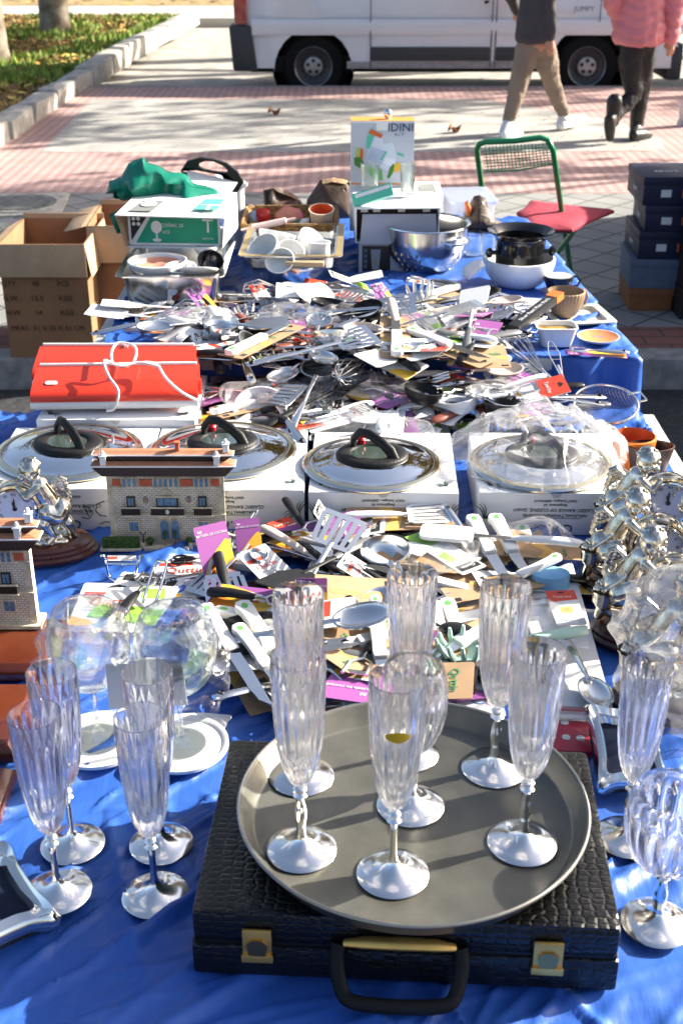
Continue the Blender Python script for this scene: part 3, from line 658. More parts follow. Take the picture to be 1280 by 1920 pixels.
# ------------------------------------------------------------------ stack of shoe boxes
navy = mat('navy_card', (.012,.016,.045), .45, var=.2, vs=8); greyb = mat('blue_grey_card', (.10,.13,.19), .6, var=.1); brn = mat('shoebox_brown', (.22,.085,.03), .7, var=.15)
wl = mat('label_white', (.7,.7,.7), .6); orl = mat('print_orange', (.7,.18,.03), .6)
base = P(1176,583,0); z = 0
spec = [(.20,.32,.105,brn,0,0,'brown shoe box at the bottom of the stack right of the chair'),(.225,.33,.135,greyb,-.012,-.02,'pale blue grey shoe box between the navy boxes and the brown one'),
        (.25,.33,.125,navy,.015,.03,'lowest navy shoe box, resting on the grey one'),(.235,.32,.115,navy,.03,.0,'middle navy shoe box in the stack of three'),(.25,.33,.125,navy,.01,.05,'topmost navy shoe box with white writing on its lid')]
for i, (bw, bl_, bh, bm_, ox, rz, lab) in enumerate(spec):
    K = Kit(); K.part('box', MB().box((bw/2,bl_/2,bh/2), (bw-.008,bl_-.008,bh-.002)), bm_, bevel=.002); K.part('lid', MB().box((bw/2,bl_/2,bh-.018), (bw,bl_,.036)), bm_, bevel=.002)
    if i >= 2:
        K.part('label', MB().box((bw*.42,.003,bh*.42), (.045,.003,.032)), wl); K.part('printed_mark', MB().box((bw*.72,.003,bh*.42), (.008,.003,.036)), orl)
        K.text('sport', .040, wl, TR((-.001,bl_*.45,bh*.42), rx=PI/2, rz=-PI/2)); 
        if i == 4: K.text('sport', .05, wl, TR((bw*.5,bl_*.4,bh+.001)))
    K.put('shoe_box', TR((base.x+ox, base.y, z), rz=rz-.05), lab, 'shoe box', 'shoe boxes stacked right of the chair'); z += bh+.0005
T = P(1262,600,0)
for k in range(4):
    K = Kit(); K.part('box', MB().box((.13,.17,.07), (.25,.33,.138)), mat('black_card', (.012,.010,.010), .6), bevel=.002); K.part('lid', MB().box((.13,.17,.125), (.258,.338,.030)), mat('black_card'), bevel=.002)
    K.put('shoe_box', TR(T+Vector((.02,0,.142*k))), 'black shoe box in the dark stack cut off by the right edge', 'shoe box', 'dark shoe boxes at the right edge')

# ------------------------------------------------------------------ unseen stall and boxes added beyond the right edge to shade the ground
K = Kit(); K.part('tabletop', MB().box((0,0,.80), (1.2,4.6,.03)), edge)
K.part('cloth', MB().grid(8,40, lambda u,v: ((-.61+.02*math.sin(v*90)*(1-u)) if u < 1 else -.6, (v-.5)*4.64, .15+.67*u)), mat('added_stall_cloth', (.06,.05,.06), .8), solid=.004)
for x in (-.5,.5):
    for y in (-2.1,2.1): K.part('leg', MB().tube([(x,y,.785),(x,y,-.0)], .02), brushed)
K.put('added_shade_stall', TR((2.75,5.2,-.0)), 'unseen trestle table stall added beyond the right edge for its shade', 'market stall')
K = carton(.36,.50,.34, dict(l=(.1,150), r=(.1,140)))
for k in range(7): K.put('cardboard_box', TR((2.25+.03*(k%3), 3.05+.62*k, .8155)), 'cardboard box added on the unseen stall to raise its shade', 'cardboard box', 'boxes added on the unseen shade stall')

# ------------------------------------------------------------------ things at the far end of the higher table
def dishes(): pass
def bowl_mb(r, h, t=.004, n=36, foot=.5, fn=None, curve=1.0, T=None, mb=None):
    mb = mb or MB(); pr = []
    for i in range(9):
        a = i/8; pr.append((r*(foot+(1-foot)*math.sin(a*PI/2)**curve), h*(1-math.cos(a*PI/2)) if False else h*a))
    inn = [(max(.001,q-t), z+t*(1 if k == 0 else .4)) for k, (q, z) in enumerate(pr)]
    return mb.lathe([(.0005,0)]+pr+[(r-t*.5,h+t*.3)]+inn[::-1]+[(.0005,t)], n, fn=fn, T=T)
# left roasting tray
a, b = P(214,521,T2+.095), P(421,523,T2+.095); wd = (b-a).length; c = (a+b)/2+Vector((0,.19,0))
K = Kit(); K.part('tray', tray_mb(MB(), wd, .38, .092, rim=.016, taper=.9), steel)
K.part('handle', MB().tube([(-wd/2+.01,-.05,.06),(-wd/2-.012,-.05,.055),(-wd/2-.012,.05,.055),(-wd/2+.01,.05,.06)], .004), steel)
K.put('roasting_tray', TR((c.x,c.y,T2+.004)), 'rectangular stainless tray holding white dishes at the left end of the table', 'tray')
zt = T2+.095
cc = P(295,488,zt+.02); mb = bowl_mb(.078,.045,foot=.6)
K = Kit(); K.part('dish', mb, ceram); K.part('terracotta_glaze', MB().lathe([(.0,.012),(.030,.013),(.036,.018),(.055,.022),(.060,.032)], 36, T=TR((.004,-.006,.008))), mat('terracotta', (.50,.25,.17), .5, var=.1), solid=.002)
K.put('serving_dish', TR((cc.x,cc.y,zt-.025)), 'white round dish with terracotta inside lying in the left tray', 'dish')
for (px, py, r, rx, lab) in ((372,505,.052,-.35,'small white plate leaning in the right of the left tray'),(340,500,.045,.1,'white saucer beside the terracotta dish'),(388,470,.035,0,'small white cup at the back of the left tray')):
    c_ = P(px,py,zt+.01); one('plate', bowl_mb(r,.016 if rx else .03,.003,foot=.55), ceram, lab, 'plate', TR((c_.x,c_.y,zt-.005),rx=rx))
c_ = P(392,488,zt+.02); one('bowl', bowl_mb(.036,.03,foot=.5), blackg, 'black bowl tipped among the white plates in the left tray', 'bowl', TR((c_.x,c_.y,zt),rx=.6,ry=.3))
# cognac glass carton
gp = mat('print_green', (.005,.30,.17), .5, var=.08); gpl = mat('print_green_light', (.10,.50,.36), .5)
T, wd = fb((232,464),(424,467), .852); K = Kit(); h = .098; t = .003; l = .24
mb = MB().use(white)
mb.hexa([(.012,0,0),(wd-.012,0,0),(wd,l,0),(0,l,0),(.012,0,t),(wd-.012,0,t),(wd,l,t),(0,l,t)])
mb.hexa([(-.010,-.03,h-.006),(wd+.004,-.03,h-.010),(wd,l,h),(0,l,h),(-.010,-.03,h-.003),(wd+.004,-.03,h-.007),(wd,l,h+t),(0,l,h+t)])
mb.use(brownl).hexa([(.008,-.002,t),(.012,-.002,t),(.004,l,t),(0,l,t),(-.010,-.026,h-.006),(-.006,-.026,h-.006),(.004,l,h),(0,l,h)])
mb.use(white).hexa([(wd-.012,0,t),(wd-.009,0,t),(wd,l,t),(wd-.004,l,t),(wd,-.026,h-.010),(wd+.004,-.026,h-.010),(wd,l,h),(wd-.004,l,h)])
K.part('carton', mb, smooth=False)
fp = MB().use(white).box((wd/2,.012,h/2), (wd-.030,.004,h-.012))
x0_, x1_ = .022, wd-.022; z0_, z1_ = .012, h-.012
fp.use(gp).add([(x0_+.012,.0085,z0_),(x1_,.0085,z0_),(x1_,.0085,z1_),(x0_+.058,.0085,z1_)], [(0,1,2,3)])
fp.use(ink).add([(x0_,.0085,z0_+.006),(x0_+.048,.0085,z1_),(x0_,.0085,z1_)], [(0,1,2)])
fp.use(white).add([(x,.0078,z) for x, z in arc(.092,.055,.015,200,520,14,.017)], [tuple(range(15))]).add([(.089,.0078,.020),(.095,.0078,.020),(.094,.0078,.042),(.090,.0078,.042)], [(0,1,2,3)]).add([(x,.0078,z) for x, z in arc(.092,.020,.012,0,360,12,.005)], [tuple(range(13))])
for i in range(4): fp.add([(x,.0078,z) for x, z in arc(x0_+.009+.013*(i%2),z1_-.009-.014*(i//2),.0052,0,350,10)], [tuple(range(11))])
pf = K.part('front_panel', fp, smooth=False)
K.text('COÑAC 20', .0125, white, TR((.135,.0075,.060), rx=PI/2), parent=pf); K.text('x12', .013, white, TR((.118,.0075,.042), rx=PI/2), parent=pf); K.text('T', .052, white, TR((wd-.048,.0075,.058), rx=PI/2), parent=pf)
K.text('serabella', .009, white, TR((wd-.05,.0075,.026), rx=PI/2), parent=pf) if False else K.text('vidriería', .009, white, TR((wd-.05,.0075,.026), rx=PI/2), parent=pf)
K.part('top_print', MB().use(gpl).poly([(wd-.085,.02),(wd-.022,.02),(wd-.022,.15),(wd-.075,.15)], h+.0035), smooth=False); tp = MB().use(mat('print_grey', (.20,.21,.20), .6)).poly([(.02,.0),(.085,.0),(.095,.13),(.035,.13)], h+.0015).use(white).poly(arc(.062,.075,.022,0,350,14,.03), h+.0042)
K.part('top_print', tp, smooth=False); K.text('T', .09, white, TR((wd-.05,.04,h+.0045)))
K.put('glass_carton', T, 'open green and white carton with a brandy glass picture standing on the left tray', 'box')
# crumpled green bag and black grill plate behind it
one('plastic_bag', blob([(268,298),(240,308),(228,330),(206,338),(200,362),(222,357),(228,378),(250,372),(300,372),(425,368),(385,350),(340,328)], 3.52, .12, .050, 24, 3, 3), mat('green_bag', (.004,.17,.11), .30, var=.15, vs=5, bump=.3, bs=10),
    'dark green plastic bag folded on top of the cognac carton', 'bag')
one('plastic_bag', blob([(205,402),(228,390),(240,420),(232,436),(220,438)], 3.45, .02, .01, 12, 1, 5), mat('green_bag'), 'green scrap of bag hanging beside the left end of the carton', 'bag')
K = Kit()
outp = [(338,330),(345,305),(378,295),(418,304),(450,328),(457,343),(438,372),(430,372),(445,340),(432,328),(345,312),(342,330)]
ov = arc(398,313,27,0,330,11,9)
ring_o = [(338,322),(350,303),(376,296),(400,299),(425,307),(445,322),(457,342),(440,368),(434,366),(446,341),(428,331),(345,315)]
ring_i = [(372,313),(374,306),(386,302),(400,303),(414,309),(423,315),(427,321),(425,324),(420,325),(412,324),(400,322),(380,318)]
def ringplate(o_, i_, D, th):
    A = [PD(x,y,D) for x, y in o_]; B = [PD(x,y,D) for x, y in i_]; dv = Vector((0,th,0))
    return MB().loft([[*A], [*B], [p+dv for p in B], [p+dv for p in A], [*A]])
K.part('rim', ringplate(ring_o, ring_i, 3.62, .02), blackp, bevel=.003)
mb = MB(); g4 = [PD(340,322,3.63),PD(448,345,3.63),PD(436,375,3.60),PD(345,372,3.60)]; mb.hexa([p+Vector((0,.012,0)) for p in g4]+[p for p in g4]); K.part('plate', mb, mat('dark_plate', (.03,.03,.03), .4))
mb = MB(); g4 = [PD(350,320,3.615),PD(446,342,3.615),PD(432,364,3.57),PD(356,352,3.57)]; mb.hexa([p+Vector((0,.006,0)) for p in g4]+g4); K.part('paper_insert', mb, mat('pale_paper', (.55,.56,.58), .6, var=.1, vs=12))
K.put('grill_pan', Matrix(), 'black pan with an oval grip hole and white paper insert, propped behind the green bag', 'pan')
T, wd = fb((432,470),(456,468), T2); K = Kit(); K.part('body', tray_mb(MB(), .06, .16, .185, rim=.004, taper=.94, T=TR((.03,.08,0))), whitep)
K.part('lid', MB().prism(rrect(.066,.166,.012,4,.03,.08), .190, .198), whitep); K.put('storage_tub', T, 'tall white plastic tub at the right end of the cognac carton', 'tub')
# middle: pot, gold rimmed glass tray, wicker tray
c_ = P(540,555,T2)+Vector((0,.17,0)); mb = bowl_mb(.125,.072,foot=.75,n=40); one('saucepan', mb, steel, 'shiny round pan underneath the gold rimmed glass tray', 'pan', TR((c_.x,c_.y,T2+.004)))
a, b = P(455,506,.83), P(651,500,.83); wd = (b-a).length; c_ = (a+b)/2+Vector((-.01,.19,0))
K = Kit(); K.part('tray', tray_mb(MB(), wd, .37, .035, rim=.022, taper=.96), mat('tray_silver', (.55,.56,.56), .2, .8))
gr = MB(); g = lambda ww, ll, z: [(x,y,z) for x, y in rrect(ww,ll,.012,3)]
gr.loft([g(wd-.004,.366,.0385), g(wd-.036,.334,.0385)]); K.part('gold_rim', gr, mat('old_gold', (.50,.36,.15), .35, .6, var=.2, vs=20))
K.put('serving_tray', TR((c_.x,c_.y,.822),rz=-.02), 'gold rimmed glass tray full of white crockery in the middle of the table', 'tray')
zc = .835
for (px, py, r, h, rx, ry, lab) in ((508,478,.045,.05,.5,-.5,'white cup with saucer tipped at the left of the gold rimmed tray'),(515,460,.052,.045,-.3,.2,'large white coffee cup at the back left of the gold rimmed tray'),(541,477,.042,.03,.9,.2,'white bowl leaning in the middle of the gold rimmed tray'),(568,462,.038,.05,.4,.6,'white cup standing askew at the back of the gold rimmed tray'),(527,490,.040,.022,.7,-.2,'white saucer standing on edge at the front of the gold rimmed tray')):
    c_ = P(px,py,zc+.01); one('crockery', bowl_mb(r,h,.003,foot=.55), ceram, lab, 'crockery', TR((c_.x,c_.y,zc),rx=rx,ry=ry))
one('napkin_holder', tray_mb(MB(),.065,.045,.05,rim=.003,taper=.97), whitep, 'square white holder at the right of the gold rimmed tray', 'holder', TR(P(598,490,zc), rz=-.1))
one('wooden_board', MB().box((0,0,.006),(.10,.025,.012)), mat('pale_wood', (.42,.30,.18), .6), 'small pale wooden strip at the front of the gold rimmed tray', 'wooden strip', TR(P(572,498,zc+.004), rz=-.08), bevel=.002)
wick = mat('wicker', (.30,.16,.05), .6, var=.4, vs=60, bump=1, bs=120)
a, b = P(452,438,.84), P(632,436,.84); wd = (b-a).length; c_ = (a+b)/2+Vector((0,.13,0)); wz = .80
K = Kit(); K.part('basket', tray_mb(MB(), wd, .25, .055, rim=.006, taper=.95), wick)
rb = MB()
for j in range(3): rb.tube([Vector((x,y,.050+.004*j+.0035*math.sin(i*.9+j*2))) for i, (x, y) in enumerate(rrect(wd,.25,.03,12))], .0055, 6, closed=True)
K.part('rim', rb, wick); K.put('wicker_tray', TR((c_.x,c_.y,wz)), 'brown wicker tray with red and pink things behind the gold rimmed tray', 'tray')
c_ = P(603,418,.845); K = Kit(); K.part('cup', MB().lathe([(.028,0),(.036,.05),(.038,.056),(.033,.056)],32), mat('cream_glaze', (.66,.52,.40), .3)); K.part('inside_glaze', MB().lathe([(.033,.0565),(.032,.04),(.026,.006),(.0,.005)],32), mat('orange_glaze', (.52,.10,.03), .3))
K.put('cup', TR((c_.x,c_.y,.835),rx=.25), 'cup with orange red inside standing at the right of the wicker tray', 'cup')
rd, pk = mat('red_plastic', (.50,.03,.03), .35), mat('pink_plastic', (.70,.14,.28), .4)
for (pts, m, lab) in (([(480,392),(505,390),(508,415),(482,418)], rd, 'red plastic box at the left in the wicker tray'),([(515,400),(535,385),(560,392),(568,418),(540,428),(515,420)], mat('salmon_plastic', (.65,.25,.18), .4), 'salmon coloured shaker in the middle of the wicker tray'),([(535,392),(560,390),(570,405),(565,425),(540,420)], pk, 'pink cup leaning in the wicker tray'),
    ([(465,400),(480,392),(484,418),(466,420)], mat('pale_blue_plastic', (.35,.45,.60), .4), 'pale blue carton corner at the left of the wicker tray'),([(552,412),(580,408),(578,430),(550,432)], whitep, 'white crumpled wrapper in the wicker tray'),([(545,410),(567,408),(565,424),(547,425)], mat('teal_plastic', (.01,.20,.15), .4), 'dark green lid among the pink things in the wicker tray')):
    one('small_ware', blob(pts, 3.66 if m != pk else 3.70, .03, .004, 14, 1, len(lab)), m, lab, 'small ware')
one('rolling_pin', MB().lathe([(.004,0),(.005,.03),(.010,.034),(.010,.13),(.005,.134),(.004,.16)],16), mat('pink_white', (.75,.55,.52), .4), 'pale pink rolling pin lying across the left corner of the wicker tray', 'rolling pin', TR(PD(452,432,3.50), ry=1.38, rz=.1))
# boots behind
bootm = mat('brown_leather', (.045,.022,.010), .5, var=.4, vs=12, bump=.3, bs=40); fur = mat('fur_lining', (.33,.22,.12), .9, bump=1, bs=80)
K = Kit(); K.part('shaft', blob([(494,356),(512,352),(530,366),(562,372),(573,392),(570,404),(512,404),(496,398)], 4.06, .12, .01, 12, 2, 2), bootm); K.part('opening', blob([(497,358),(510,356),(512,392),(499,390)], 4.0, .02, .003, 12, 1, 2), mat('boot_inside', (.012,.008,.006), .9))
K.put('boot', Matrix(), 'brown leather boot lying on its side behind the wicker tray', 'boot')
K = Kit(); K.part('shaft', blob([(572,400),(575,375),(592,350),(600,338),(655,342),(660,410),(600,412)], 4.04, .14, .012, 12, 2, 6), bootm); K.part('lining', blob([(592,350),(600,337),(625,333),(652,336),(654,344),(620,343),(600,352)], 4.05, .06, .006, 30, 1, 6), fur)
K.put('boot', Matrix(), 'dark furry topped boot left of the tall white box', 'boot')
# box stack right of centre
T, wd = fb((672,513),(792,513), T2); K = Kit(); mb = MB().use(mat('box_pale_blue', (.45,.47,.55), .5)).box((wd/2,.12,.044),(wd,.24,.088)); mb.use(gp).add([(-.0006,.004,.004),(-.0006,.236,.004),(-.0006,.236,.084),(-.0006,.004,.084)],[(0,3,2,1)])
K.part('box', mb, smooth=False); mb = MB().use(mat('photo_dark', (.015,.012,.012), .4)).add([(.01,-.0006,.008),(.09,-.0006,.008),(.09,-.0006,.080),(.01,-.0006,.080)],[(0,1,2,3)]).use(mat('print_glass', (.30,.33,.36), .5)).add([(.038,-.0014,.012),(.058,-.0014,.012),(.062,-.0014,.070),(.034,-.0014,.070)],[(0,1,2,3)]).use(mat('print_amber', (.5,.28,.04), .5)).add([(.040,-.002,.026),(.056,-.002,.040),(.056,-.002,.044),(.040,-.002,.031)],[(0,1,2,3)])
for k in range(4): mb.use(greyb).add([(.014,-.0014,.016+.015*k),(.024,-.0014,.016+.015*k),(.024,-.0014,.027+.015*k),(.014,-.0014,.027+.015*k)],[(0,1,2,3)])
K.part('picture', mb, smooth=False); K.put('glass_box', T, 'green sided box with a beer glass picture under the white carton', 'box')
T, wd = fb((666,456),(822,455), .830); K = Kit(); h = .098; l = .21
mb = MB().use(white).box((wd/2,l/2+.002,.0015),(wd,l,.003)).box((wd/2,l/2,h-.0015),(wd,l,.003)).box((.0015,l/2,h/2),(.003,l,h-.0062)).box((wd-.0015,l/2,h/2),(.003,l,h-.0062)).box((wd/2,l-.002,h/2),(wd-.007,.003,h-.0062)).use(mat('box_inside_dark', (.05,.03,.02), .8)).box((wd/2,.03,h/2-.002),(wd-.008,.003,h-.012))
K.part('carton', mb, smooth=False); K.part('flap', MB().hexa([(.012,-.012,.0),(wd-.004,-.012,.0),(wd-.004,-.009,.0),(.012,-.009,.0),(.02,.004,h-.018),(wd-.010,.004,h-.018),(wd-.010,.007,h-.018),(.02,.007,h-.018)]), mat('grey_flap', (.34,.35,.42), .6))
for x_ in (.025,.06,.13,.20): K.part('contents_label', MB().box((x_,.02,h-.010),(.02,.004,.010)), wl)
K.put('carton', T, 'open white carton with a grey hanging flap behind the colander', 'box')
T, wd = fb((655,372),(812,362), .87); K = Kit(); K.part('box', MB().box((wd/2,.09,-.005),(wd,.18,.11)), whitep, bevel=.002); K.part('top_print', MB().box((wd*.84,.08,.0510),(.05,.12,.001)), mat('print_grey'))
K.put('carton', TR((T.translation.x,3.66,T.translation.z)), 'grey topped white carton underneath the tall kitchen tool box', 'box')
a, b = PD(657,350,3.76), PD(774,348,3.76); wd = (b-a).length; h = .192; K = Kit(); dpt=.07
K.part('box', MB().use(white).box((wd/2,dpt/2,h/2),(wd,dpt,h)).use(mat('print_pale_blue', (.50,.54,.62), .4)).add([(.002,-.0006,.004),(wd-.002,-.0006,.004),(wd-.002,-.0006,h-.006),(.002,-.0006,h-.006)],[(0,1,2,3)]).use(mat('print_orange2', (.75,.28,.04), .5)).poly([(0,0),(wd,0),(wd,dpt),(0,dpt)], h+.0006), smooth=False)
mb = MB(); fl = lambda pts, m, y=-.0016: mb.use(m).add([(x*wd,y,z*h) for x, z in pts], [tuple(range(len(pts)))])
fl([(.0,.035),(1,.035),(1,.06),(0,.06)], mat('print_orange2'))
fl([(.25,.40),(.60,.24),(.70,.30),(.72,.52),(.66,.68),(.52,.66),(.48,.80),(.36,.80),(.30,.68)], mat('print_slicer', (.60,.66,.78), .4), -.0012)
fl([(.26,.42),(.50,.34),(.54,.55),(.33,.62)], mat('print_slicer2', (.42,.50,.66), .4)); fl([(.52,.36),(.70,.30),(.70,.42),(.55,.46)], mat('print_slicer3', (.72,.76,.84), .4))
fl([(.24,.60),(.30,.58),(.38,.80),(.34,.90),(.26,.78)], gpl); fl([(.28,.82),(.48,.74),(.50,.80),(.31,.88)], mat('print_carrot', (.62,.12,.02), .5), -.0022)
fl([(.14,.30),(.22,.30),(.36,.12),(.52,.10),(.50,.26),(.26,.34)], mat('print_leaf', (.12,.38,.12), .6)); fl([(.06,.34),(.16,.28),(.20,.40),(.12,.48),(.05,.44)], mat('print_leaf2', (.05,.20,.03), .6), -.002); fl([(.14,.46),(.19,.40),(.20,.56),(.16,.60)], mat('print_carrot'), -.0025); fl([(.08,.46),(.14,.46),(.14,.60),(.09,.60)], mat('print_lime', (.45,.55,.08), .5), -.0023)
fl([(.58,.14),(.62,.13),(.72,.30),(.68,.36),(.62,.30)], mat('print_leaf2'), -.002); fl([(.68,.24),(.74,.22),(.80,.30),(.78,.38),(.70,.36)], mat('print_yellow', (.72,.42,.03), .5), -.0024)
fl([(.47,.42),(.50,.41),(.58,.54),(.55,.55)], gpl, -.0022); fl([(.73,.50),(.84,.46),(.85,.49),(.74,.53)], gpl, -.0022)
fl([(.40,.86),(.58,.86),(.60,1.0),(.40,1.0)], white, -.0026)
K.part('picture', mb, smooth=False); K.text('IDINI', .034, mat('print_navy', (.01,.03,.10), .5), TR((wd*.78,-.003,h*.90), rx=PI/2)); K.text('A L Y', .012, mat('print_navy'), TR((wd*.76,-.003,h*.80), rx=PI/2))
K.put('kitchen_tool_box', TR(a, rz=-.02), 'tall white box with a vegetable slicer picture, highest on the table', 'box')
one('glass_stopper', MB().ball((0,0,.018),(.013,.013,.015),12).ball((0,0,.003),(.010,.010,.004),10), chrome, 'small glass stopper on top of the tall white box', 'stopper', TR(PD(727,224,3.79)+Vector((0,0,-.001))))
T = PD(666,386,3.44); one('green_packet', MB().box((.055,.012,.016),(.115,.012,.036)).use(white).box((.055,.0055,.027),(.10,.001,.010)), None, 'mint green and white packet leaning on the white carton', 'packet', TR(PD(666,386,3.44)+Vector((0,.02,0)), ry=-.26, rx=-.5)) if False else None
K = Kit(); K.part('pack', MB().box((.055,0,.018),(.115,.014,.036)), gpl, bevel=.001); K.part('label', MB().box((.058,-.0075,.026),(.10,.001,.010)), white)
K.put('green_packet', TR(PD(666,388,3.46)+Vector((0,.0,.0)), ry=-.30, rx=-.5), 'mint green and white packet leaning on the white carton', 'packet')
def tumbler(r, h, fn=None): return MB().lathe([(.0005,0),(r*.82,0),(r*.86,.004),(r,h),(r-.002,h+.0005),(r*.84,.008),(.0005,.007)], 24, fn=fn)
one('glass_tumbler', tumbler(.029,.068), clearg, 'left clear tumbler in front of the tall white box', 'glass', TR(PD(693,350,3.70)+Vector((0,0,.0))), group=None)
one('glass_tumbler', tumbler(.023,.088), clearg, 'taller clear tumbler in front of the right corner of the tall white box', 'glass', TR(PD(763,368,3.58)+Vector((0,0,.006))))
# colander
c_ = P(800,524,T2)+Vector((0,.10,0)); r = .118; K = Kit()
mb = MB(); pr = [(.0005,0),(.055,.0),(.085,.014),(.103,.036),(.112,.060),(.116,.085),(.117,.115),(.118,.132)]
pr2 = []
for i in range(len(pr)-1):
    for k in range(3): t_ = k/3; pr2.append((pr[i][0]*(1-t_)+pr[i+1][0]*t_, pr[i][1]*(1-t_)+pr[i+1][1]*t_))
pr2.append(pr[-1]); mb.lathe(pr2, 96, skip=lambda i, j: 5 < i < 14 and i % 2 == 0 and (j+(i//2)) % 3 == 0 and (j//12) % 2 == 0)
K.part('bowl', mb, mat('colander_steel', (.68,.66,.62), .20, 1), solid=.0012, ang=50); K.part('rim', MB().lathe([(.117,.131),(.122,.130),(.127,.133),(.126,.136),(.117,.134)],64), chrome)
for s_ in (-1,1): K.part('handle', MB().tube([(s_*.116-.045*0,-.04,.105),(s_*.140,-.03,.100),(s_*.146,0,.098),(s_*.140,.03,.100),(s_*.116,.04,.105)], .0035), chrome)
K.put('colander', TR((c_.x,c_.y,T2+.003), rz=-.9), 'large stainless colander in front of the white carton', 'colander')
# shoe on clear box, jars, cooler, bowls
T, wd = fb((848,452),(950,450), T2+.0); K = Kit(); K.part('tub', tray_mb(MB(), .15,.22,.10,rim=.006,taper=.93,T=TR((.075,.16,0))), filmw); K.part('lid', MB().prism(rrect(.155,.225,.02,4,.075,.16),.103,.110), filmm('blue_film', (.75,.82,.95), .35))
K.put('plastic_box', T, 'cloudy plastic box with a blue lid under the brown shoe', 'box')
K = Kit(); D_ = 3.72
K.part('upper', blob([(868,425),(868,400),(880,382),(888,368),(898,366),(910,372),(914,388),(926,408),(945,420),(948,428),(935,430),(885,431)], D_, .08, .006, 14, 2, 8), mat('shoe_leather', (.075,.045,.028), .45, var=.3, vs=14, bump=.3, bs=50))
K.part('tongue', blob([(873,402),(870,380),(877,375),(884,392),(880,408)], D_-.03, .02, .003, 14, 1, 8), mat('tongue_orange', (.6,.14,.03), .7))
K.part('laces', MB().tube([PD(896,372,D_-.05),PD(903,382,D_-.055),PD(894,388,D_-.055),PD(908,395,D_-.055),PD(897,402,D_-.055),PD(912,408,D_-.05)], .0022, 5), mat('lace', (.03,.02,.015), .8))
K.part('sole', MB().tube([PD(868,430,D_),PD(905,433,D_),PD(948,431,D_)], [.022,.024,.016], 10, flat=.35), mat('sole_dark', (.015,.012,.010), .7))
K.put('shoe', Matrix(), 'brown laced shoe with orange tongue on the plastic box', 'shoe')
for (px, r_, h_, lab) in ((888,.030,.065,'squat glass jar left behind the black cooler'),(914,.026,.06,'small glass jar next to the black cooler')):
    c_ = P(px,478,T2); one('glass_jar', tumbler(r_,h_), clearg, lab, 'jar', TR((c_.x,c_.y,T2+.003)))
c_ = P(976,552,T2)+Vector((0,.075,0))
one('ribbed_bowl', bowl_mb(.098,.078,.005,96,foot=.5,curve=.7,fn=lambda i,a: 1+(.012*math.cos(a*48) if 1 < i < 10 else 0)), ceram, 'white ribbed bowl with the black wine cooler standing in it', 'bowl', TR((c_.x,c_.y,T2+.003)), ang=60)
K = Kit(); K.part('bucket', MB().lathe([(.0005,0),(.062,0),(.064,.004),(.068,.10),(.068,.112),(.074,.124),(.090,.132),(.090,.136),(.078,.131),(.066,.118),(.060,.01),(.0005,.008)],48), blackg)
for s_ in (-1,1): K.part('knob', MB().lathe([(.006,0),(.006,.012),(.013,.016),(.014,.024),(.008,.030),(.0005,.031)],20,T=TR((s_*.066,-.01,.078), ry=s_*PI/2)), blackg)
K.put('wine_cooler', TR((c_.x,c_.y,T2+.022), rz=.12), 'glossy black wine cooler with round knobs standing in the white bowl', 'wine cooler')
def cup_kit(r, h, mo, mi_, fn=None, foot=.55, hr=.016, n=48):
    K = Kit(); K.part('cup', bowl_mb(r,h,.003,n,foot=foot,curve=.8,fn=fn), mo, ang=60); K.part('inside_glaze', MB().lathe([(r-.0032,h+.0002),(r*.93-.004,h*.6),(r*foot-.003,.005),(.0005,.0045)],n), mi_)
    K.part('handle', MB().tube([(r*.93,0,h*.85),(r+hr*.8,0,h*.9),(r+hr*1.4,0,h*.6),(r+hr,0,h*.3),(r*.85,0,h*.25)], .004, 8), mo); return K
c_ = P(1048,556,T2)+Vector((0,.035,0)); cup_kit(.040,.045,blackg,ceram).put('coffee_cup', TR((c_.x,c_.y,T2+.003),rz=.2), 'black coffee cup with white inside right of the ribbed bowl', 'cup')
c_ = P(1061,606,T2)+Vector((0,.04,0)); tan = mat('tan_glaze', (.33,.22,.13), .5, var=.1); one_ = cup_kit(.048,.062,tan,mat('tan_inside', (.25,.17,.10), .4),fn=lambda i,a: 1+(.02*math.cos(a*30) if 0 < i < 10 else 0),n=120)
one_.put('ribbed_cup', TR((c_.x,c_.y,T2+.010),rz=.5), 'tan ribbed cup standing on the cream square plate', 'cup')
one('square_plate', tray_mb(MB(),.16,.16,.008,rim=.018,taper=.97,r=.01), mat('cream_glaze2', (.58,.55,.45), .25, var=.06), 'cream square plate under the tan ribbed cup', 'plate', TR(P(1085,603,T2+.003)+Vector((0,.03,0)), rz=.15))
T = TR(P(1044,656,T2)+Vector((0,.04,.002))); K = Kit(); K.part('dish', tray_mb(MB(),.100,.070,.044,rim=.003,taper=.80,r=.014), ceram); K.part('crust', MB().prism(rrect(.088,.058,.012),.030,.036), mat('amber_glaze', (.42,.24,.05), .25, var=.5, vs=30))
K.put('ramekin', T, 'small square white dish with amber glaze inside, in front of the ribbed cup', 'dish')
K = Kit(); K.part('plate', MB().lathe([(.0005,0),(.030,0),(.050,.012),(.051,.014),(.049,.014),(.030,.004),(.0005,.004)],40), ceram); K.part('glaze', MB().lathe([(.0005,.0048),(.029,.0048),(.048,.0142)],40), mat('peach_glaze', (.70,.28,.11), .3))
K.put('saucer', TR(P(1120,640,T2+.004)), 'small orange saucer at the right corner of the higher table', 'saucer')
one('oval_platter', MB().lathe([(.0005,0),(.06,0),(.085,.010),(.087,.012),(.083,.012),(.06,.004),(.0005,.004)],48), ceram, 'white platter lying between the ribbed bowl and the tan cup', 'plate', TR(P(990,590,T2+.004)+Vector((0,.04,0)), s=(1,.8,1)))
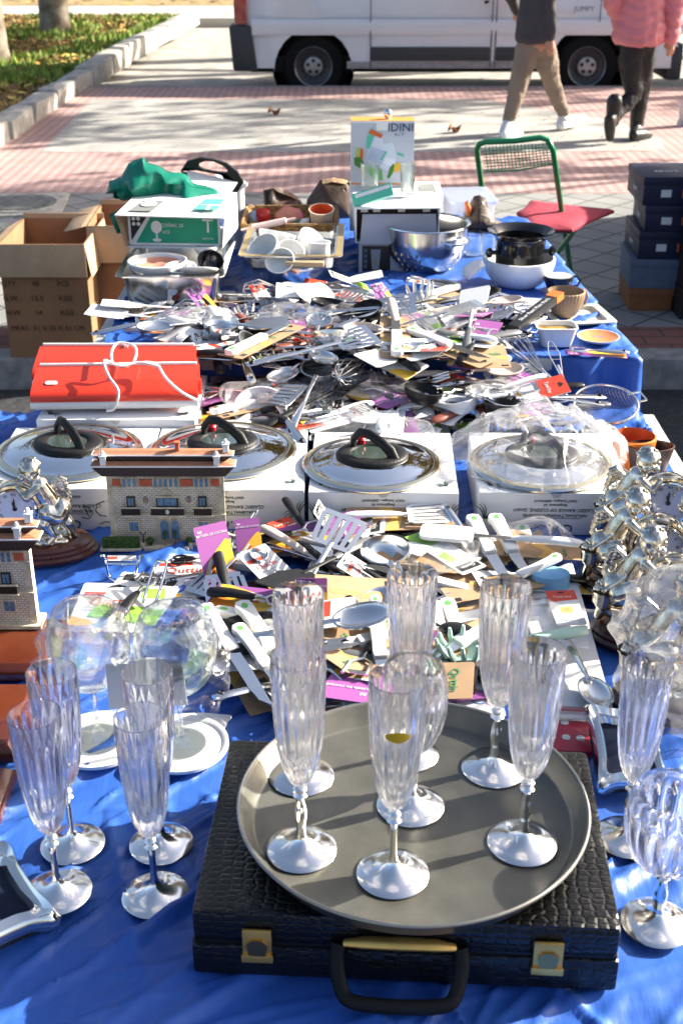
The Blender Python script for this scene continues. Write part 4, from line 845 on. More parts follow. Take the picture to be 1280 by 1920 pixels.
one('tissue', blob([(866,520),(868,500),(885,490),(903,485),(910,498),(895,510),(880,524)], 3.22, .03, .012, 20, 2, 4), mat('tissue', (.72,.72,.74), .8), 'crumpled white tissue between the colander and the ribbed bowl', 'tissue')
# ------------------------------------------------------------------ near table: white cookware cartons and lids
def fleur(mb, x, z, s, y, m=None, flip=1, horiz=None):
    """scrolled fan ornament: seven curling strokes from one foot"""
    mb.use(m or inkg)
    for k in range(7):
        a0 = R(-8+15*k); L = s*(1-.05*k); pts = []
        for i in range(6):
            t = i/5; aa = a0+.9*t*t*(1 if k > 2 else -.6); pts.append((x+flip*math.sin(aa)*L*t, z+math.cos(aa)*L*t))
        lft, rgt = [], []
        for i, (px_, pz_) in enumerate(pts):
            w_ = s*.030*math.sin(PI*min(.97, .12+i/5*.85)); q0, q1 = pts[max(i-1,0)], pts[min(i+1,5)]; dx, dz = q1[0]-q0[0], q1[1]-q0[1]; n_ = math.hypot(dx, dz) or 1
            lft.append((px_-dz/n_*w_, pz_+dx/n_*w_)); rgt.append((px_+dz/n_*w_, pz_-dx/n_*w_))
        P_ = lambda q: (q[0], y, q[1]) if horiz is None else (q[0], q[1], horiz)
        for i in range(5): mb.add([P_(lft[i]),P_(rgt[i]),P_(rgt[i+1]),P_(lft[i+1])], [(0,1,2,3)])
whitebox = mat('carton_white', (.74,.74,.74), .5, var=.025, vs=5)
def crc_box(w, l, h, T, lab, script=True, dash=True):
    K = Kit(); K.part('carton', MB().box((w/2,l/2,h/2), (w,l,h)), whitebox, bevel=.0015)
    mb = MB(); fleur(mb, .010, h*.38, .038, -.0008, flip=1); fleur(mb, w-.010, h*.38, .038, -.0008, flip=-1); mb.use(inkg)
    if dash: mb.box((w/2,-.0006,h*.40),(.10,.0006,.0008)).box((w*.24,.0008,h-.0006),(.09,.0008,.001)).box((w*.76,.0008,h-.0006),(.09,.0008,.001))
    for sx in (.02, w-.02): fleur(mb, sx, .03, .035, 0, flip=1 if sx < w/2 else -1, horiz=h+.0008)
    mb.use(inkg)
    K.part('printed_ornament', mb, smooth=False)
    for t_, z_, s_ in (('CLASSIC RANGE OF CUISINE, GmbH',.60,.0088),('HAUSHALTWAREN-HANDEL',.47,.0086),('Bergstrasse, 66',.72,.0065),('42657 Solingen, GERMANY',.82,.0065),('C.R.C.',.15,.026)):
        K.text(t_, s_*1.1, inkg, TR((w*.5,-.0007,h*z_), rx=PI/2) @ TR(rz=PI), shear=.2)
    K.part('thumb_notch', MB().prism(arc(w/2,h,.010,180,360,8), .0002, .0012, T=TR(rx=PI/2)), mat('notch_grey', (.45,.45,.46), .6), smooth=False)
    return K.put('cookware_carton', T, lab, 'box')
HB = .087
T, w_ = fb((579,1000),(856,1003), T1); b3 = T; crc_box(w_, .29, HB, T, 'white cookware carton under the middle lid, with fan ornaments and upside down print')
T4, w4 = fb((894,1001),(1178,1004), T1); crc_box(w4, .29, HB, T4, 'white cookware carton under the plastic wrapped lid at the right')
T, w2 = fb((271,996),(574,996), T1); crc_box(w2-.003, .30, HB, T, 'white cookware carton under the second lid, partly behind the toy house')
Tn, w1 = fb((-28,994),(267,994), T1); r_ = crc_box(w1, .30, HB, Tn, 'white cookware carton at the far left, with hand drawn letters on its front')
def hw(pts, T, parent):
    me = MB().tube(pts, .0016, 5, flat=.4).mesh('ink', ink); o = bpy.data.objects.new('handwriting', me); COL.objects.link(o); o.parent = parent; o.matrix_local = T
s_ = .001
for st in ([(0,0),(14,-3),(22,8),(16,20),(6,24)],[(4,26),(10,14),(14,2)],[(46,34),(32,28),(28,14),(36,4),(48,2)],[(52,34),(64,30),(66,14),(58,4)],[(34,-14),(44,-9),(60,-12)]):
    hw([((x+188)*s_,-.001,(y+28)*s_) for x, y in st], Matrix(), r_)
T, w_ = fb((84,860),(373,860), T1); T = TR((T.translation.x, 2.385, T1)); K = crc_box(w_, .27, .103, T, 'white cookware carton under the two red lamps')
# lids
blk_bak = mat('bakelite', (.013,.013,.013), .45, bump=.15, bs=300, spec=.3); redv = mat('red_valve', (.40,.01,.02), .3)
def lid_kit(r):
    K = Kit(); e = .0012
    K.part('dome', MB().lathe([(r,.003),(r+.002,.005),(r,.008),(r*.965,.008),(r*.94,.010),(r*.91,.009),(r*.80,.014),(r*.62,.0195),(r*.52,.022),(r*.50,.022),(.0005,.022)], 72), mat('lid_chrome', (.80,.80,.79), .035, 1), ang=60)
    K.part('rim', MB().lathe([(r*.992,.0),(r*1.004,.004),(r*.996,.0085),(r*.975,.0095),(r*.955,.0095),(r*.935,.0115),(r*.90,.0105)], 72), mat('lid_rim_tree_tint', (.86,.76,.52), .10, 1), ang=60)  # warm tint puts the reflection of yellow trees into the metal colour
    kr = .071; a_ = .98
    K.part('knob_base', MB().lathe([(.0005,.019),(kr,.0215),(kr,.025),(kr*.95,.029),(kr*.78,.031),(kr*.62,.030),(kr*.58,.027)], 56, T=TR(s=(1,.86,1))), blk_bak, ang=60)
    K.part('window', MB().lathe([(.0005,.0268),(kr*.60,.0268)], 32, T=TR(s=(1,.86,1))), mat('lid_window', (.06,.09,.08), .04, coat=1, metal=.3))
    hp = [(-kr*.52,.034,.024),(-kr*.50,.030,.046),(-kr*.34,.020,.063),(-kr*.10,.004,.066),(kr*.22,-.012,.056),(kr*.48,-.026,.042),(kr*.60,-.032,.025)]
    K.part('handle', MB().tube(hp, [.010,.0105,.0095,.009,.0095,.0105,.010], 12, flat=.62), blk_bak)
    K.part('valve', MB().lathe([(.008,.026),(.0085,.038),(.006,.041),(.0035,.041),(.0035,.047),(.0005,.048)], 18, T=TR((-kr*.28,kr*.62,.0))), redv); return K
lids = [((130,846),.146,'large chrome pot lid with black handle at the far left', -.25, Tn),((418,842),.146,'chrome pot lid behind the toy house roof, second from the left', .1, None),((697,868),.134,'chrome pot lid without wrapping in the middle, its black handle tilted', 0, None),((1014,866),.138,'chrome pot lid wrapped in clear plastic on the right carton', -.1, None)]
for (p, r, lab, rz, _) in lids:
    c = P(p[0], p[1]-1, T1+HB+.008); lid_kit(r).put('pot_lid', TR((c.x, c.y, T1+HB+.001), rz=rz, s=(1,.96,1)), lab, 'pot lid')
cw = P(1014,868,T1+HB)
def wrap(cx, cy, z, rx, ry, h, seed, n=46, amp=.02):
    mb = MB()
    def g(u, v):
        x, y = (u-.5)*2, (v-.5)*2; rr = max(abs(x), abs(y)); d = math.hypot(x, y) or 1; k = rr/d if d > 0 else 1; x2, y2 = x*(.35+.65*k), y*(.35+.65*k)
        q = math.hypot(x2, y2); p = Vector((x2*3+seed, y2*3, seed)); w_ = abs(noise.noise(p))+.5*abs(noise.noise(p*2.6))
        e = max(0, 1-q**3)
        z_ = h*e**.5*(.78+.0) + amp*(w_-.25)*(.35+e) + .02*max(0, q-.85)
        return (cx+x2*rx+amp*.9*noise.noise(p*1.3+Vector((0,0,7))), cy+y2*ry+amp*.9*noise.noise(p*1.3+Vector((9,0,7))), z+max(.002, z_))
    mb.grid(n, n, g); return mb
one('plastic_wrap', wrap(cw.x-.0, cw.y+.03, T1+HB, .168, .155, .10, 3.3, 60, .038), filmm('wrap_film', haze=.16, rough=.22), 'crumpled clear plastic wrapped round the lid at the right', 'plastic wrap', ang=180)
# red lamps with cords
redp = mat('red_plastic_gloss', (.64,.042,.018), .22, coat=.3, var=.04, vs=4)
def lamp_kit(w):
    K = Kit(); pr = [(.0,.012),(-.005,.020),(-.002,.030),(.010,.038),(.05,.050),(.098,.062)]
    mb = MB().loft([[(0,y,z) for y, z in pr]+[(0,.102,.056),(0,.09,.012)], [(w,y,z) for y, z in pr]+[(w,.102,.056),(w,.09,.012)]], cap0=True, cap1=True)
    K.part('housing', mb, redp, ang=50); K.part('tube', MB().tube([(-.001,.004,.009),(w+.001,.004,.009)], .0105, 14), whitep)
    K.part('top_strip', MB().box((w/2,.100,.0635),(w-.012,.007,.006)), whitep, bevel=.001); K.part('clip', MB().box((w*.55,.094,.060),(.008,.010,.012)), whitep)
    K.part('end_cap', MB().tube([(w+.0005,.046,.030),(w+.006,.046,.030)], .018, 16), redp, ang=50); return K
T, wl_ = fb((60,768),(371,764), .735); K = lamp_kit(wl_)
K.part('button', MB().prism(rrect(.026,.012,.006,5), 0, .0015, T=TR((.040,.034,.0462), rx=.28)), whitep)
cz = .0
def cord(pts): return MB().tube([Vector(p) for p in pts], .0031, 8)
def smooth_pts(pts, k=6):
    o = []; p = [Vector(pts[0])]+[Vector(a) for a in pts]+[Vector(pts[-1])]
    for i in range(1, len(p)-2):
        for j in range(k):
            t = j/k; a, b, c, d = p[i-1:i+3]
            o.append(.5*((2*b)+(c-a)*t+(2*a-5*b+4*c-d)*t*t+(3*b-a-3*c+d)*t**3))
    o.append(Vector(pts[-1])); return o
Ti = T.inverted(); zz = lambda px, py, z: Ti @ P(px, py, z)
cpts = [zz(300,688,.812),zz(262,680,.815),zz(225,686,.813),zz(196,676,.822),zz(204,705,.803),zz(222,733,.785),zz(215,765,.742),zz(200,770,.736)]
K.part('cord', cord(smooth_pts(cpts)), whitep)
K.part('cord', cord(smooth_pts([zz(262,680,.815),zz(292,682,.814),zz(312,710,.803),zz(340,735,.787),zz(372,752,.760)])), whitep)
K.put('strip_lamp', T, 'front red strip lamp with an oval white button and a white cord across it', 'lamp')
a, b = P(82,690,.752), P(372,690,.752); K = lamp_kit((b-a).length); T = TR((a.x,2.52,.745)); Ti = T.inverted(); zz = lambda px, py, z: Ti @ P(px, py, z)
K.part('cord', cord(smooth_pts([zz(210,680,.816),zz(210,658,.826),zz(222,643,.835),zz(250,648,.832),zz(256,662,.822),zz(250,682,.812)])), whitep)
K.put('strip_lamp', T, 'rear red strip lamp lying behind the first one', 'lamp')

# ------------------------------------------------------------------ souvenir house
stone = mat('cast_stone', (.62,.54,.38), .8, var=.25, vs=60, bump=.3, bs=200)
def brick_small(name, c1, c2, mo, w, h):
    m = brickmat(name, c1, c2, mo, w, h, 0, .0006, .5, .2, .8, 60); nt = m.node_tree; mp = [n for n in nt.nodes if n.type == 'MAPPING'][0]; mp.inputs['Rotation'].default_value = (PI/2, 0, 0); mp.inputs['Rotation'].default_value = (-PI/2,0,0); return m
hbrick = brick_small('pale_little_bricks', (.86,.81,.68), (.80,.72,.56), (.42,.34,.20), .0085, .0042)
rtile = brick_small('roof_tiles', (.72,.36,.20), (.80,.50,.32), (.35,.12,.05), .004, .003); rtile.node_tree.nodes['Brick Texture'].inputs['Mortar Size'].default_value = .0009
[n for n in rtile.node_tree.nodes if n.type == 'MAPPING'][0].inputs['Rotation'].default_value = (0,0,0)
hred, hblue, hdark = mat('red_little_bricks', (.48,.11,.05), .8, var=.2, vs=150), mat('blue_panes', (.10,.20,.30), .3, var=.3, vs=150), mat('dark_wood', (.035,.022,.016), .6)
hedge_m = mat('model_hedge', (.025,.07,.012), .9, col2=(.10,.19,.03), vs=220, bump=1, bs=300)
HK = Kit(); ux, uz = .000213, .00024; W_ = .213; dp = .022
X = lambda x: (x-100)*ux-.0
Z = lambda z: (910-z)*uz
HK.part('wall', MB().use(hbrick).box((W_/2,dp/2,.075),(W_-.004,dp,.142)).use(stone).box((W_/2,dp/2,.003),(W_+.014,dp+.02,.006)).box((W_/2,-.001,Z(648)),(W_+.002,.006,.0035)).box((W_/2,-.0006,Z(415)),(W_+.001,.004,.0025)).box((W_/2,0,Z(366)),(W_,.0016,.022)).box((.006,.0,.075),(.012,.0018,.140)).box((W_-.006,.0,.075),(.012,.0018,.140)).box((W_/2,0,.032),(.048,.0022,.060)), smooth=False)
mb = MB().use(hred)
for a_, b_ in ((150,220),(378,485),(728,835),(988,1060)): mb = MB().use(hred).box(((X(a_)+X(b_))/2,-.0016,Z(375)),((b_-a_)*ux,.0016,.0135)); HK.part('brick_panel', mb, smooth=False)
def win(name, cx, cz, w, h, fr, arch=False, panes=1):
    i = HK.part(name, MB().box((cx,-.0022,cz),(w+.004,.003,h+.004)) if not arch else MB().prism([(x,z) for x, z in arc(cx,cz+h/2-w/2,w/2+.0018,0,180,8)]+[(cx-w/2-.0018,cz-h/2),(cx+w/2+.0018,cz-h/2)], 0, .003, T=TR((0,-.0006,0), rx=PI/2)), fr, smooth=False)
    g_ = MB()
    if arch: g_.prism([(x,z) for x, z in arc(cx,cz+h/2-w/2,w/2,0,180,8)]+[(cx-w/2,cz-h/2),(cx+w/2,cz-h/2)], 0, .0008, T=TR((0,-.0037,0), rx=PI/2))
    else:
        for k in range(panes): g_.box((cx-w/2+w*(k+.5)/panes,-.0040,cz),(w/panes-.0012,.0008,h-.001))
    HK.part('pane', g_, hblue, parent=i, smooth=False)
for x_ in (252,296,340,516,560,604,648,692,866,908,952): win('window', X(x_), Z(372), .0056, .0165, stone, True)
for x_ in (296,908): win('window', X(x_), Z(535), .0115, .0165, hdark, False, 2)
win('window', X(607), Z(535), .036, .0165, hdark, False, 3)
for x_ in (306,908): win('window', X(x_), Z(745), .018, .019, stone, False, 2)
for x_ in (570,662): win('door', X(x_), Z(772), .015, .0385, stone, True)
for a_, b_ in ((215,372),(470,748),(836,985)):
    cx = (X(a_)+X(b_))/2; ww = (b_-a_)*ux; i = HK.part('balcony', MB().box((cx,-.004,Z(645)),(ww+.005,.012,.003)).box((cx,-.0085,Z(576)),(ww+.004,.003,.0022)), stone)
    bb = MB(); n_ = int(ww/.0021)
    for k in range(n_+1): bb.box((cx-ww/2+ww*k/n_,-.0085,Z(611)),(.0011,.0016,.015))
    HK.part('railing', bb.box((cx,-.0078,Z(611)),(ww,.0004,.015)), hdark, parent=i, smooth=False)
cr = MB().ball((X(607),-.010,Z(608)),(.0038,.0012,.0048),10); HK.part('crest', cr, mat('crest_pale', (.6,.58,.52), .6))
for x_ in (422,790): HK.part('shield', MB().ball((X(x_),-.001,Z(520)),(.0052,.0022,.0075),10,).box((X(x_),-.0025,Z(515)),(.004,.002,.008)), mat('shield_dark', (.12,.09,.07), .7, col2=(.45,.40,.32), vs=300))
HK.part('gable_ornament', MB().prism([(x,z) for x, z in arc(X(605),Z(478),.010,0,180,10,.011)], 0, .003, T=TR(rx=PI/2)).box((X(607),-.003,Z(492)),(.044,.004,.0025)), stone)
eave = lambda z0, z1, s, zz0, y0, y1, ex: MB().hexa([(-.002+ex*0,y0+.008,zz0),(W_+.002,y0+.008,zz0),(W_+.002,y1-.008,zz0),(-.002,y1-.008,zz0),(-.026,y0-.014,zz0+.014),(W_+.026,y0-.014,zz0+.014),(W_+.026,y1+.012,zz0+.014),(-.026,y1+.012,zz0+.014)])
def tier(z0, hh, y0, y1, ex, mb):
    mb.use(hdark).hexa([(-.004,y0+.004,z0),(W_+.004,y0+.004,z0),(W_+.004,y1,z0),(-.004,y1,z0),(-ex,y0,z0+hh),(W_+ex,y0,z0+hh),(W_+ex,y1,z0+hh),(-ex,y1,z0+hh)])
    mb.use(whitep).box((W_/2,(y0+y1)/2,z0+hh+.0012),(W_+2*ex+.003,y1-y0+.003,.0024))
    return mb.use(rtile).hexa([(-ex,y0,z0+hh+.0024),(W_+ex,y0,z0+hh+.0024),(W_+ex,y1,z0+hh+.0024),(-ex,y1,z0+hh+.0024),(-ex*.2,y0+.010,z0+hh+.007),(W_+ex*.2,y0+.010,z0+hh+.007),(W_+ex*.2,y1,z0+hh+.007),(-ex*.2,y1,z0+hh+.007)])
mb = tier(.146,.020,-.018,.010,.022,MB()); mb = tier(.1725,.012,-.010,.009,.019,mb); e1 = HK.part('roof', mb, smooth=False)
for (x_, y_, z_) in ((.000,-.012,.170),(W_-.010,-.012,.170),(W_+.006,.0,.188)): HK.part('chimney', MB().box((x_,y_,z_+.007),(.010,.010,.016)).box((x_,y_,z_+.016),(.013,.013,.003)).ball((x_,y_,z_+.021),(.004,.004,.005),8), whitep, parent=e1)
HK.part('chimney', MB().box((.132,.002,.197),(.007,.008,.016)).box((.132,.002,.206),(.009,.010,.003)), hred, parent=e1)
hg = MB().box((.020,-.018,.014),(.068,.014,.019)); HK.part('hedge', hg, hedge_m, bevel=.002)
HK.part('planter', MB().box((.020,-.018,.0025),(.075,.020,.005)).box((.148,-.016,.005),(.006,.006,.015)).box((.060,-.016,.006),(.007,.010,.014)).box((.104,-.018,.003),(.082,.016,.006)), stone, bevel=.0006)
for x_ in (.073,.145): HK.part('shrub', MB().ball((x_,-.012,.015),(.0075,.006,.007),10).box((x_,-.012,.005),(.008,.008,.006)), hedge_m)
for x_ in (.100,.1195):
    i = HK.part('topiary', MB().ball((x_,-.010,.029),(.0042,.0042,.0045),10).tube([(x_,-.010,.008),(x_,-.010,.028)],.0008,6), hedge_m); HK.part('pot', MB().lathe([(.0022,0),(.0034,.006),(.0005,.006)],12,T=TR((x_,-.010,.007))), mat('terracotta'), parent=i)
HK.part('lamp_post', MB().tube([(.062,-.018,.010),(.062,-.018,.030)],.0012,8).tube([(.057,-.018,.034),(.062,-.018,.029),(.067,-.018,.034)],.001,6).ball((.057,-.018,.035),.0016,8).ball((.067,-.018,.035),.0016,8), hdark)
a = P(211,1021,T1+.004); HK.put('souvenir_house', TR((a.x,a.y,T1+.004),rz=.0,s=1.0), 'whole little model house with three balconies standing before the white cartons', 'model house')
# wooden plinths at the left edge
wood = mat('polished_mahogany', (.075,.014,.006), .22, col2=(.13,.030,.010), vs=9, coat=.5)
def plinth(pbr, pfr, z, h, lab, wd=.26):
    a, b = P(*pbr, z), P(*pfr, z); d = (a-b); L = d.length; ang = math.atan2(d.y, d.x)-PI/2
    K = Kit(); K.part('top', MB().hexa([(-wd,-.010,0),(.010,-.010,0),(.010,L+.01,0),(-wd,L+.01,0),(-wd,0,.010),(0,0,.010),(0,L,.010),(-wd,L,.010)], T=TR((0,0,h-.010))), wood, bevel=.0012)
    K.part('foot_board', MB().box((-wd/2+.006,L/2,(h-.0105)/2),(wd+.014,L+.022,h-.0105)), wood, bevel=.002)
    return K.put('wooden_plinth', TR((b.x,b.y,z-h),rz=ang*0), lab, 'plinth')
plinth((103,1161),(79,1243), T1+.028, .026, 'polished red wood plinth carrying the cut off model house')
plinth((56,1283),(14,1394), T1+.028, .026, 'polished red wood plinth in front of the one under the model house')
plinth((13,1440),(-22,1520), T1+.028, .026, 'corner of a red wood plinth beside the two left flutes')
a = P(72,1186,T1+.030); HK.put('souvenir_house', TR((a.x-W_-.004,a.y+.02,T1+.0295),s=1.0), 'model house cut by the left edge, standing on a red wood plinth', 'model house')

# ------------------------------------------------------------------ silver cherub clocks
dwood = mat('dark_mahogany', (.045,.014,.007), .25, col2=(.085,.026,.012), vs=12, coat=.5)
dial = mat('clock_dial', (.62,.66,.74), .25, coat=.6)
def cherub_mb(o, hx=1, s=1.0, knee=True):
    """little winged child, o = hips, leaning towards hx"""
    o = Vector(o); v = lambda x, y, z: o+Vector((x*hx*s, y*s, z*s))
    ch = [([v(0,0,0), v(.012,-.002,.028), v(.022,-.004,.052)], [.021*s,.020*s,.017*s]), ([v(.022,-.004,.052), v(.030,-.008,.066)], [.010*s,.009*s]),
          ([v(0,-.01,-.004), v(.016,-.022,-.022), v(.004,-.020,-.052), v(.014,-.034,-.056)], [.015*s,.0125*s,.0085*s,.007*s]), ([v(-.006,.008,-.006), v(-.022,.0,-.030), v(-.030,.006,-.058)], [.015*s,.0125*s,.008*s]),
          ([v(.024,-.016,.048), v(.044,-.026,.034), v(.058,-.018,.050)], [.0085*s,.0075*s,.0055*s]), ([v(.020,.010,.050), v(.040,.006,.060), v(.054,.0,.074)], [.0085*s,.0075*s,.0055*s]),
          ([v(-.012,.0,.002), v(-.004,-.010,-.010), v(.010,-.018,.0)], [.021*s,.022*s,.018*s])]
    mb = fig(ch); rs = random.getstate(); random.seed(5)
    mb.ball(v(.034,-.012,.083), (.0195*s,.019*s,.020*s), 14); mb.ball(v(.040,-.029,.079), (.004*s,.004*s,.004*s), 8); mb.ball(v(.047,-.026,.074), (.008*s,.006*s,.007*s), 8); mb.ball(v(.032,-.028,.074), (.007*s,.006*s,.006*s), 8)
    for k in range(46):
        a, b = random.uniform(0,2*PI), random.uniform(.1,1.45); mb.ball(v(.034+.0185*math.cos(a)*math.cos(b), -.006+.0185*math.sin(a)*math.cos(b), .085+.0190*math.sin(b)), .0042*s, 7)
    for k in range(5): mb.tube([v(.0,.012,.044), v(-.014-.002*k,.016,.056-.007*k), v(-.026-.001*k,.015,.050-.010*k)], [.007*s,.0078*s,.0045*s], 8, flat=.7)
    random.setstate(rs); return mb
def clock_kit(mirror, basket):
    K = Kit(); g = lambda a_, z: (a_, z)
    K.part('base', MB().lathe([(.0005,0),(.118,0),(.120,.006),(.112,.010),(.113,.016),(.106,.019),(.107,.024),(.098,.028),(.094,.030),(.0005,.030)], 64, T=TR(s=(1,.60,1))), dwood, ang=50)
    mb = MB(); rs = random.getstate(); random.seed(9)
    mb.lathe([(.0005,.029),(.078,.029),(.074,.036),(.060,.041),(.0005,.043)], 40, T=TR(s=(1,.55,1)), fn=lambda i,a: 1+.07*math.sin(a*5)+.05*math.sin(a*9+1))
    for k in range(9):
        a = random.uniform(0,2*PI); mb.ball((.055*math.cos(a), .026*math.sin(a), .040), (random.uniform(.010,.018),.010,random.uniform(.005,.010)), 9)
    for k in range(6): mb.tube([(-.075+.02*k,-.030,.033),(-.062+.02*k,-.040+.004*(k%2),.037),(-.050+.02*k,-.030,.034)], .004, 6)
    m = mirror; cxk = (.012 if basket else .034)*m
    # stem under the drum and ribbon
    mb.tube([(cxk,.004,.038),(cxk,.004,.060),(cxk,.004,.075)], [.020,.014,.020], 12)
    K.part('rock', mb, silverm, remesh=.0022)
    cz_, cr_ = .108, .047
    dr = MB(); Td = TR((cxk,-.004,cz_), rx=PI/2)
    dr.lathe([(.0005,-.030),(.040,-.030),(.047,-.018),(.048,.0),(.0465,.008),(.0495,.012),(.052,.016),(.050,.021),(.045,.022),(.0425,.019)], 56, T=Td)
    d = K.part('clock_drum', dr, silverm, ang=50); K.part('bezel', MB().lathe([(.0415,.0195),(.0435,.0245),(.0405,.0255),(.0385,.021)], 56, T=Td), chrome, parent=d)
    K.part('dial', MB().lathe([(.0005,.0205),(.040,.0205)], 48, T=Td), dial, parent=d)
    for k, t_ in enumerate(('XII','I','II','III','IIII','V','VI','VII','VIII','IX','X','XI')):
        a = PI/2-k*PI/6; K.text(t_, .0085, ink, Td @ TR((.031*math.cos(a),.031*math.sin(a),.0212), rz=a-PI/2), name='numeral', ext=.0001)
    K.part('hand', MB().use(ink).prism([(-.001,-.004),(.001,-.004),(.0018,.016),(0,.026),(-.0018,.016)], .0222, .0226, T=Td).lathe([(.0005,.0232),(.0045,.0228),(.0045,.0214)], 16, T=Td), parent=d)
    K.part('hand', MB().prism([(-.001,-.002),(.0016,-.002),(.002,.012),(0,.018),(-.0014,.012)], .0227, .0231, T=Td @ TR(rz=.25)), ink, parent=d)
    K.part('cherub', cherub_mb((-.070*m if basket else -.040*m, -.008, .100), m, 1.08), silverm, remesh=.0015)
    if basket:
        bm_ = MB(); bx = -.098*m; bm_.lathe([(.012,.060),(.018,.070),(.020,.088),(.023,.094)], 24, T=TR((bx,-.014,.0)), fn=lambda i,a: 1+.05*math.cos(a*12))
        for k in range(38):
            a, rr = random.uniform(0,2*PI), random.uniform(0,.018); bm_.ball((bx+rr*math.cos(a), -.014+rr*math.sin(a), .096+random.uniform(0,.016)*(1-rr/.022)), random.uniform(.004,.006), 7)
        bm_.tube([(-.052*m,-.018,.140),(-.076*m,-.024,.118),(bx,-.026,.100)], [.008,.007,.005], 9); bm_.tube([(bx,-.012,.062),(-.090*m,-.010,.050),(-.066*m,-.006,.038)], [.010,.009,.012], 8)
        K.part('fruit_basket', bm_, silverm, ang=70)
        K.part('cherub', cherub_mb((.092*m, .004, .108), -m, .9), silverm, remesh=.0019)
        gr_ = MB()
        for k in range(26): gr_.ball((cxk+.012*m+random.uniform(-.006,.006), -.022+random.uniform(-.004,.004), .150-k*.0011+random.uniform(-.002,.002)), .0030, 7)
        K.part('grape_bunch', gr_, silverm, ang=70)
    random.setstate(rs); return K
ck = clock_kit(-1, False)
c = P(62,1066,T1); ck.put('mantel_clock', TR((c.x, c.y+.062, T1+.004), s=.90, rz=.06), 'silver clock with one cherub on a red brown oval base, cut by the left edge', 'clock')
ck = clock_kit(1, True)
for (px, py, sc, rz, lab) in ((1240,1066,.97,-.10,'silver cherub clock farthest back of the three at the right edge, behind the kraft card'),(1222,1156,.97,-.10,'middle silver cherub clock with a basket of fruit and a dark oval base'),(1252,1242,.97,-.08,'nearest unwrapped silver cherub clock, its brown base above the right flute')):
    c = P(px, py, T1); ck.put('mantel_clock', TR((c.x, c.y+.072, T1+.004), s=sc, rz=rz), lab, 'clock')
c = P(1325,1372,T1); ck.put('mantel_clock', TR((c.x, c.y+.072, T1+.004), s=1.06), 'silver cherub clock wrapped in clear plastic at the right edge', 'clock')
def sleeve(cx, cy, z0, r0, h, seed, n=40, top=.35):
    mb = MB()
    def g(u, v):
        a = 2*PI*u; p = Vector((math.cos(a)*2+seed, math.sin(a)*2, v*5)); w_ = noise.noise(p)+.5*noise.noise(p*2.7)
        r = r0*(1+.10*math.sin(v*PI))*(1-(1-top)*max(0,v-.8)/.2)*(1+.20*w_)
        if v > .999: r *= .3
        return (cx+r*math.cos(a), cy+r*math.sin(a), z0+h*v+.008*w_*min(1,v*8))
    mb.grid(n, n, g); return mb
one('plastic_wrap', sleeve(c.x-.01, c.y+.072, T1+.006, .100, .215, 4.2, 60, .5), filmm('wrap_film'), 'crumpled clear plastic round the silver clock at the right edge', 'plastic wrap', ang=180)
# cups behind the right clocks
c_ = P(1192,893,T1)+Vector((0,.05,0)); K = Kit(); K.part('cup', MB().lathe([(.0005,0),(.038,0),(.042,.02),(.046,.066),(.042,.068)],40), mat('orange_glaze2', (.70,.19,.03), .3)); K.part('inside_glaze', MB().lathe([(.042,.0685),(.037,.02),(.0005,.006)],40), mat('orange_glaze', (.52,.10,.03), .3))
K.put('cup', TR((c_.x,c_.y,T1+.004)), 'orange cup behind the silver clocks at the right corner of the lower table', 'cup')
c_ = P(1222,905,T1)+Vector((0,.045,0)); K = Kit(); K.part('dish', MB().lathe([(.0005,0),(.036,0),(.050,.060),(.047,.061)],40,T=TR(s=(1,.62,1))), mat('dark_glaze', (.07,.045,.035), .3)); K.part('inside_glaze', MB().lathe([(.047,.0612),(.034,.02),(.0005,.012)],40,T=TR(s=(1,.62,1))), mat('dark_inside', (.05,.035,.03), .2, var=.4, vs=60))
K.put('oval_dish', TR((c_.x,c_.y,T1+.004)), 'dark oval dish with pale rim in front of the orange cup', 'dish')
c_ = P(1128,850,T1)+Vector((0,.06,0)); one('bowl', bowl_mb(.055,.05,foot=.3,curve=.8), mat('grey_plastic', (.10,.105,.11), .4), 'grey bowl tipped behind the wrapped lid', 'bowl', TR((c_.x,c_.y,T1+.05),rx=PI*.86))
one('spoon_handle', MB().tube([PD(1190,838,2.50),PD(1180,822,2.52),PD(1168,802,2.54)], [.010,.008,.006], 10), mat('lime_plastic', (.38,.50,.10), .4), 'pale green handle sticking up beside the orange cup', 'handle')
# ------------------------------------------------------------------ utensils: every kind points along +Y from its handle end, 1 unit = 1 m
bplast = mat('beige_plastic', (.62,.52,.44), .4); mint = mat('mint_plastic', (.42,.60,.50), .4); gplast = mat('grey_nylon', (.13,.135,.14), .4); lightg = mat('light_grey_plastic', (.42,.43,.43), .35)
hand_white = mat('knife_white', (.74,.74,.71), .35, var=.03, vs=60); gdot = mat('green_dot', (.12,.45,.08), .4); rdot = mat('red_dot', (.7,.06,.03), .4)
purple = mat('card_purple', (.33,.10,.32), .4); cor = mat('card_orange', (.80,.26,.03), .4); cye = mat('card_yellow', (.85,.50,.05), .4); cred = mat('card_red', (.66,.07,.03), .4); cgr = mat('card_green', (.28,.55,.07), .45); cblk = mat('card_black', (.03,.03,.03), .4)
cbl = mat('card_blue', (.15,.25,.50), .4); kr2 = mat('kraft_print', (.66,.40,.10), .7); qgreen = mat('quttin_green', (.04,.28,.13), .5); pinkc = mat('card_pink', (.62,.28,.45), .4)
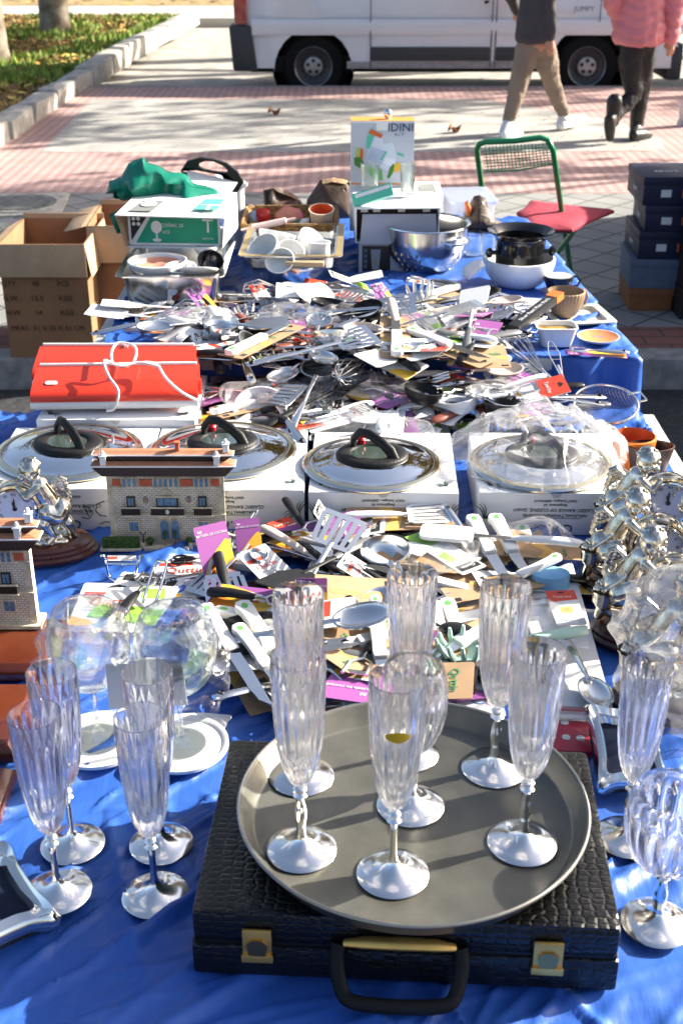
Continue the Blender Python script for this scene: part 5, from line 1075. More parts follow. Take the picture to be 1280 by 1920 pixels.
def handle(mb, kind, y0, y1):
    L = y1-y0
    if kind == 'steel':
        mb.tube([(0,y0+L*t,0) for t in (0,.05,.25,.6,.9,1)], [.006,.0095,.0105,.0095,.007,.005], 12, flat=.5)
    elif kind == 'flat':
        mb.tube([(0,y0+L*t,.002*math.sin(t*3)) for t in (0,.1,.5,.9,1)], [.008,.010,.008,.006,.005], 10, flat=.22)
    elif kind == 'knife':
        pts = [(-.001,0),(.011,.002),(.016,.012),(.012,.024),(.011,.05),(.012,.085),(.014,.105),(.013,.118),(-.010,.118),(-.010,.09),(-.011,.05),(-.013,.02),(-.012,.004)]
        mb.prism([(x, y0+y*L/.118) for x, y in pts], -.0065, .0065)
    else:
        mb.tube([(0,y0+L*t,.003*math.sin(t*PI)) for t in (0,.04,.2,.5,.8,1)], [.007,.0105,.0125,.0105,.009,.006], 12, flat=.62)
def head_turner(mb, y, w=.080, l=.095, slots=5):
    mb.box((0,y+.006,0),(w*.8,.012,.0016)).box((0,y+l-.007,.002),(w,.014,.0016)); n = slots
    for k in range(n+1):
        x = -w/2*.95+w*.95*k/n; mb.add([(x*.85-.0042,y+.01,-.0008),(x*.85+.0042,y+.01,-.0008),(x+.0046,y+l-.010,.0012),(x-.0046,y+l-.010,.0012),(x*.85-.0042,y+.01,.0008),(x*.85+.0042,y+.01,.0008),(x+.0046,y+l-.010,.0028),(x-.0046,y+l-.010,.0028)],[(0,3,2,1),(4,5,6,7),(0,1,5,4),(1,2,6,5),(2,3,7,6),(3,0,4,7)])
def head_plain(mb, y, w=.075, l=.10): mb.prism([(-w*.22,y),(w*.22,y),(w*.46,y+l*.3),(w*.5,y+l*.9),(w*.46,y+l),(-w*.46,y+l),(-w*.5,y+l*.9),(-w*.46,y+l*.3)], -.001, .001)
def dishcap(mb, y, rx, ry, depth, rings=6, n=36, th=.0016, holes=False, z=0.0, up=1):
    pr = [(math.sin(PI/2*i/rings), -depth*math.cos(PI/2*i/rings)) for i in range(rings+1)]; T_ = TR((0,y+ry,z), s=(rx,ry,1))
    sk = (lambda i, j: holes and 0 < i < rings-1 and (j % 3 == 1 if i > 2 else j % 6 == 1) and True) 
    mb.lathe([(max(a,.001), b) for a, b in pr], n, T=T_, skip=sk); mb.lathe([(max(a*(1-th/rx),.001), b+th) for a, b in pr], n, T=T_, skip=sk)
    mb.lathe([(1,0),(1.02,.0008),(1-th/rx,th)], n, T=T_)
def ut(head, hk, hm, bm, L=.32):
    K = Kit(); hb = MB(); hl = .13 if head not in ('peeler','opener') else .085
    handle(hb, hk, 0, hl); hi = K.part('handle', hb, hm, bevel=.003 if hk == 'knife' else 0)
    if hk in ('steel','flat'): K.part('hanging_hole', MB().lathe([(.004,.0),(.0058,.002),(.004,.004),(.003,.002),(.004,0)], 14, T=TR((0,.013,.0025))), blackp, parent=hi)
    if hk == 'knife': K.part('dot', MB().lathe([(.0005,.0072),(.0050,.0072),(.0050,.006)], 18, T=TR((.001,.017,0), s=(1,1.3,1))), gdot, parent=hi)
    b = MB()
    if head in ('turner','plain','spoon','ladle','skimmer','pasta','masher'):
        sh = L-.10; b.tube([(0,hl-.005,0),(0,hl+.02,.001),(0,sh,.0),(0,sh+.012,-.001)], [.0045,.0042,.0050,.0055], 10, flat=.55)
        if head == 'turner': head_turner(b, sh)
        if head == 'plain': head_plain(b, sh)
        if head == 'spoon': dishcap(b, sh, .030, .047, .013)
        if head == 'ladle': dishcap(b, sh+.004, .043, .043, .036, 8)
        if head == 'skimmer': dishcap(b, sh, .050, .050, .012, 7, 48, holes=True)
        if head == 'pasta':
            dishcap(b, sh, .029, .036, .010)
            for k in range(8):
                a = R(-10+200*k/7); c = (.028*math.cos(a), sh+.040+.032*math.sin(a)); b.tube([(c[0],c[1],0),(c[0]*1.12,c[1]+.010*math.sin(a),.014),(c[0]*1.10,c[1]+.014*math.sin(a),.026)], [.0048,.0042,.0025], 7)
        if head == 'masher':
            b.tube([(0,sh,0),(0,sh+.03,.0),(-.035,sh+.045,0)]+[(-.035+.012*k, sh+.045+(.035 if k % 2 else 0), 0) for k in range(7)]+[(.037,sh+.045,0),(0,sh+.03,0)], .0025, 7)
    elif head == 'whisk':
        for k in range(6):
            a = PI*k/6; b.tube([(.004*math.cos(a),hl,.004*math.sin(a)),(.018*math.cos(a),hl+.07,.018*math.sin(a)),(.032*math.cos(a),L-.04,.032*math.sin(a)),(.020*math.cos(a),L-.006,.020*math.sin(a)),(0,L,0),(-.020*math.cos(a),L-.006,-.020*math.sin(a)),(-.032*math.cos(a),L-.04,-.032*math.sin(a)),(-.018*math.cos(a),hl+.07,-.018*math.sin(a)),(-.004*math.cos(a),hl,-.004*math.sin(a))], .0011, 5)
    elif head == 'tongs':
        for s_ in (-1,1): b.tube([(0,hl*.3,0),(.016*s_,hl+.02,.002),(.022*s_,L-.07,.0),(.010*s_,L-.01,0),(.004*s_,L,0)], .0024, 7)
        for k in range(4): b.tube([(-.02,L-.10+.024*k,0),(.02,L-.10+.024*k,0)], .0018, 6)
    elif head == 'knife': b.prism([(-.008,hl-.003),(.012,hl-.003),(.012,L-.05),(.008,L-.02),(-.006,L),(-.009,hl+.05)], -.0009, .0009)
    elif head == 'spatula':
        b.prism([(-.006,hl-.004),(.006,hl-.004),(.006,L-.09),(-.006,L-.09)], -.0012, .0012)
    elif head == 'peeler':
        b.tube([(0,hl-.004,0),(0,hl+.02,0),(-.016,hl+.032,0),(-.018,hl+.068,0)], .003, 7).tube([(0,hl+.02,0),(.016,hl+.032,0),(.018,hl+.068,0)], .003, 7).box((0,hl+.062,0),(.036,.010,.0012))
    elif head == 'opener':
        b.tube([(0,hl-.004,0),(.004,hl+.02,.004),(-.010,hl+.045,.004)], [.006,.008,.006], 8).lathe([(.0005,0),(.012,0),(.012,.003),(.0005,.003)], 16, T=TR((0,hl+.03,.008)))
    K.part('head', b, bm, ang=50)
    if head == 'spatula': K.part('blade', MB().prism([(x, y+L-.05) for x, y in rrect(.056,.10,.014,4)], -.004, .004), whitep, bevel=.002)
    K.L = L; return K
def strainer_kit():
    K = Kit(); K.part('handle', MB().tube([(0,0,.006),(0,.01,.012),(0,.03,.003),(0,.05,0)], .003, 8), steel)
    b = MB(); rr = .085
    b.tube([(rr*math.cos(a), .05+rr+rr*math.sin(a), 0) for a in [2*PI*i/40 for i in range(40)]], .0035, 8, closed=True); b.tube([(0,0,0),(-.03,.06,0)], .002, 6).tube([(-.02,.05+2*rr,0),(-.02,.075+2*rr,.0),(.02,.075+2*rr,0),(.02,.05+2*rr,0)], .0025, 6)
    K.part('rim', b, steel)
    m_ = MB()
    for k in range(-11,12):
        u = k/12; w_ = math.sqrt(1-u*u)
        m_.tube([(rr*u, .05+rr+rr*w_*math.sin(t), -.036*math.cos(t)*w_) for t in [-PI/2+PI*i/10 for i in range(11)]], .0007, 4); m_.tube([(rr*w_*math.sin(t), .05+rr+rr*u, -.036*math.cos(t)*w_) for t in [-PI/2+PI*i/10 for i in range(11)]], .0007, 4)
    K.part('wire_mesh', m_, mat('mesh_wire', (.30,.30,.31), .35, 1)); K.L = .245; return K
def scissors_kit():
    K = Kit(); b = MB()
    for s_ in (-1,1):
        b.tube([(s_*(.020+.014*math.cos(a)), .03+.026*math.sin(a), 0) for a in [2*PI*i/20 for i in range(20)]], .0048, 8, closed=True); b.tube([(s_*.012,.052,0),(s_*.006,.075,0),(-s_*.002,.10,0)], [.006,.006,.005], 8)
    K.part('handle', b, blackp)
    for s_ in (-1,1): K.part('blade', MB().prism([(-s_*.001,.095),(-s_*.009,.10),(-s_*.004,.19)], -.001*s_, .0008*s_), steel)
    K.L = .19; return K
# blister cards: bottom to top along +Y
def card_kit(style, w, h, tool=None, text=True):
    K = Kit(); t = .0008; mb = MB(); Z1 = t+.0003
    def P2(m, pts, dz=0): mb.use(m).poly([((x-.5)*w, y*h) for x, y in pts], Z1+dz)
    base = dict(purple=purple, purple2=purple, kraft=kraft, white=white, green=white, red=white, rings=white, wheat=kraft, yellow=cye)[style]
    pts = rrect(w, h, .004, 3, 0, h/2); mb.use(base).prism(pts, -t/2, t)
    hole = [(.38,.93),(.44,.95),(.50,.965),(.56,.95),(.62,.93),(.62,.915),(.38,.915)]
    if style.startswith('purple'):
        P2(cye, [(.0,.02),(1,.02),(1,.66),(.86,.70),(.55,.55),(.22,.36),(.0,.10)]); P2(cor, [(.40,.02),(1,.02),(1,.34),(.80,.30),(.55,.18)], .0002); P2(white, [(.10,.02),(.19,.02),(.28,.28),(.52,.44),(.48,.48),(.20,.32)], .0003); P2(cred, [(.22,.02),(.28,.02),(.36,.24),(.58,.40),(.55,.43),(.30,.28)], .0004)
        P2(white, [(.08,.88),(.22,.88),(.20,.92),(.15,.90),(.10,.92)], .0003)
    if style == 'kraft': P2(kr2, [(.0,.30),(.5,.42),(1,.34),(1,.46),(.5,.52),(0,.42)]); P2(ink, hole, .0003); P2(ink, [(.74,.06),(.94,.06),(.94,.12),(.74,.12)], .0003)
    if style == 'wheat':
        for k in range(7): P2(kr2, [(.30+.04*k,.15+.1*k),(.42+.04*k,.20+.1*k),(.40+.04*k,.26+.1*k)]); P2(kr2, [(.30+.04*k,.15+.1*k),(.22+.04*k,.24+.1*k),(.28+.04*k,.28+.1*k)], .0002)
        P2(ink, [(.74,.04),(.90,.04),(.90,.12),(.74,.12)], .0003)
    if style == 'white': P2(cred, [(.06,.72),(.60,.72),(.60,.80),(.06,.80)]); P2(cye, [(.0,.0),(.5,.0),(.28,.22),(.0,.30)], .0002); P2(ink, hole, .0003); P2(lightg, [(.1,.48),(.8,.48),(.8,.50),(.1,.50)]); P2(lightg, [(.1,.42),(.7,.42),(.7,.44),(.1,.44)])
    if style == 'green': P2(cgr, [(.0,.0),(1,.0),(1,.34),(.0,.30)]); P2(cgr, [(.55,.5),(.9,.55),(.8,.75),(.5,.7)], .0002); P2(cblk, [(.08,.82),(.9,.82),(.9,.95),(.08,.95)], .0003)
    if style == 'red': P2(cred, [(.0,.66),(1,.72),(1,1),(0,1)]); P2(cye, [(.30,.34),(.70,.34),(.72,.52),(.28,.52)], .0002); P2(cor, [(.40,.38),(.6,.38),(.6,.48),(.4,.48)], .0003); P2(ink, hole, .0004)
    if style == 'rings':
        for (cx, cy_, c_, r_) in ((.3,.78,cye,.26),(.5,.30,cbl,.18),(.75,.25,pinkc,.14)): mb.use(c_).lathe([(r_*w*.8,0),(r_*w,0)], 20, T=TR(((cx-.5)*w,cy_*h,Z1+.0003)))
        P2(cred, [(.3,.48),(.52,.56),(.55,.64),(.34,.60)], .0003)
    ci = K.part('card', mb, smooth=False)
    if text:
        if style.startswith('purple'): K.text('BATERÍA DE COCINA', w*.098, white, TR((0,h*.825,Z1+.0006)), ext=.0002, parent=ci)
        elif style in ('kraft','wheat'): K.text('Quttin', w*.24, qgreen, TR((0,h*.60 if style == 'kraft' else h*.86,Z1+.0006)), ext=.0002, parent=ci)
        elif style == 'white': K.text('Quttin', w*.24, cred, TR((0,h*.60,Z1+.0006)), ext=.0002, parent=ci)
        elif style == 'green': K.text('Quttin', w*.2, white, TR((0,h*.885,Z1+.0006)), ext=.0002, parent=ci)
        elif style == 'red': K.text('Tervi line', w*.16, white, TR((0,h*.80,Z1+.0006)), ext=.0002, parent=ci)
    if tool:
        n0 = len(K.p)
        for (nm, me, par, PT, lb, kd) in tool.p:
            S_ = TR((0,-h*.02,.010), s=min(1.0, h*1.0/tool.L)); K.p.append((nm, me, None if par is None else par+n0, S_ @ (PT or Matrix()), lb, kd))
    K.L = h; return K
_kits = {}
def kit(name):
    if name in _kits: return _kits[name]
    a = name.split('|')
    HM = dict(steel=('steel',steel), flat=('flat',steel), black=('nyl',blackp), white=('nyl',whitep), beige=('nyl',bplast), mint=('nyl',mint), kwhite=('knife',hand_white), grey=('nyl',gplast), pinkh=('nyl',mat('rose_plastic', (.55,.25,.25), .4)), wood=('nyl',mat('reddish_wood', (.20,.05,.03), .5)))
    BM = dict(s=steel, k=blackp, w=whitep, b=bplast, m=mint, g=gplast)
    if a[0] == 'card': k = card_kit(a[1], float(a[2]), float(a[3]), kit('|'.join(a[4:])) if len(a) > 4 else None)
    elif a[0] == 'strainer': k = strainer_kit()
    elif a[0] == 'scissors': k = scissors_kit()
    else: k = ut(a[0], *HM[a[1]], BM[a[2]], float(a[3]) if len(a) > 3 else .32)
    _kits[name] = k; return k
def U(name, kn, A, ha, B, hb, label, cat, roll=0, base=T1, group=None, scale=True):
    """utensil or card with its handle (or lower) end at pixel A and its head (or upper) end at pixel B, ha and hb metres above the table"""
    k = kit(kn); a = P(*A, base+ha); b = P(*B, base+hb); d = b-a; L = d.length; f = d.normalized()
    up = Vector((0,0,1)); up = (up-f*up.dot(f)); up = up.normalized() if up.length > .01 else Vector((0,-1,0)); sd = f.cross(up)
    M3 = Matrix((sd, f, up)).transposed().to_4x4(); s = L/k.L if scale else 1
    k.put(name, Matrix.Translation(a) @ M3 @ Matrix.Rotation(roll, 4, 'Y') @ Matrix.Scale(s, 4), label, cat, group)
# fillers first: flat layers that carry the named things
occ = {}
def inside(p, poly):
    c = False; j = len(poly)-1
    for i in range(len(poly)):
        if (poly[i][1] > p[1]) != (poly[j][1] > p[1]) and p[0] < (poly[j][0]-poly[i][0])*(p[1]-poly[i][1])/(poly[j][1]-poly[i][1])+poly[i][0]: c = not c
        j = i
    return c
NM = dict(card='packaged_utensil', turner='slotted_turner', plain='turner', spoon='serving_spoon', ladle='ladle', skimmer='skimmer', pasta='pasta_server', masher='potato_masher', whisk='whisk', tongs='tongs', knife='knife', peeler='peeler', opener='can_opener', spatula='spatula')
def fill(poly, n, kinds, base, where, grp, seed, hmax=.05, sub=.0):
    random.seed(seed); xs = [p[0] for p in poly]; ys = [p[1] for p in poly]
    for i in range(n):
        while True:
            p = (random.uniform(min(xs),max(xs)), random.uniform(min(ys),max(ys)))
            if inside(p, poly): break
        kn = random.choice(kinds); k = kit(kn); c = P(*p, base+.02); key = (round(c.x/.05), round(c.y/.05)); lv = occ.get(key, 0)
        for dx in (-1,0,1):
            for dy in (-1,0,1): occ[(key[0]+dx,key[1]+dy)] = max(occ.get((key[0]+dx,key[1]+dy),0), lv+(1 if dx == dy == 0 else .55))
        z = min(hmax, .006+sub+.0075*lv); a = random.uniform(0, 2*PI) if random.random() < .45 else random.gauss(0.2, .35)+(PI if random.random() < .5 else 0)+PI/2
        c = P(*p, base+z); c -= Vector((-math.sin(a), math.cos(a), 0))*k.L*.5
        if base == T1 and c.y > 2.64: c.y = 2.64
        kd = kn.split('|')[0]; nm = NM[kd]
        wt = dict(card='carded kitchen tool lying in the heap ', turner='steel slotted turner lying in the heap ', plain='flat turner lying in the heap ', spoon='serving spoon lying in the heap ', ladle='ladle lying in the heap ', skimmer='perforated skimmer lying in the heap ', pasta='pasta server lying in the heap ', masher='wire masher lying in the heap ', whisk='wire whisk lying in the heap ', tongs='wire tongs lying in the heap ', knife='white handled knife lying in the heap ', peeler='small peeler lying in the heap ', opener='can opener lying in the heap ', spatula='spatula lying in the heap ')[kd]
        if kd == 'card':
            col_ = dict(purple='purple and orange', purple2='purple and orange', kraft='kraft brown', wheat='kraft brown', white='white and red', green='white and green', red='red topped', rings='white ring printed', yellow='yellow')[kn.split('|')[1]]
            wt = col_+' carded tool lying in the heap '
        k.put(nm, TR(c, rz=a, rx=random.gauss(.02,.10), ry=random.gauss(0,.16)), wt+where, NM[kd].replace('_',' '), grp+', '+(wt.split(' lying')[0]))
c_pp, c_kr, c_wh, c_gr, c_rd = 'card|purple|.075|.21|peeler|black|s|.155', 'card|kraft|.07|.24|knife|kwhite|s|.24', 'card|white|.075|.20|opener|black|s|.15', 'card|green|.08|.17|peeler|grey|s|.155', 'card|red|.09|.21|peeler|white|s|.155'
c_sl = 'card|white|.06|.16|turner|steel|s'
kinds = [c_pp, c_kr, c_wh, c_gr, c_rd, c_wh, c_sl, c_kr, c_rd, c_pp,'card|purple|.07|.12','ladle|black|k|.28','spoon|black|k', 'turner|steel|s','spoon|steel|s','ladle|steel|s','skimmer|steel|s','turner|flat|s','spoon|flat|s','whisk|steel|s|.28','masher|black|s','pasta|steel|s','skimmer|flat|s','plain|black|s','tongs|flat|s|.26','opener|black|s|.17','peeler|black|s|.15','spoon|wood|s','ladle|flat|s','plain|grey|w','spoon|beige|b','turner|white|w']
fill([(262,590),(330,560),(560,548),(850,560),(930,580),(940,625),(880,662),(740,680),(400,676),(285,640)], 165, kinds, T2, 'on the higher table', 'tools heaped on the higher table', 31, .055)
fill([(390,735),(520,705),(700,710),(930,700),(1040,740),(1060,780),(860,795),(620,800),(480,785),(390,770)], 92, kinds, T1, 'against the step between the tables', 'tools heaped against the step', 32, .085, .02)
mk = [c_kr, c_kr, 'card|kraft|.07|.22', 'card|wheat|.08|.20', c_wh, c_pp, 'knife|kwhite|s|.24', 'turner|steel|s', 'spoon|steel|s','knife|kwhite|s|.24', c_gr, 'ladle|steel|s', 'plain|grey|k','spoon|black|k','peeler|black|s|.15']
fill([(460,1040),(560,1010),(860,1000),(1040,1060),(990,1150),(900,1260),(880,1320),(520,1310),(470,1190)], 84, mk, T1, 'in front of the white cartons', 'tools heaped in front of the cartons', 33, .045)
# ---- named ones: nearest heap
W_P = 'card|purple|.075|.125'
def CU(*a, **k): U('packaged_utensil', *a, 'carded utensil', **k)
CU('card|purple|.070|.115', (417,1088), .012, (392,983), .100, 'purple and orange card propped against the toy house with a black handled turner in front')
U('slotted_turner', 'turner|black|s|.20', (399,1006), .062, (436,1150), .010, 'black handled steel turner hanging down from the purple card by the toy house', 'turner')
U('slotted_turner', 'turner|steel|s|.20', (470,1012), .05, (372,1120), .012, 'wide slotted steel turner head lying below the purple card', 'turner')
CU('card|purple|.070|.13', (472,1060), .02, (462,972), .095, 'purple and orange card behind the steel handles right of the toy house')
U('serving_spoon', 'spoon|steel|s|.22', (482,956), .075, (436,1030), .02, 'steel handle leaning across the second purple card with an oval fruit sticker', 'spoon')
U('serving_spoon', 'spoon|steel|s|.22', (462,976), .07, (488,1060), .02, 'steel handle standing in front of the second purple card', 'spoon')
U('scissors', 'scissors', (322,1050), .012, (410,1045), .02, 'black handled scissors lying right of the toy house corner', 'scissors')
CU('card|white|.09|.12', (345,1120), .006, (352,1040), .008, 'pale grey card underneath the black scissors')
CU('card|white|.085|.15|ladle|steel|s|.30', (545,1105), .02, (470,1030), .055, 'white card with a black panel and steel ladle handle beside the beige spoon')
U('serving_spoon', 'spoon|beige|b|.26', (490,988), .06, (668,1092), .035, 'long beige spoon crossing the heap left of the middle', 'spoon')
U('turner', 'plain|black|s|.26', (533,934), .075, (612,1050), .03, 'black handled turner standing up against the gap between two cartons', 'turner')
CU('card|green|.085|.13|peeler|black|s|.155', (640,1015), .015, (592,948), .085, 'white and green card with a black peeler below the middle carton')
U('ladle', 'ladle|steel|s|.26', (642,976), .08, (590,1085), .02, 'steel handled ladle leaning towards the viewer in front of the middle carton', 'ladle')
U('ladle', 'ladle|beige|b|.26', (560,1010), .05, (665,1040), .05, 'beige ladle with its round bowl up, below the middle carton', 'ladle', roll=.9)
CU('card|white|.085|.14|opener|black|s|.15', (722,1100), .03, (640,1048), .07, 'white and yellow card with a black hooked opener and red writing')
CU('card|purple|.080|.12', (585,1165), .02, (584,1084), .095, 'purple and orange card standing behind the left flutes on the tray')
U('ladle', 'ladle|black|k|.25', (690,1225), .02, (640,1120), .050, 'dark grey nylon ladle with its bowl turned sideways behind the flutes', 'ladle', roll=-1.0)
for (A, B, lab) in (((452,1130),(592,1330),'white handled knife with green dot, upper of the two beside the left flute rim'),((444,1172),(575,1345),'white handled knife with green dot, lower one nearest the balloon glass'),((383,1135),(505,1325),'white handled knife with green dot, leftmost, behind the balloon glasses'),((697,1142),(738,1345),'white handled knife with green dot between the two back flutes'),((702,1118),(735,1262),'pale handle with green dot behind the upright white knife')):
    CU('card|kraft|.055|.27|knife|kwhite|s|.27', B, .012, A, .045, lab+', on a kraft card', roll=0, scale=True) if False else None
    k_ = kit('knife|kwhite|s|.27'); U('knife', 'knife|kwhite|s|.27', A, .070, B, .040, lab, 'knife')
for i, (A, B) in enumerate((((560,1330),(470,1160)),((545,1345),(458,1190)),((500,1335),(400,1165)))):
    CU('card|kraft|.06|.27', A, .006, B, .034, ('kraft card under the upper white knife beside the flutes','kraft card under the lower white knife beside the balloon glass','kraft card under the leftmost white knife')[i])
CU('card|white|.085|.13', (662,1290), .012, (645,1195), .06, 'white card with a barcode print behind the middle of the tray')
CU('card|wheat|.10|.14', (655,1330), .014, (620,1228), .04, 'kraft card with wheat ear drawing at the back rim of the tray')
U('turner', 'plain|steel|s|.24', (600,1335), .02, (645,1240), .02, 'steel blade lying beside the wheat printed card', 'turner')
CU('card|kraft|.085|.22|turner|white|w|.24', (650,975), .05, (850,968), .052, 'white handled flat grey grater on a kraft card along the middle carton', roll=.15)
U('spatula', 'spatula|white|s|.30', (1092,1020), .062, (787,996), .060, 'white silicone spatula with steel shaft lying across the top of the heap', 'spatula')
U('turner', 'plain|steel|s|.24', (835,948), .07, (912,1056), .03, 'narrow steel handle leaning beside the right end of the middle carton', 'turner')
U('knife', 'knife|kwhite|s|.22', (884,968), .06, (950,1090), .045, 'white knife with green dot pointing down below the wrapped lid', 'knife')
U('knife', 'knife|kwhite|s|.20', (926,966), .056, (985,1075), .045, 'second white knife with green dot next to the white spatula handle', 'knife')
U('knife', 'knife|kwhite|s|.24', (1050,1042), .066, (905,1112), .046, 'white knife with green dot lying slanting above the blue sponge', 'knife')
CU('card|kraft|.075|.24', (835,1118), .040, (1010,1085), .044, 'kraft card under the slanting knife behind the right flutes')
CU('card|kraft|.065|.26', (930,1028), .045, (1144,1042), .030, 'kraft card with a black hole sticking out towards the silver clocks')
CU('card|kraft|.075|.18', (905,1060), .03, (985,1000), .04, 'kraft card lying behind the slanting white knife')
CU('card|kraft|.09|.17', (740,1075), .035, (872,1100), .034, 'kraft card lying in the middle of the heap behind the back flute')
CU('card|wheat|.09|.18', (735,1050), .04, (860,1060), .045, 'kraft card with orange drawing just above the back flute')
CU('card|green|.075|.22', (780,1000), .05, (890,1070), .045, 'pale green slanted card in the middle of the heap')
U('turner', 'plain|white|w|.20', (700,1005), .05, (800,1035), .052, 'white turner with a red dot on its handle', 'turner')
CU('card|purple|.07|.19|peeler|black|s|.155', (510,1060), .02, (480,1010), .03, 'purple card lying flat between the steel handles')
CU('card|red|.09|.13', (560,1020), .02, (520,975), .04, 'red labelled round pack leaning below the left carton gap')
U('pasta_server', 'pasta|mint|m|.26', (1100,1183), .055, (800,1232), .050, 'mint green pasta server with its teeth up behind the goblet', 'pasta server')
U('serving_spoon', 'spoon|black|k|.24', (735,1150), .04, (892,1190), .058, 'black nylon spoon face down behind the right of the goblet', 'spoon', roll=PI)
for A, B, lab in (((808,1128),(862,1300),'short white knife handle with green dot behind the black spoon'),((836,1124),(895,1290),'white knife handle partly under the black spoon')):
    U('knife', 'knife|kwhite|s|.22', A, .05, B, .02, lab, 'knife')
CU('card|rings|.085|.16', (905,1345), .012, (880,1235), .03, 'white pack with yellow and blue rings at the back rim of the tray')
# white board, red pack, sponge, skewer spoon
q4 = [P(962,1092,T1+.03),P(1072,1052,T1+.03),P(1152,1340,T1+.012),P(1046,1338,T1+.012)]
one('white_board', MB().hexa([p-Vector((0,0,.010)) for p in q4]+q4), mat('board_white', (.76,.76,.76), .4, var=.03, vs=4), 'long white board slanting through the right of the heap', 'board', bevel=.002)
CU('card|red|.055|.11', (1072,1172), .034, (1048,1108), .040, 'red and white label pack lying on the long white board')
U('serving_spoon', 'spoon|flat|s|.24', (1055,1190), .036, (1135,1330), .030, 'twisted steel spoon lying down the long white board', 'spoon')
one('sponge', MB().prism([(x,y) for x, y in arc(0,0,.034,0,345,20,.024)], 0, .030), mat('sponge_blue', (.20,.45,.70), .6, var=.1, vs=30), 'pale blue oval sponge tub behind the long white board', 'sponge', TR(P(1032,1112,T1+.025)+Vector((0,.02,0))), bevel=.005)
K = Kit(); K.part('pack', MB().box((0,0,.008),(.075,.10,.016)), mat('card_crimson', (.42,.02,.05), .4), bevel=.003)
for k in range(5): K.part('dot', MB().lathe([(.0005,.0175),(.006,.0170),(.006,.016)],16,T=TR((-.02+.02*(k%3),-.02+.035*(k//3),0))), wl)
K.part('blister', MB().box((.0,.030,.022),(.066,.024,.010)), clearg, bevel=.003)
K.put('red_pack', TR(P(1068,1425,T1+.004)+Vector((0,.05,0)), rz=-.1), 'crimson pack with white dots behind the right corner of the briefcase', 'pack')
# wire stand, peeler packs left of the heap
mb = MB(); p = [P(196,1046,T1+.045),P(262,1046,T1+.045)]; a, b = P(205,1082,T1+.004), P(250,1084,T1+.004)
mb.tube(smooth_pts([p[0]+Vector((-.006,0,.004)), p[0], a, a.lerp(b,.5)+Vector((0,-.015,0)), b, p[1], p[1]+Vector((.008,0,.004))]), .0028, 8); mb.tube([p[0].lerp(a,.3), p[1].lerp(b,.3)], .0026, 8).box(tuple(p[0].lerp(p[1],.5)), (.05,.003,.010))
one('wire_stand', mb, chrome, 'small chrome wire plate stand on the blue cloth before the toy house', 'stand')
CU('card|green|.11|.14|peeler|black|s|.16', (225,1165), .008, (290,1080), .012, 'white and green carded peeler lying behind the balloon glasses')
CU('card|white|.09|.11', (190,1185), .006, (225,1095), .010, 'white cardboard sleeve lying left of the green carded peeler')
mb = MB().tube(smooth_pts([P(268,1130,T1+.02),P(290,1060,T1+.05),P(303,1052,T1+.055),P(312,1062,T1+.05),P(292,1130,T1+.02)]), .0026, 8)
one('wire_tool', mb, chrome, 'bent chrome wire loop standing on the green carded peeler', 'wire tool')
# ---- named ones: against the step
U('serving_spoon', 'spoon|beige|b', (742,706), .115, (985,688), .120, 'beige spoon lying level across the top of the heap by the step', 'spoon', roll=.2)
U('ladle', 'ladle|white|w|.30', (1022,704), .13, (828,762), .10, 'white nylon ladle with its bowl towards the viewer at the right of the step', 'ladle', roll=.35)
U('strainer', 'strainer', (1048,775), .07, (1205,742), .09, 'fine wire mesh strainer overhanging the right end of the step', 'strainer', roll=.25)
U('whisk', 'whisk|steel|s|.30', (1062,745), .085, (958,628), .16, 'large wire whisk leaning on the step near the right corner', 'whisk')
U('tongs', 'tongs|flat|s|.26', (1060,730), .085, (1030,640), .15, 'chrome wire tongs standing beside the large whisk', 'tongs')
CU('card|purple|.06|.20|peeler|black|s|.155', (862,690), .145, (918,602), .19, 'purple and orange card with a long black handle standing up at the step')
CU(c_rd, (812,735), .08, (718,790), .07, 'white card with a red end and white writing at the front of the step heap')
CU(c_pp, (912,785), .075, (906,730), .10, 'pink and yellow card with a black tool beside the white nylon ladle')
CU(c_pp, (640,725), .09, (536,690), .11, 'purple and yellow card with a black handled tool left of the clear cutlery bag')
CU(c_pp, (625,690), .115, (536,668), .125, 'upper purple card fanned out left of the clear cutlery bag')
CU(c_pp, (545,718), .09, (478,706), .10, 'small purple card with a black handle near the red lamps')
CU('card|yellow|.10|.24', (364,790), .065, (500,782), .07, 'yellow and purple pack lying behind the second lid')
CU(c_wh, (600,770), .06, (700,745), .08, 'white card with a steel tool at the middle of the step heap')
CU('card|purple|.075|.20|peeler|black|s|.155', (740,740), .085, (670,700), .11, 'purple card half under the clear cutlery bag')
U('turner', 'plain|black|s|.25', (640,760), .07, (540,745), .07, 'black handled turner lying behind the middle lid', 'turner')
K = Kit(); K.part('lid', tray_mb(MB(), .095,.060,.016,rim=.004,taper=.98), filmw); K.part('paper', MB().box((0,0,.004),(.07,.045,.001)), wl)
K.put('clear_box', TR(P(452,745,T1+.09), rx=.5, rz=.05), 'clear lidded plastic box with paper inside, right of the red lamps', 'box')
one('white_plate', bowl_mb(.06,.012,foot=.7), whitep, 'white plastic plate standing behind the yellow pack', 'plate', TR(P(488,770,T1+.085), rx=.5))
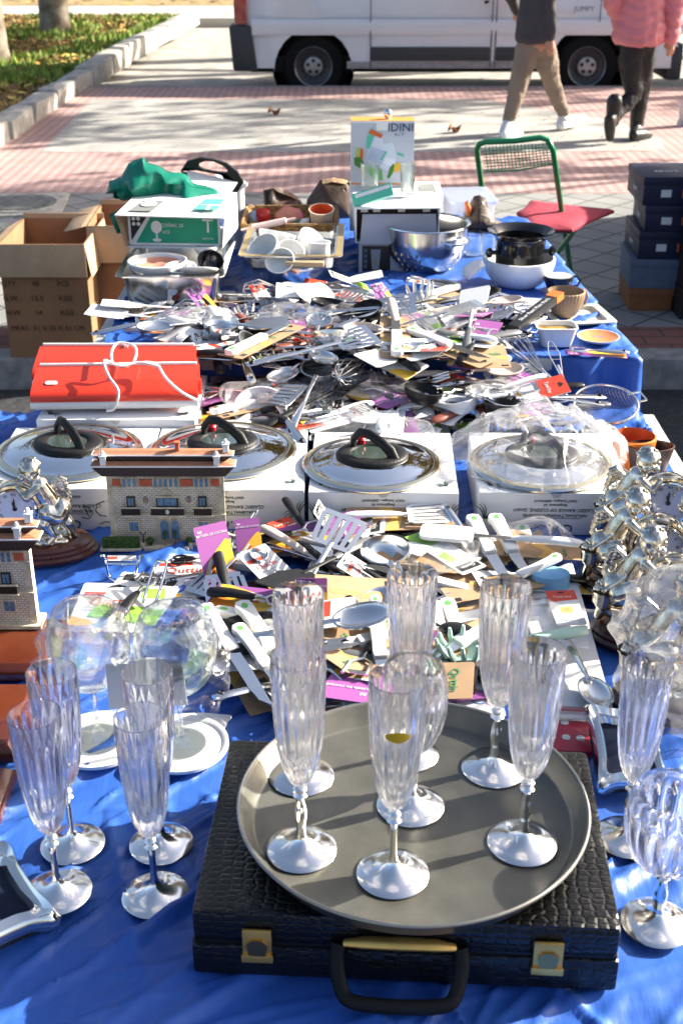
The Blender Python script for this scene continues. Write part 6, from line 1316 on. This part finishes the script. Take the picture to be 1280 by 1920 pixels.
# ---- named ones: higher table heap
def U2(n, kn, A, ha, B, hb, lab, cat, **k): U(n, kn, A, ha, B, hb, lab, cat, base=T2, **k)
def C2(kn, A, ha, B, hb, lab, **k): U('packaged_utensil', kn, A, ha, B, hb, lab, 'carded utensil', base=T2, **k)
U2('skimmer', 'skimmer|steel|s|.26', (268,628), .02, (245,566), .05, 'round perforated skimmer at the far left end of the heap, beside the roasting tray', 'skimmer')
C2('card|purple|.07|.13|peeler|black|s|.155', (400,588), .02, (360,540), .07, 'purple and orange card with black handle standing in front of the roasting tray')
U2('skimmer', 'skimmer|steel|s|.24', (500,580), .03, (412,568), .06, 'bright perforated skimmer right of the purple card at the left', 'skimmer', roll=.4)
C2('card|red|.07|.14|peeler|white|s|.155', (505,575), .03, (478,534), .07, 'pink and yellow card leaning below the gold rimmed tray')
U2('ladle', 'ladle|grey|g|.27', (520,590), .05, (465,668), .045, 'grey nylon ladle at the front edge right of the red lamps', 'ladle', roll=-.8)
U2('serving_spoon', 'spoon|wood|s|.22', (445,590), .06, (505,650), .04, 'spoon with dark red wooden handle in the left of the far heap', 'spoon')
U2('skimmer', 'skimmer|steel|s|.26', (590,660), .03, (600,586), .075, 'large perforated skimmer standing up in the middle of the far heap', 'skimmer')
U2('slotted_turner', 'turner|steel|s|.28', (600,600), .05, (668,546), .06, 'white edged slotted turner just in front of the green and white pack', 'turner')
C2('card|green|.085|.15', (690,540), .03, (618,512), .075, 'green and white card with leaf pictures leaning on the box corner')
C2('card|purple|.065|.13|peeler|steel|s|.155', (735,580), .03, (705,532), .08, 'purple and orange card with steel handle in front of the colander')
C2('card|white|.05|.16|peeler|grey|s|.155', (850,538), .04, (762,524), .055, 'white card with salad servers lying against the colander')
U2('ladle', 'ladle|black|k|.28', (852,548), .03, (940,540), .065, 'black nylon ladle with its bowl resting on the ribbed white bowl', 'ladle', roll=-.5)
U2('serving_spoon', 'spoon|beige|b|.28', (800,588), .05, (982,556), .07, 'beige spoon pointing right towards the white platter', 'spoon')
U2('knife', 'knife|black|s|.22', (760,552), .05, (860,560), .05, 'small black handled knife below the colander', 'knife')
U2('pasta_server', 'pasta|beige|b|.28', (732,560), .10, (765,690), .02, 'beige pasta server pointing down over the front of the far heap', 'pasta server', roll=PI)
U2('skimmer', 'skimmer|flat|s|.24', (750,655), .03, (672,664), .055, 'perforated skimmer lying at the front edge of the far table', 'skimmer')
U2('pasta_server', 'pasta|white|w|.24', (820,640), .03, (872,578), .055, 'white flower shaped server below the black ladle', 'pasta server')
U2('ladle', 'ladle|black|k|.24', (900,640), .02, (965,598), .045, 'black nylon ladle lying left of the long black pack', 'ladle')
mb = MB().box((0,.10,.008),(.030,.20,.016)).use(orl); K = Kit(); K.part('pack', MB().box((0,.10,.008),(.030,.20,.016)), cblk, bevel=.001); K.part('end_band', MB().box((0,.180,.0083),(.031,.030,.017)), orl); K.text('Silver Pearl Plain Fork', .014, wl, TR((0,.09,.0165), rz=PI/2))
K.L = .20; _kits['pearl'] = K
U2('cutlery_pack', 'pearl', (962,622), .045, (1048,556), .085, 'long black pack with white writing pointing at the tan ribbed cup', 'pack')
C2('card|kraft|.10|.12', (925,690), .03, (912,648), .05, 'kraft card with green leaf print behind the beige spoon')
one('blue_grey_pack', MB().box((0,0,.02),(.05,.012,.042)), mat('pack_blue_grey', (.25,.33,.45), .4), 'small blue grey pack at the front edge of the far heap', 'pack', TR(P(836,676,T2+.004), rx=-.5, rz=.05), bevel=.002)
C2('card|purple|.035|.16|peeler|steel|s|.155', (1175,668), .006, (1058,660), .010, 'steel tool on a pink strip card at the right corner of the far table')
U2('slotted_turner', 'turner|steel|s|.25', (420,640), .03, (350,600), .05, 'slotted steel turner among plastic bags left of the middle', 'turner')
for i, (px, py) in enumerate(((550,545),(590,548),(735,575),(700,640),(520,560),(440,600),(640,625),(860,600),(330,625),(780,650))):
    one('paper_slip', MB().grid(5,5, lambda u,v: ((u-.5)*.09, (v-.5)*.07, .006*math.sin(u*3+i)*math.cos(v*4+i))), white, ('white paper square below the gold rimmed tray','white paper square right of the pink card','crumpled white paper in front of the colander','white paper at the middle front of the far heap','white paper beside the bright skimmer','white paper among the plastic bags left of the standing skimmer','white paper slip right of the standing skimmer','white paper left of the flower shaped server','white paper at the left front of the far heap','white paper left of the small blue grey pack')[i], 'paper', TR(P(px,py,T2+.055), rx=.35, rz=i*.7), solid=.0006)
# film bags over the heaps
for i, (px, py, b_, w_, l_, h_, rz, lab) in enumerate(((372,610,T2,.20,.15,.05,.3,'clear crumpled bag holding skimmers at the left of the far heap'),(545,600,T2,.17,.16,.04,-.3,'clear plastic bag left of the standing skimmer'),(640,590,T2,.16,.12,.03,.2,'clear plastic sleeve over steel handles in the far heap'),(800,610,T2,.18,.12,.035,.1,'clear plastic bag in the right middle of the far heap'),
    (690,728,T1,.28,.12,.04,-.45,'long clear cutlery bag hanging over the step'),(560,735,T1,.22,.12,.03,.2,'clear plastic sleeve right of the clear box'),(700,800,T1,.24,.08,.03,.05,'clear plastic sleeve behind the middle lid'),(940,735,T1,.16,.12,.03,.3,'clear plastic bag under the white nylon ladle'),
    (840,1040,T1,.16,.09,.025,.6,'clear plastic sleeve in the middle of the near heap'),(1010,1000,T1,.10,.08,.03,.2,'clear plastic behind the white spatula handle'),(1020,1160,T1,.16,.12,.02,-.3,'clear plastic bag on the long white board'))):
    hz = .045 if b_ == T2 else (.10 if py < 790 else (.09 if py < 810 else .045))
    one('plastic_sleeve', bag_mb(w_, l_, h_, seed=i*3.1, n=30, amp=.013), film, lab, 'plastic bag', TR(P(px,py,b_+hz), rz=rz, ry=.05), ang=180)
# ------------------------------------------------------------------ briefcase and tray
def vmat_croc():
    m = mat('crocodile_leather', (.006,.006,.005), .30, coat=.12, spec=.4); nt = m.node_tree; b = nt.nodes['Principled BSDF']; N = nt.nodes.new; L = nt.links.new
    tc = N('ShaderNodeTexCoord'); mp = N('ShaderNodeMapping'); mp.inputs['Scale'].default_value = (75,110,110); v = N('ShaderNodeTexVoronoi'); v.feature = 'DISTANCE_TO_EDGE'; v.inputs['Randomness'].default_value = .45; v.inputs['Scale'].default_value = 1
    r = N('ShaderNodeMapRange'); r.inputs['From Max'].default_value = .22; bp = N('ShaderNodeBump'); bp.inputs['Strength'].default_value = .55; bp.inputs['Distance'].default_value = .0014
    L(tc.outputs['Object'], mp.inputs[0]); L(mp.outputs[0], v.inputs['Vector']); L(v.outputs['Distance'], r.inputs[0]); L(r.outputs[0], bp.inputs['Height']); L(bp.outputs[0], b.inputs['Normal']); L(bp.outputs[0], b.inputs['Coat Normal']); return m
croc = vmat_croc()
zt = .718; FL, FR, BR, BL = P(357,1708,zt), P(1167,1742,zt), P(1085,1402,zt), P(430,1388,zt)
ex = (FR-FL); wB = ex.length; ang = math.atan2(ex.y, ex.x); dB = ((BL-FL).length+(BR-FR).length)/2
K = Kit(); h0, h1 = T1+.006, zt; hs = .046
K.part('base', MB().box((wB/2,dB/2,hs/2),(wB+.004,dB+.004,hs)), croc, bevel=.007); K.part('lid', MB().box((wB/2,dB/2,hs+.0015+(h1-h0-hs)/2),(wB,dB,h1-h0-hs-.003)), croc, bevel=.009)
K.part('seam_frame', MB().box((wB/2,dB/2,hs+.001),(wB-.004,dB-.004,.006)), mat('seam_black', (.02,.02,.02), .3, .5))
for fx in (.155, .835):
    x = wB*fx; i = K.part('latch', MB().box((x,-.004,hs+.006),(.032,.004,.040)).box((x,-.0068,hs-.013),(.035,.004,.010)), gold, bevel=.0012)
    K.part('latch_clasp', MB().prism([(-.0085,-.014),(.0085,-.014),(.0115,.006),(.006,.012),(-.006,.012),(-.0115,.006)], .006, .0085, T=TR((x,-.0,hs+.002), rx=PI/2)), mat('brass_dark', (.45,.27,.10), .3, 1), parent=i)
x = wB*.49; i = K.part('handle_plate', MB().tube([(x-.060,-.006,hs+.015),(x-.040,-.009,hs+.020),(x,-.010,hs+.0215),(x+.040,-.009,hs+.020),(x+.060,-.006,hs+.015)], [.0045,.0075,.0085,.0075,.0045], 10, flat=.8), gold)
K.part('handle', MB().tube(smooth_pts([(x-.066,-.003,hs+.012),(x-.068,-.012,hs-.004),(x-.062,-.030,hs-.028),(x-.048,-.040,hs-.036),(x,-.042,hs-.038),(x+.048,-.040,hs-.036),(x+.062,-.030,hs-.028),(x+.068,-.012,hs-.004),(x+.066,-.003,hs+.012)],4), [.0085]*33, 12, flat=.8), mat('handle_leather', (.008,.008,.008), .6, spec=.25))
K.put('briefcase', TR((FL.x,FL.y,h0), rz=ang), 'black crocodile patterned briefcase with brass latches lying under the round tray', 'briefcase')
zr = zt+.024; a, b = P(445,1545,zr), P(1106,1545,zr); f_, g_ = P(775,1752,zr), P(775,1326,zr); rt = (b.x-a.x)/2; ty = (f_.y+g_.y)/2; tx = (a.x+b.x)/2; ry_ = (g_.y-f_.y)/2
tm = mat('tray_steel', (.140,.136,.115), .30, .55, var=.16, vs=22)
nt = tm.node_tree; b_ = nt.nodes['Principled BSDF']; tc = nt.nodes.new('ShaderNodeTexCoord'); mp = nt.nodes.new('ShaderNodeMapping'); mp.inputs['Scale'].default_value = (6, 90, 6); mp.inputs['Rotation'].default_value = (0,0,.5); n_ = nt.nodes.new('ShaderNodeTexNoise'); n_.inputs['Scale'].default_value = 3; n_.inputs['Detail'].default_value = 8
bp = nt.nodes.new('ShaderNodeBump'); bp.inputs['Strength'].default_value = .05; bp.inputs['Distance'].default_value = .002; nt.links.new(tc.outputs['Object'], mp.inputs[0]); nt.links.new(mp.outputs[0], n_.inputs['Vector']); nt.links.new(n_.outputs['Fac'], bp.inputs['Height']); nt.links.new(bp.outputs[0], b_.inputs['Normal'])
TZ = zt+.0105
K = Kit(); K.part('tray', MB().lathe([(.0005,.001),(.905,.001),(.925,.004),(.980,.0245),(.992,.0275),(1.000,.0275),(1.004,.0255),(.996,.0235),(.930,.0),(.88,-.001),(.0005,-.001)], 120, T=TR(s=(rt,ry_,1))), tm, ang=60)
K.part('rolled_rim', MB().tube([(rt*math.cos(t)*1.0, ry_*math.sin(t)*1.0, .0262) for t in [2*PI*k/120 for k in range(120)]], .0022, 8, closed=True), mat('rim_steel', (.42,.40,.35), .3, 1))
K.put('round_tray', TR((tx,ty,zt+.0095-.001)), 'large round dull metal tray carrying the flutes on top of the briefcase', 'tray')

# ------------------------------------------------------------------ crystal glasses on silver feet
fsil = mat('foot_silver', (.93,.91,.87), .12, 1, var=.04, vs=30)
def cut(k, amp): return lambda i, a: 1-amp*(.5+.5*math.cos(a*k))**2
def flute_kit(h=.262, stem='plain', rb=.030):
    K = Kit()
    foot = [(.0005,.0),(.0395,.0),(.0405,.0012),(.039,.0026),(.030,.0045),(.018,.0095),(.009,.016),(.0055,.022)]
    st = [(.0042,.032),(.0040,.060),(.0050,.072),(.0085,.077),(.0050,.081),(.0078,.086),(.0050,.090)] if stem == 'plain' else [(.0060,.027),(.0050,.031),(.0056,.036),(.0075,.052),(.0066,.062),(.0046,.074),(.0085,.079),(.0052,.083),(.0080,.088),(.0050,.091)]
    f = MB().lathe(foot+st+[(.0005,.092)], 48); K.part('foot', f, fsil, ang=60)
    z0 = .090; H = h-z0
    o = [(.0040,0),(.0075,.004),(.0135,.012),(.0185,.024),(.0225,.040),(.0255,.060),(.0280,.085),(.0297,.115),(.0300,.140),(.0298,H-.012),(.0296,H)]
    o2 = []
    for (a, b) in zip(o, o[1:]):
        for k in range(2): o2.append((a[0]+(b[0]-a[0])*k/2, a[1]+(b[1]-a[1])*k/2))
    o2.append(o[-1]); sc = rb/.030
    def fn(i, a):
        t = i/(len(o2)-1)
        return 1-.10*max(0,min(1,(.86-t)*9))*abs(math.cos(a*8))*min(1,t*4)
    b = MB(); b.lathe([(r*sc,z0+z) for r, z in o2]+[(o2[-1][0]*sc-.0008,z0+H+.0006)], 112, fn=fn)
    inn = [(.0005,.030),(.008,.034),(.0140,.044),(.0175,.058),(.0205,.075),(.0232,.095),(.0250,.118),(.0260,.140),(.0280,H-.01),(.0284,H)]
    b.lathe([(r*sc,z0+z) for r, z in inn][::-1], 112); b.add([(0,0,z0)],[]) 
    # join rim: ring between outer and inner
    K.part('bowl', b, crystal, ang=50); return K
def goblet_kit(h=.205, rb=.045):
    K = Kit(); K.part('foot', MB().lathe([(.0005,.0),(.0395,.0),(.0405,.0012),(.039,.0026),(.030,.0045),(.018,.0095),(.009,.016),(.0055,.022),(.0075,.030),(.0085,.048),(.0050,.064),(.0085,.070),(.0052,.074),(.0080,.079),(.0052,.083),(.0005,.084)], 48), fsil, ang=60)
    z0 = .082; H = h-z0; o = []
    for i in range(21):
        t = i/20; a = t*R(128); o.append((max(.004, rb*math.sin(a)**.8), H*(1-math.cos(a))/(1-math.cos(R(128)))))
    fn = lambda i, a: 1-.11*abs(math.cos(a*8))*min(1,i/4)*max(0,min(1,(17-i)/2))
    b = MB().lathe([(r,z0+z) for r, z in o]+[(o[-1][0]-.0008,z0+H+.0006)], 128, fn=fn)
    inn = [(max(.0005,r-.0055 if i > 3 else r*.6), z+.004*(1-i/20)) for i, (r, z) in enumerate(o)]; inn[0] = (.0005, inn[0][1]); b.lathe([(r,z0+z) for r, z in inn][::-1], 128)
    K.part('bowl', b, crystal, ang=50); return K
fp_, fb_, gk, gk2 = flute_kit(), flute_kit(stem='bulge'), goblet_kit(.200,.039), goblet_kit(.190,.051)
stk = mat('sticker_gold', (.75,.48,.03), .3, .3)
for (kt, px, py, z, lab, st) in (
    (fb_,565,1592,TZ,'crystal flute at the front left of the round tray',0),(fp_,736,1638,TZ,'crystal flute with an oval yellow sticker, nearest on the round tray',1),(fb_,979,1580,TZ,'crystal flute with a bulging silver stem at the right of the round tray',0),
    (fp_,565,1455,TZ,'crystal flute at the back left of the round tray, behind another flute',0),(fp_,763,1412,TZ,'crystal flute farthest back on the round tray, behind the goblet',0),(fb_,925,1440,TZ,'crystal flute at the back right of the round tray',0),
    (fp_,137,1582,T1+.004,'crystal flute on the blue cloth, left pair, farther one',0),(fp_,110,1672,T1+.004,'crystal flute on the blue cloth, left pair, nearer one beside the silver frame',0),(fp_,303,1582,T1+.004,'crystal flute on the blue cloth, right pair, farther one',0),(fp_,292,1678,T1+.004,'crystal flute on the blue cloth just left of the briefcase, nearer one',0),
    (fb_,1172,1570,T1+.004,'crystal flute right of the briefcase in front of the silver frame',0)):
    c = P(px,py,z); o = kt.put('crystal_flute', TR((c.x,c.y,z), rz=random.random()), lab, 'glass')
    if st:
        me = MB().grid(10,6, lambda u,v: (.0288*math.sin((u-.5)*.95*math.sin(PI*min(max(v,.02),.98))**.5), -.0293*math.cos((u-.5)*.95*math.sin(PI*min(max(v,.02),.98))**.5)-.0005, .208+.013*(v-.5))).mesh('sticker', stk); s_ = bpy.data.objects.new('sticker', me); COL.objects.link(s_); s_.parent = o; s_.matrix_local = TR(rz=-o.rotation_euler.z)
c = P(769,1510,TZ); gk.put('crystal_goblet', TR((c.x,c.y,TZ)), 'round crystal goblet in the middle of the tray', 'glass')
c = P(1228,1735,T1); gk2.put('crystal_goblet', TR((c.x,c.y,T1+.004),s=1.02), 'round crystal goblet on the blue cloth at the right of the briefcase', 'glass')
# balloon glasses in film on white lids
def balloon_kit():
    K = Kit(); o = []
    for i in range(21):
        a = R(4)+i/20*R(130); o.append((.057*math.sin(a)**.85, .088+.125*(1-math.cos(a))/(1-math.cos(R(134)))))
    b = MB().lathe([(.0005,0),(.036,0),(.037,.0015),(.030,.003),(.008,.006),(.0036,.012),(.0032,.05),(.004,.084)]+o+[(o[-1][0]-.001,o[-1][1]+.0006)]+[(max(r-.0014,.0005),z+.0012*(1-i/20)) for i, (r, z) in enumerate(o)][::-1], 56)
    K.part('glass', b, clearg, ang=50); return K
bk_ = balloon_kit()
for (px, py, lab, lab2, lab3, s) in ((183,1392,'large clear balloon glass, left of the two behind the flutes','crinkled clear film round the left balloon glass','round white lid under the left balloon glass',0),(340,1400,'large clear balloon glass, right of the two behind the flutes','crinkled clear film round the right balloon glass','round white lid under the right balloon glass',2)):
    c = P(px,py,T1+.012); K = Kit(); K.p = bk_.p; K.put('balloon_glass', TR((c.x,c.y+.01,T1+.012)), lab, 'glass')
    one('plastic_wrap', sleeve(c.x, c.y+.01, T1+.085, .062, .135, 1.7+s, 60, .80), filmm('thin_film', haze=.015, rough=.16), lab2, 'plastic wrap', ang=180)
    one('lid_disc', MB().lathe([(.0005,.0),(.060,.0),(.066,.004),(.066,.009),(.060,.008),(.056,.005),(.045,.006),(.0005,.006)],48), whitep, lab3, 'lid', TR((c.x,c.y+.008,T1+.0045)))
q4 = [P(170,1395,T1+.004),P(300,1420,T1+.004),P(395,1412,T1+.004),P(434,1345,T1+.004),P(380,1340,T1+.004),P(180,1350,T1+.004)]
mb = MB().loft([[tuple(p) for p in q4],[(p.x,p.y,p.z+.004) for p in q4]], cap0=True, cap1=True); one('white_sheet', mb, mat('board_white'), 'white plastic sheet lying under the two balloon glasses', 'sheet')
a, b, c, d = PD(205,1330,1.335),PD(352,1322,1.335),PD(342,1245,1.365),PD(198,1245,1.365)
one('price_card', MB().add([a,b,c,d,a+Vector((0,.0008,0)),b+Vector((0,.0008,0)),c+Vector((0,.0008,0)),d+Vector((0,.0008,0))],[(0,1,2,3),(7,6,5,4),(0,4,5,1),(1,5,6,2),(2,6,7,3),(3,7,4,0)]), filmm('thin_paper', haze=.85), 'blank white paper card leaning between the two balloon glasses', 'card', smooth=False)
# ------------------------------------------------------------------ silver frames
def frame_kit(w, l):
    K = Kit(); n = 64
    def ring(s, z, amp): return [((w/2*s)*(math.copysign(abs(math.cos(t))**.45, math.cos(t)))*(1+amp*math.cos(4*t)), (l/2*s)*(math.copysign(abs(math.sin(t))**.45, math.sin(t)))*(1+amp*math.cos(4*t)), z) for t in [2*PI*i/n for i in range(n)]]
    K.part('frame', MB().loft([ring(1,.0,-.12), ring(1.03,.010,-.12), ring(.94,.019,-.11), ring(.80,.012,-.08), ring(.68,.017,-.10), ring(.60,.008,-.10)]), mat('frame_silver', (.85,.84,.80), .08, 1), ang=60)
    K.part('backing', MB().loft([ring(.98,.001,-.05), ring(.61,.0085,-.10)], cap0=False, cap1=True), mat('frame_backing', (.008,.013,.035), .5, spec=.2)); return K
c = P(40,1712,T1); fk = frame_kit(.115,.165); fk.put('silver_frame', TR((c.x-.040,c.y+.010,T1+.004), rz=.62), 'curved silver picture frame lying at the lower left corner', 'frame')
c = P(1170,1500,T1); fk = frame_kit(.100,.140); fk.put('silver_frame', TR((c.x+.012,c.y+.065,T1+.030), rz=-.03, rx=.32), 'silver picture frame behind the flute right of the briefcase', 'frame')
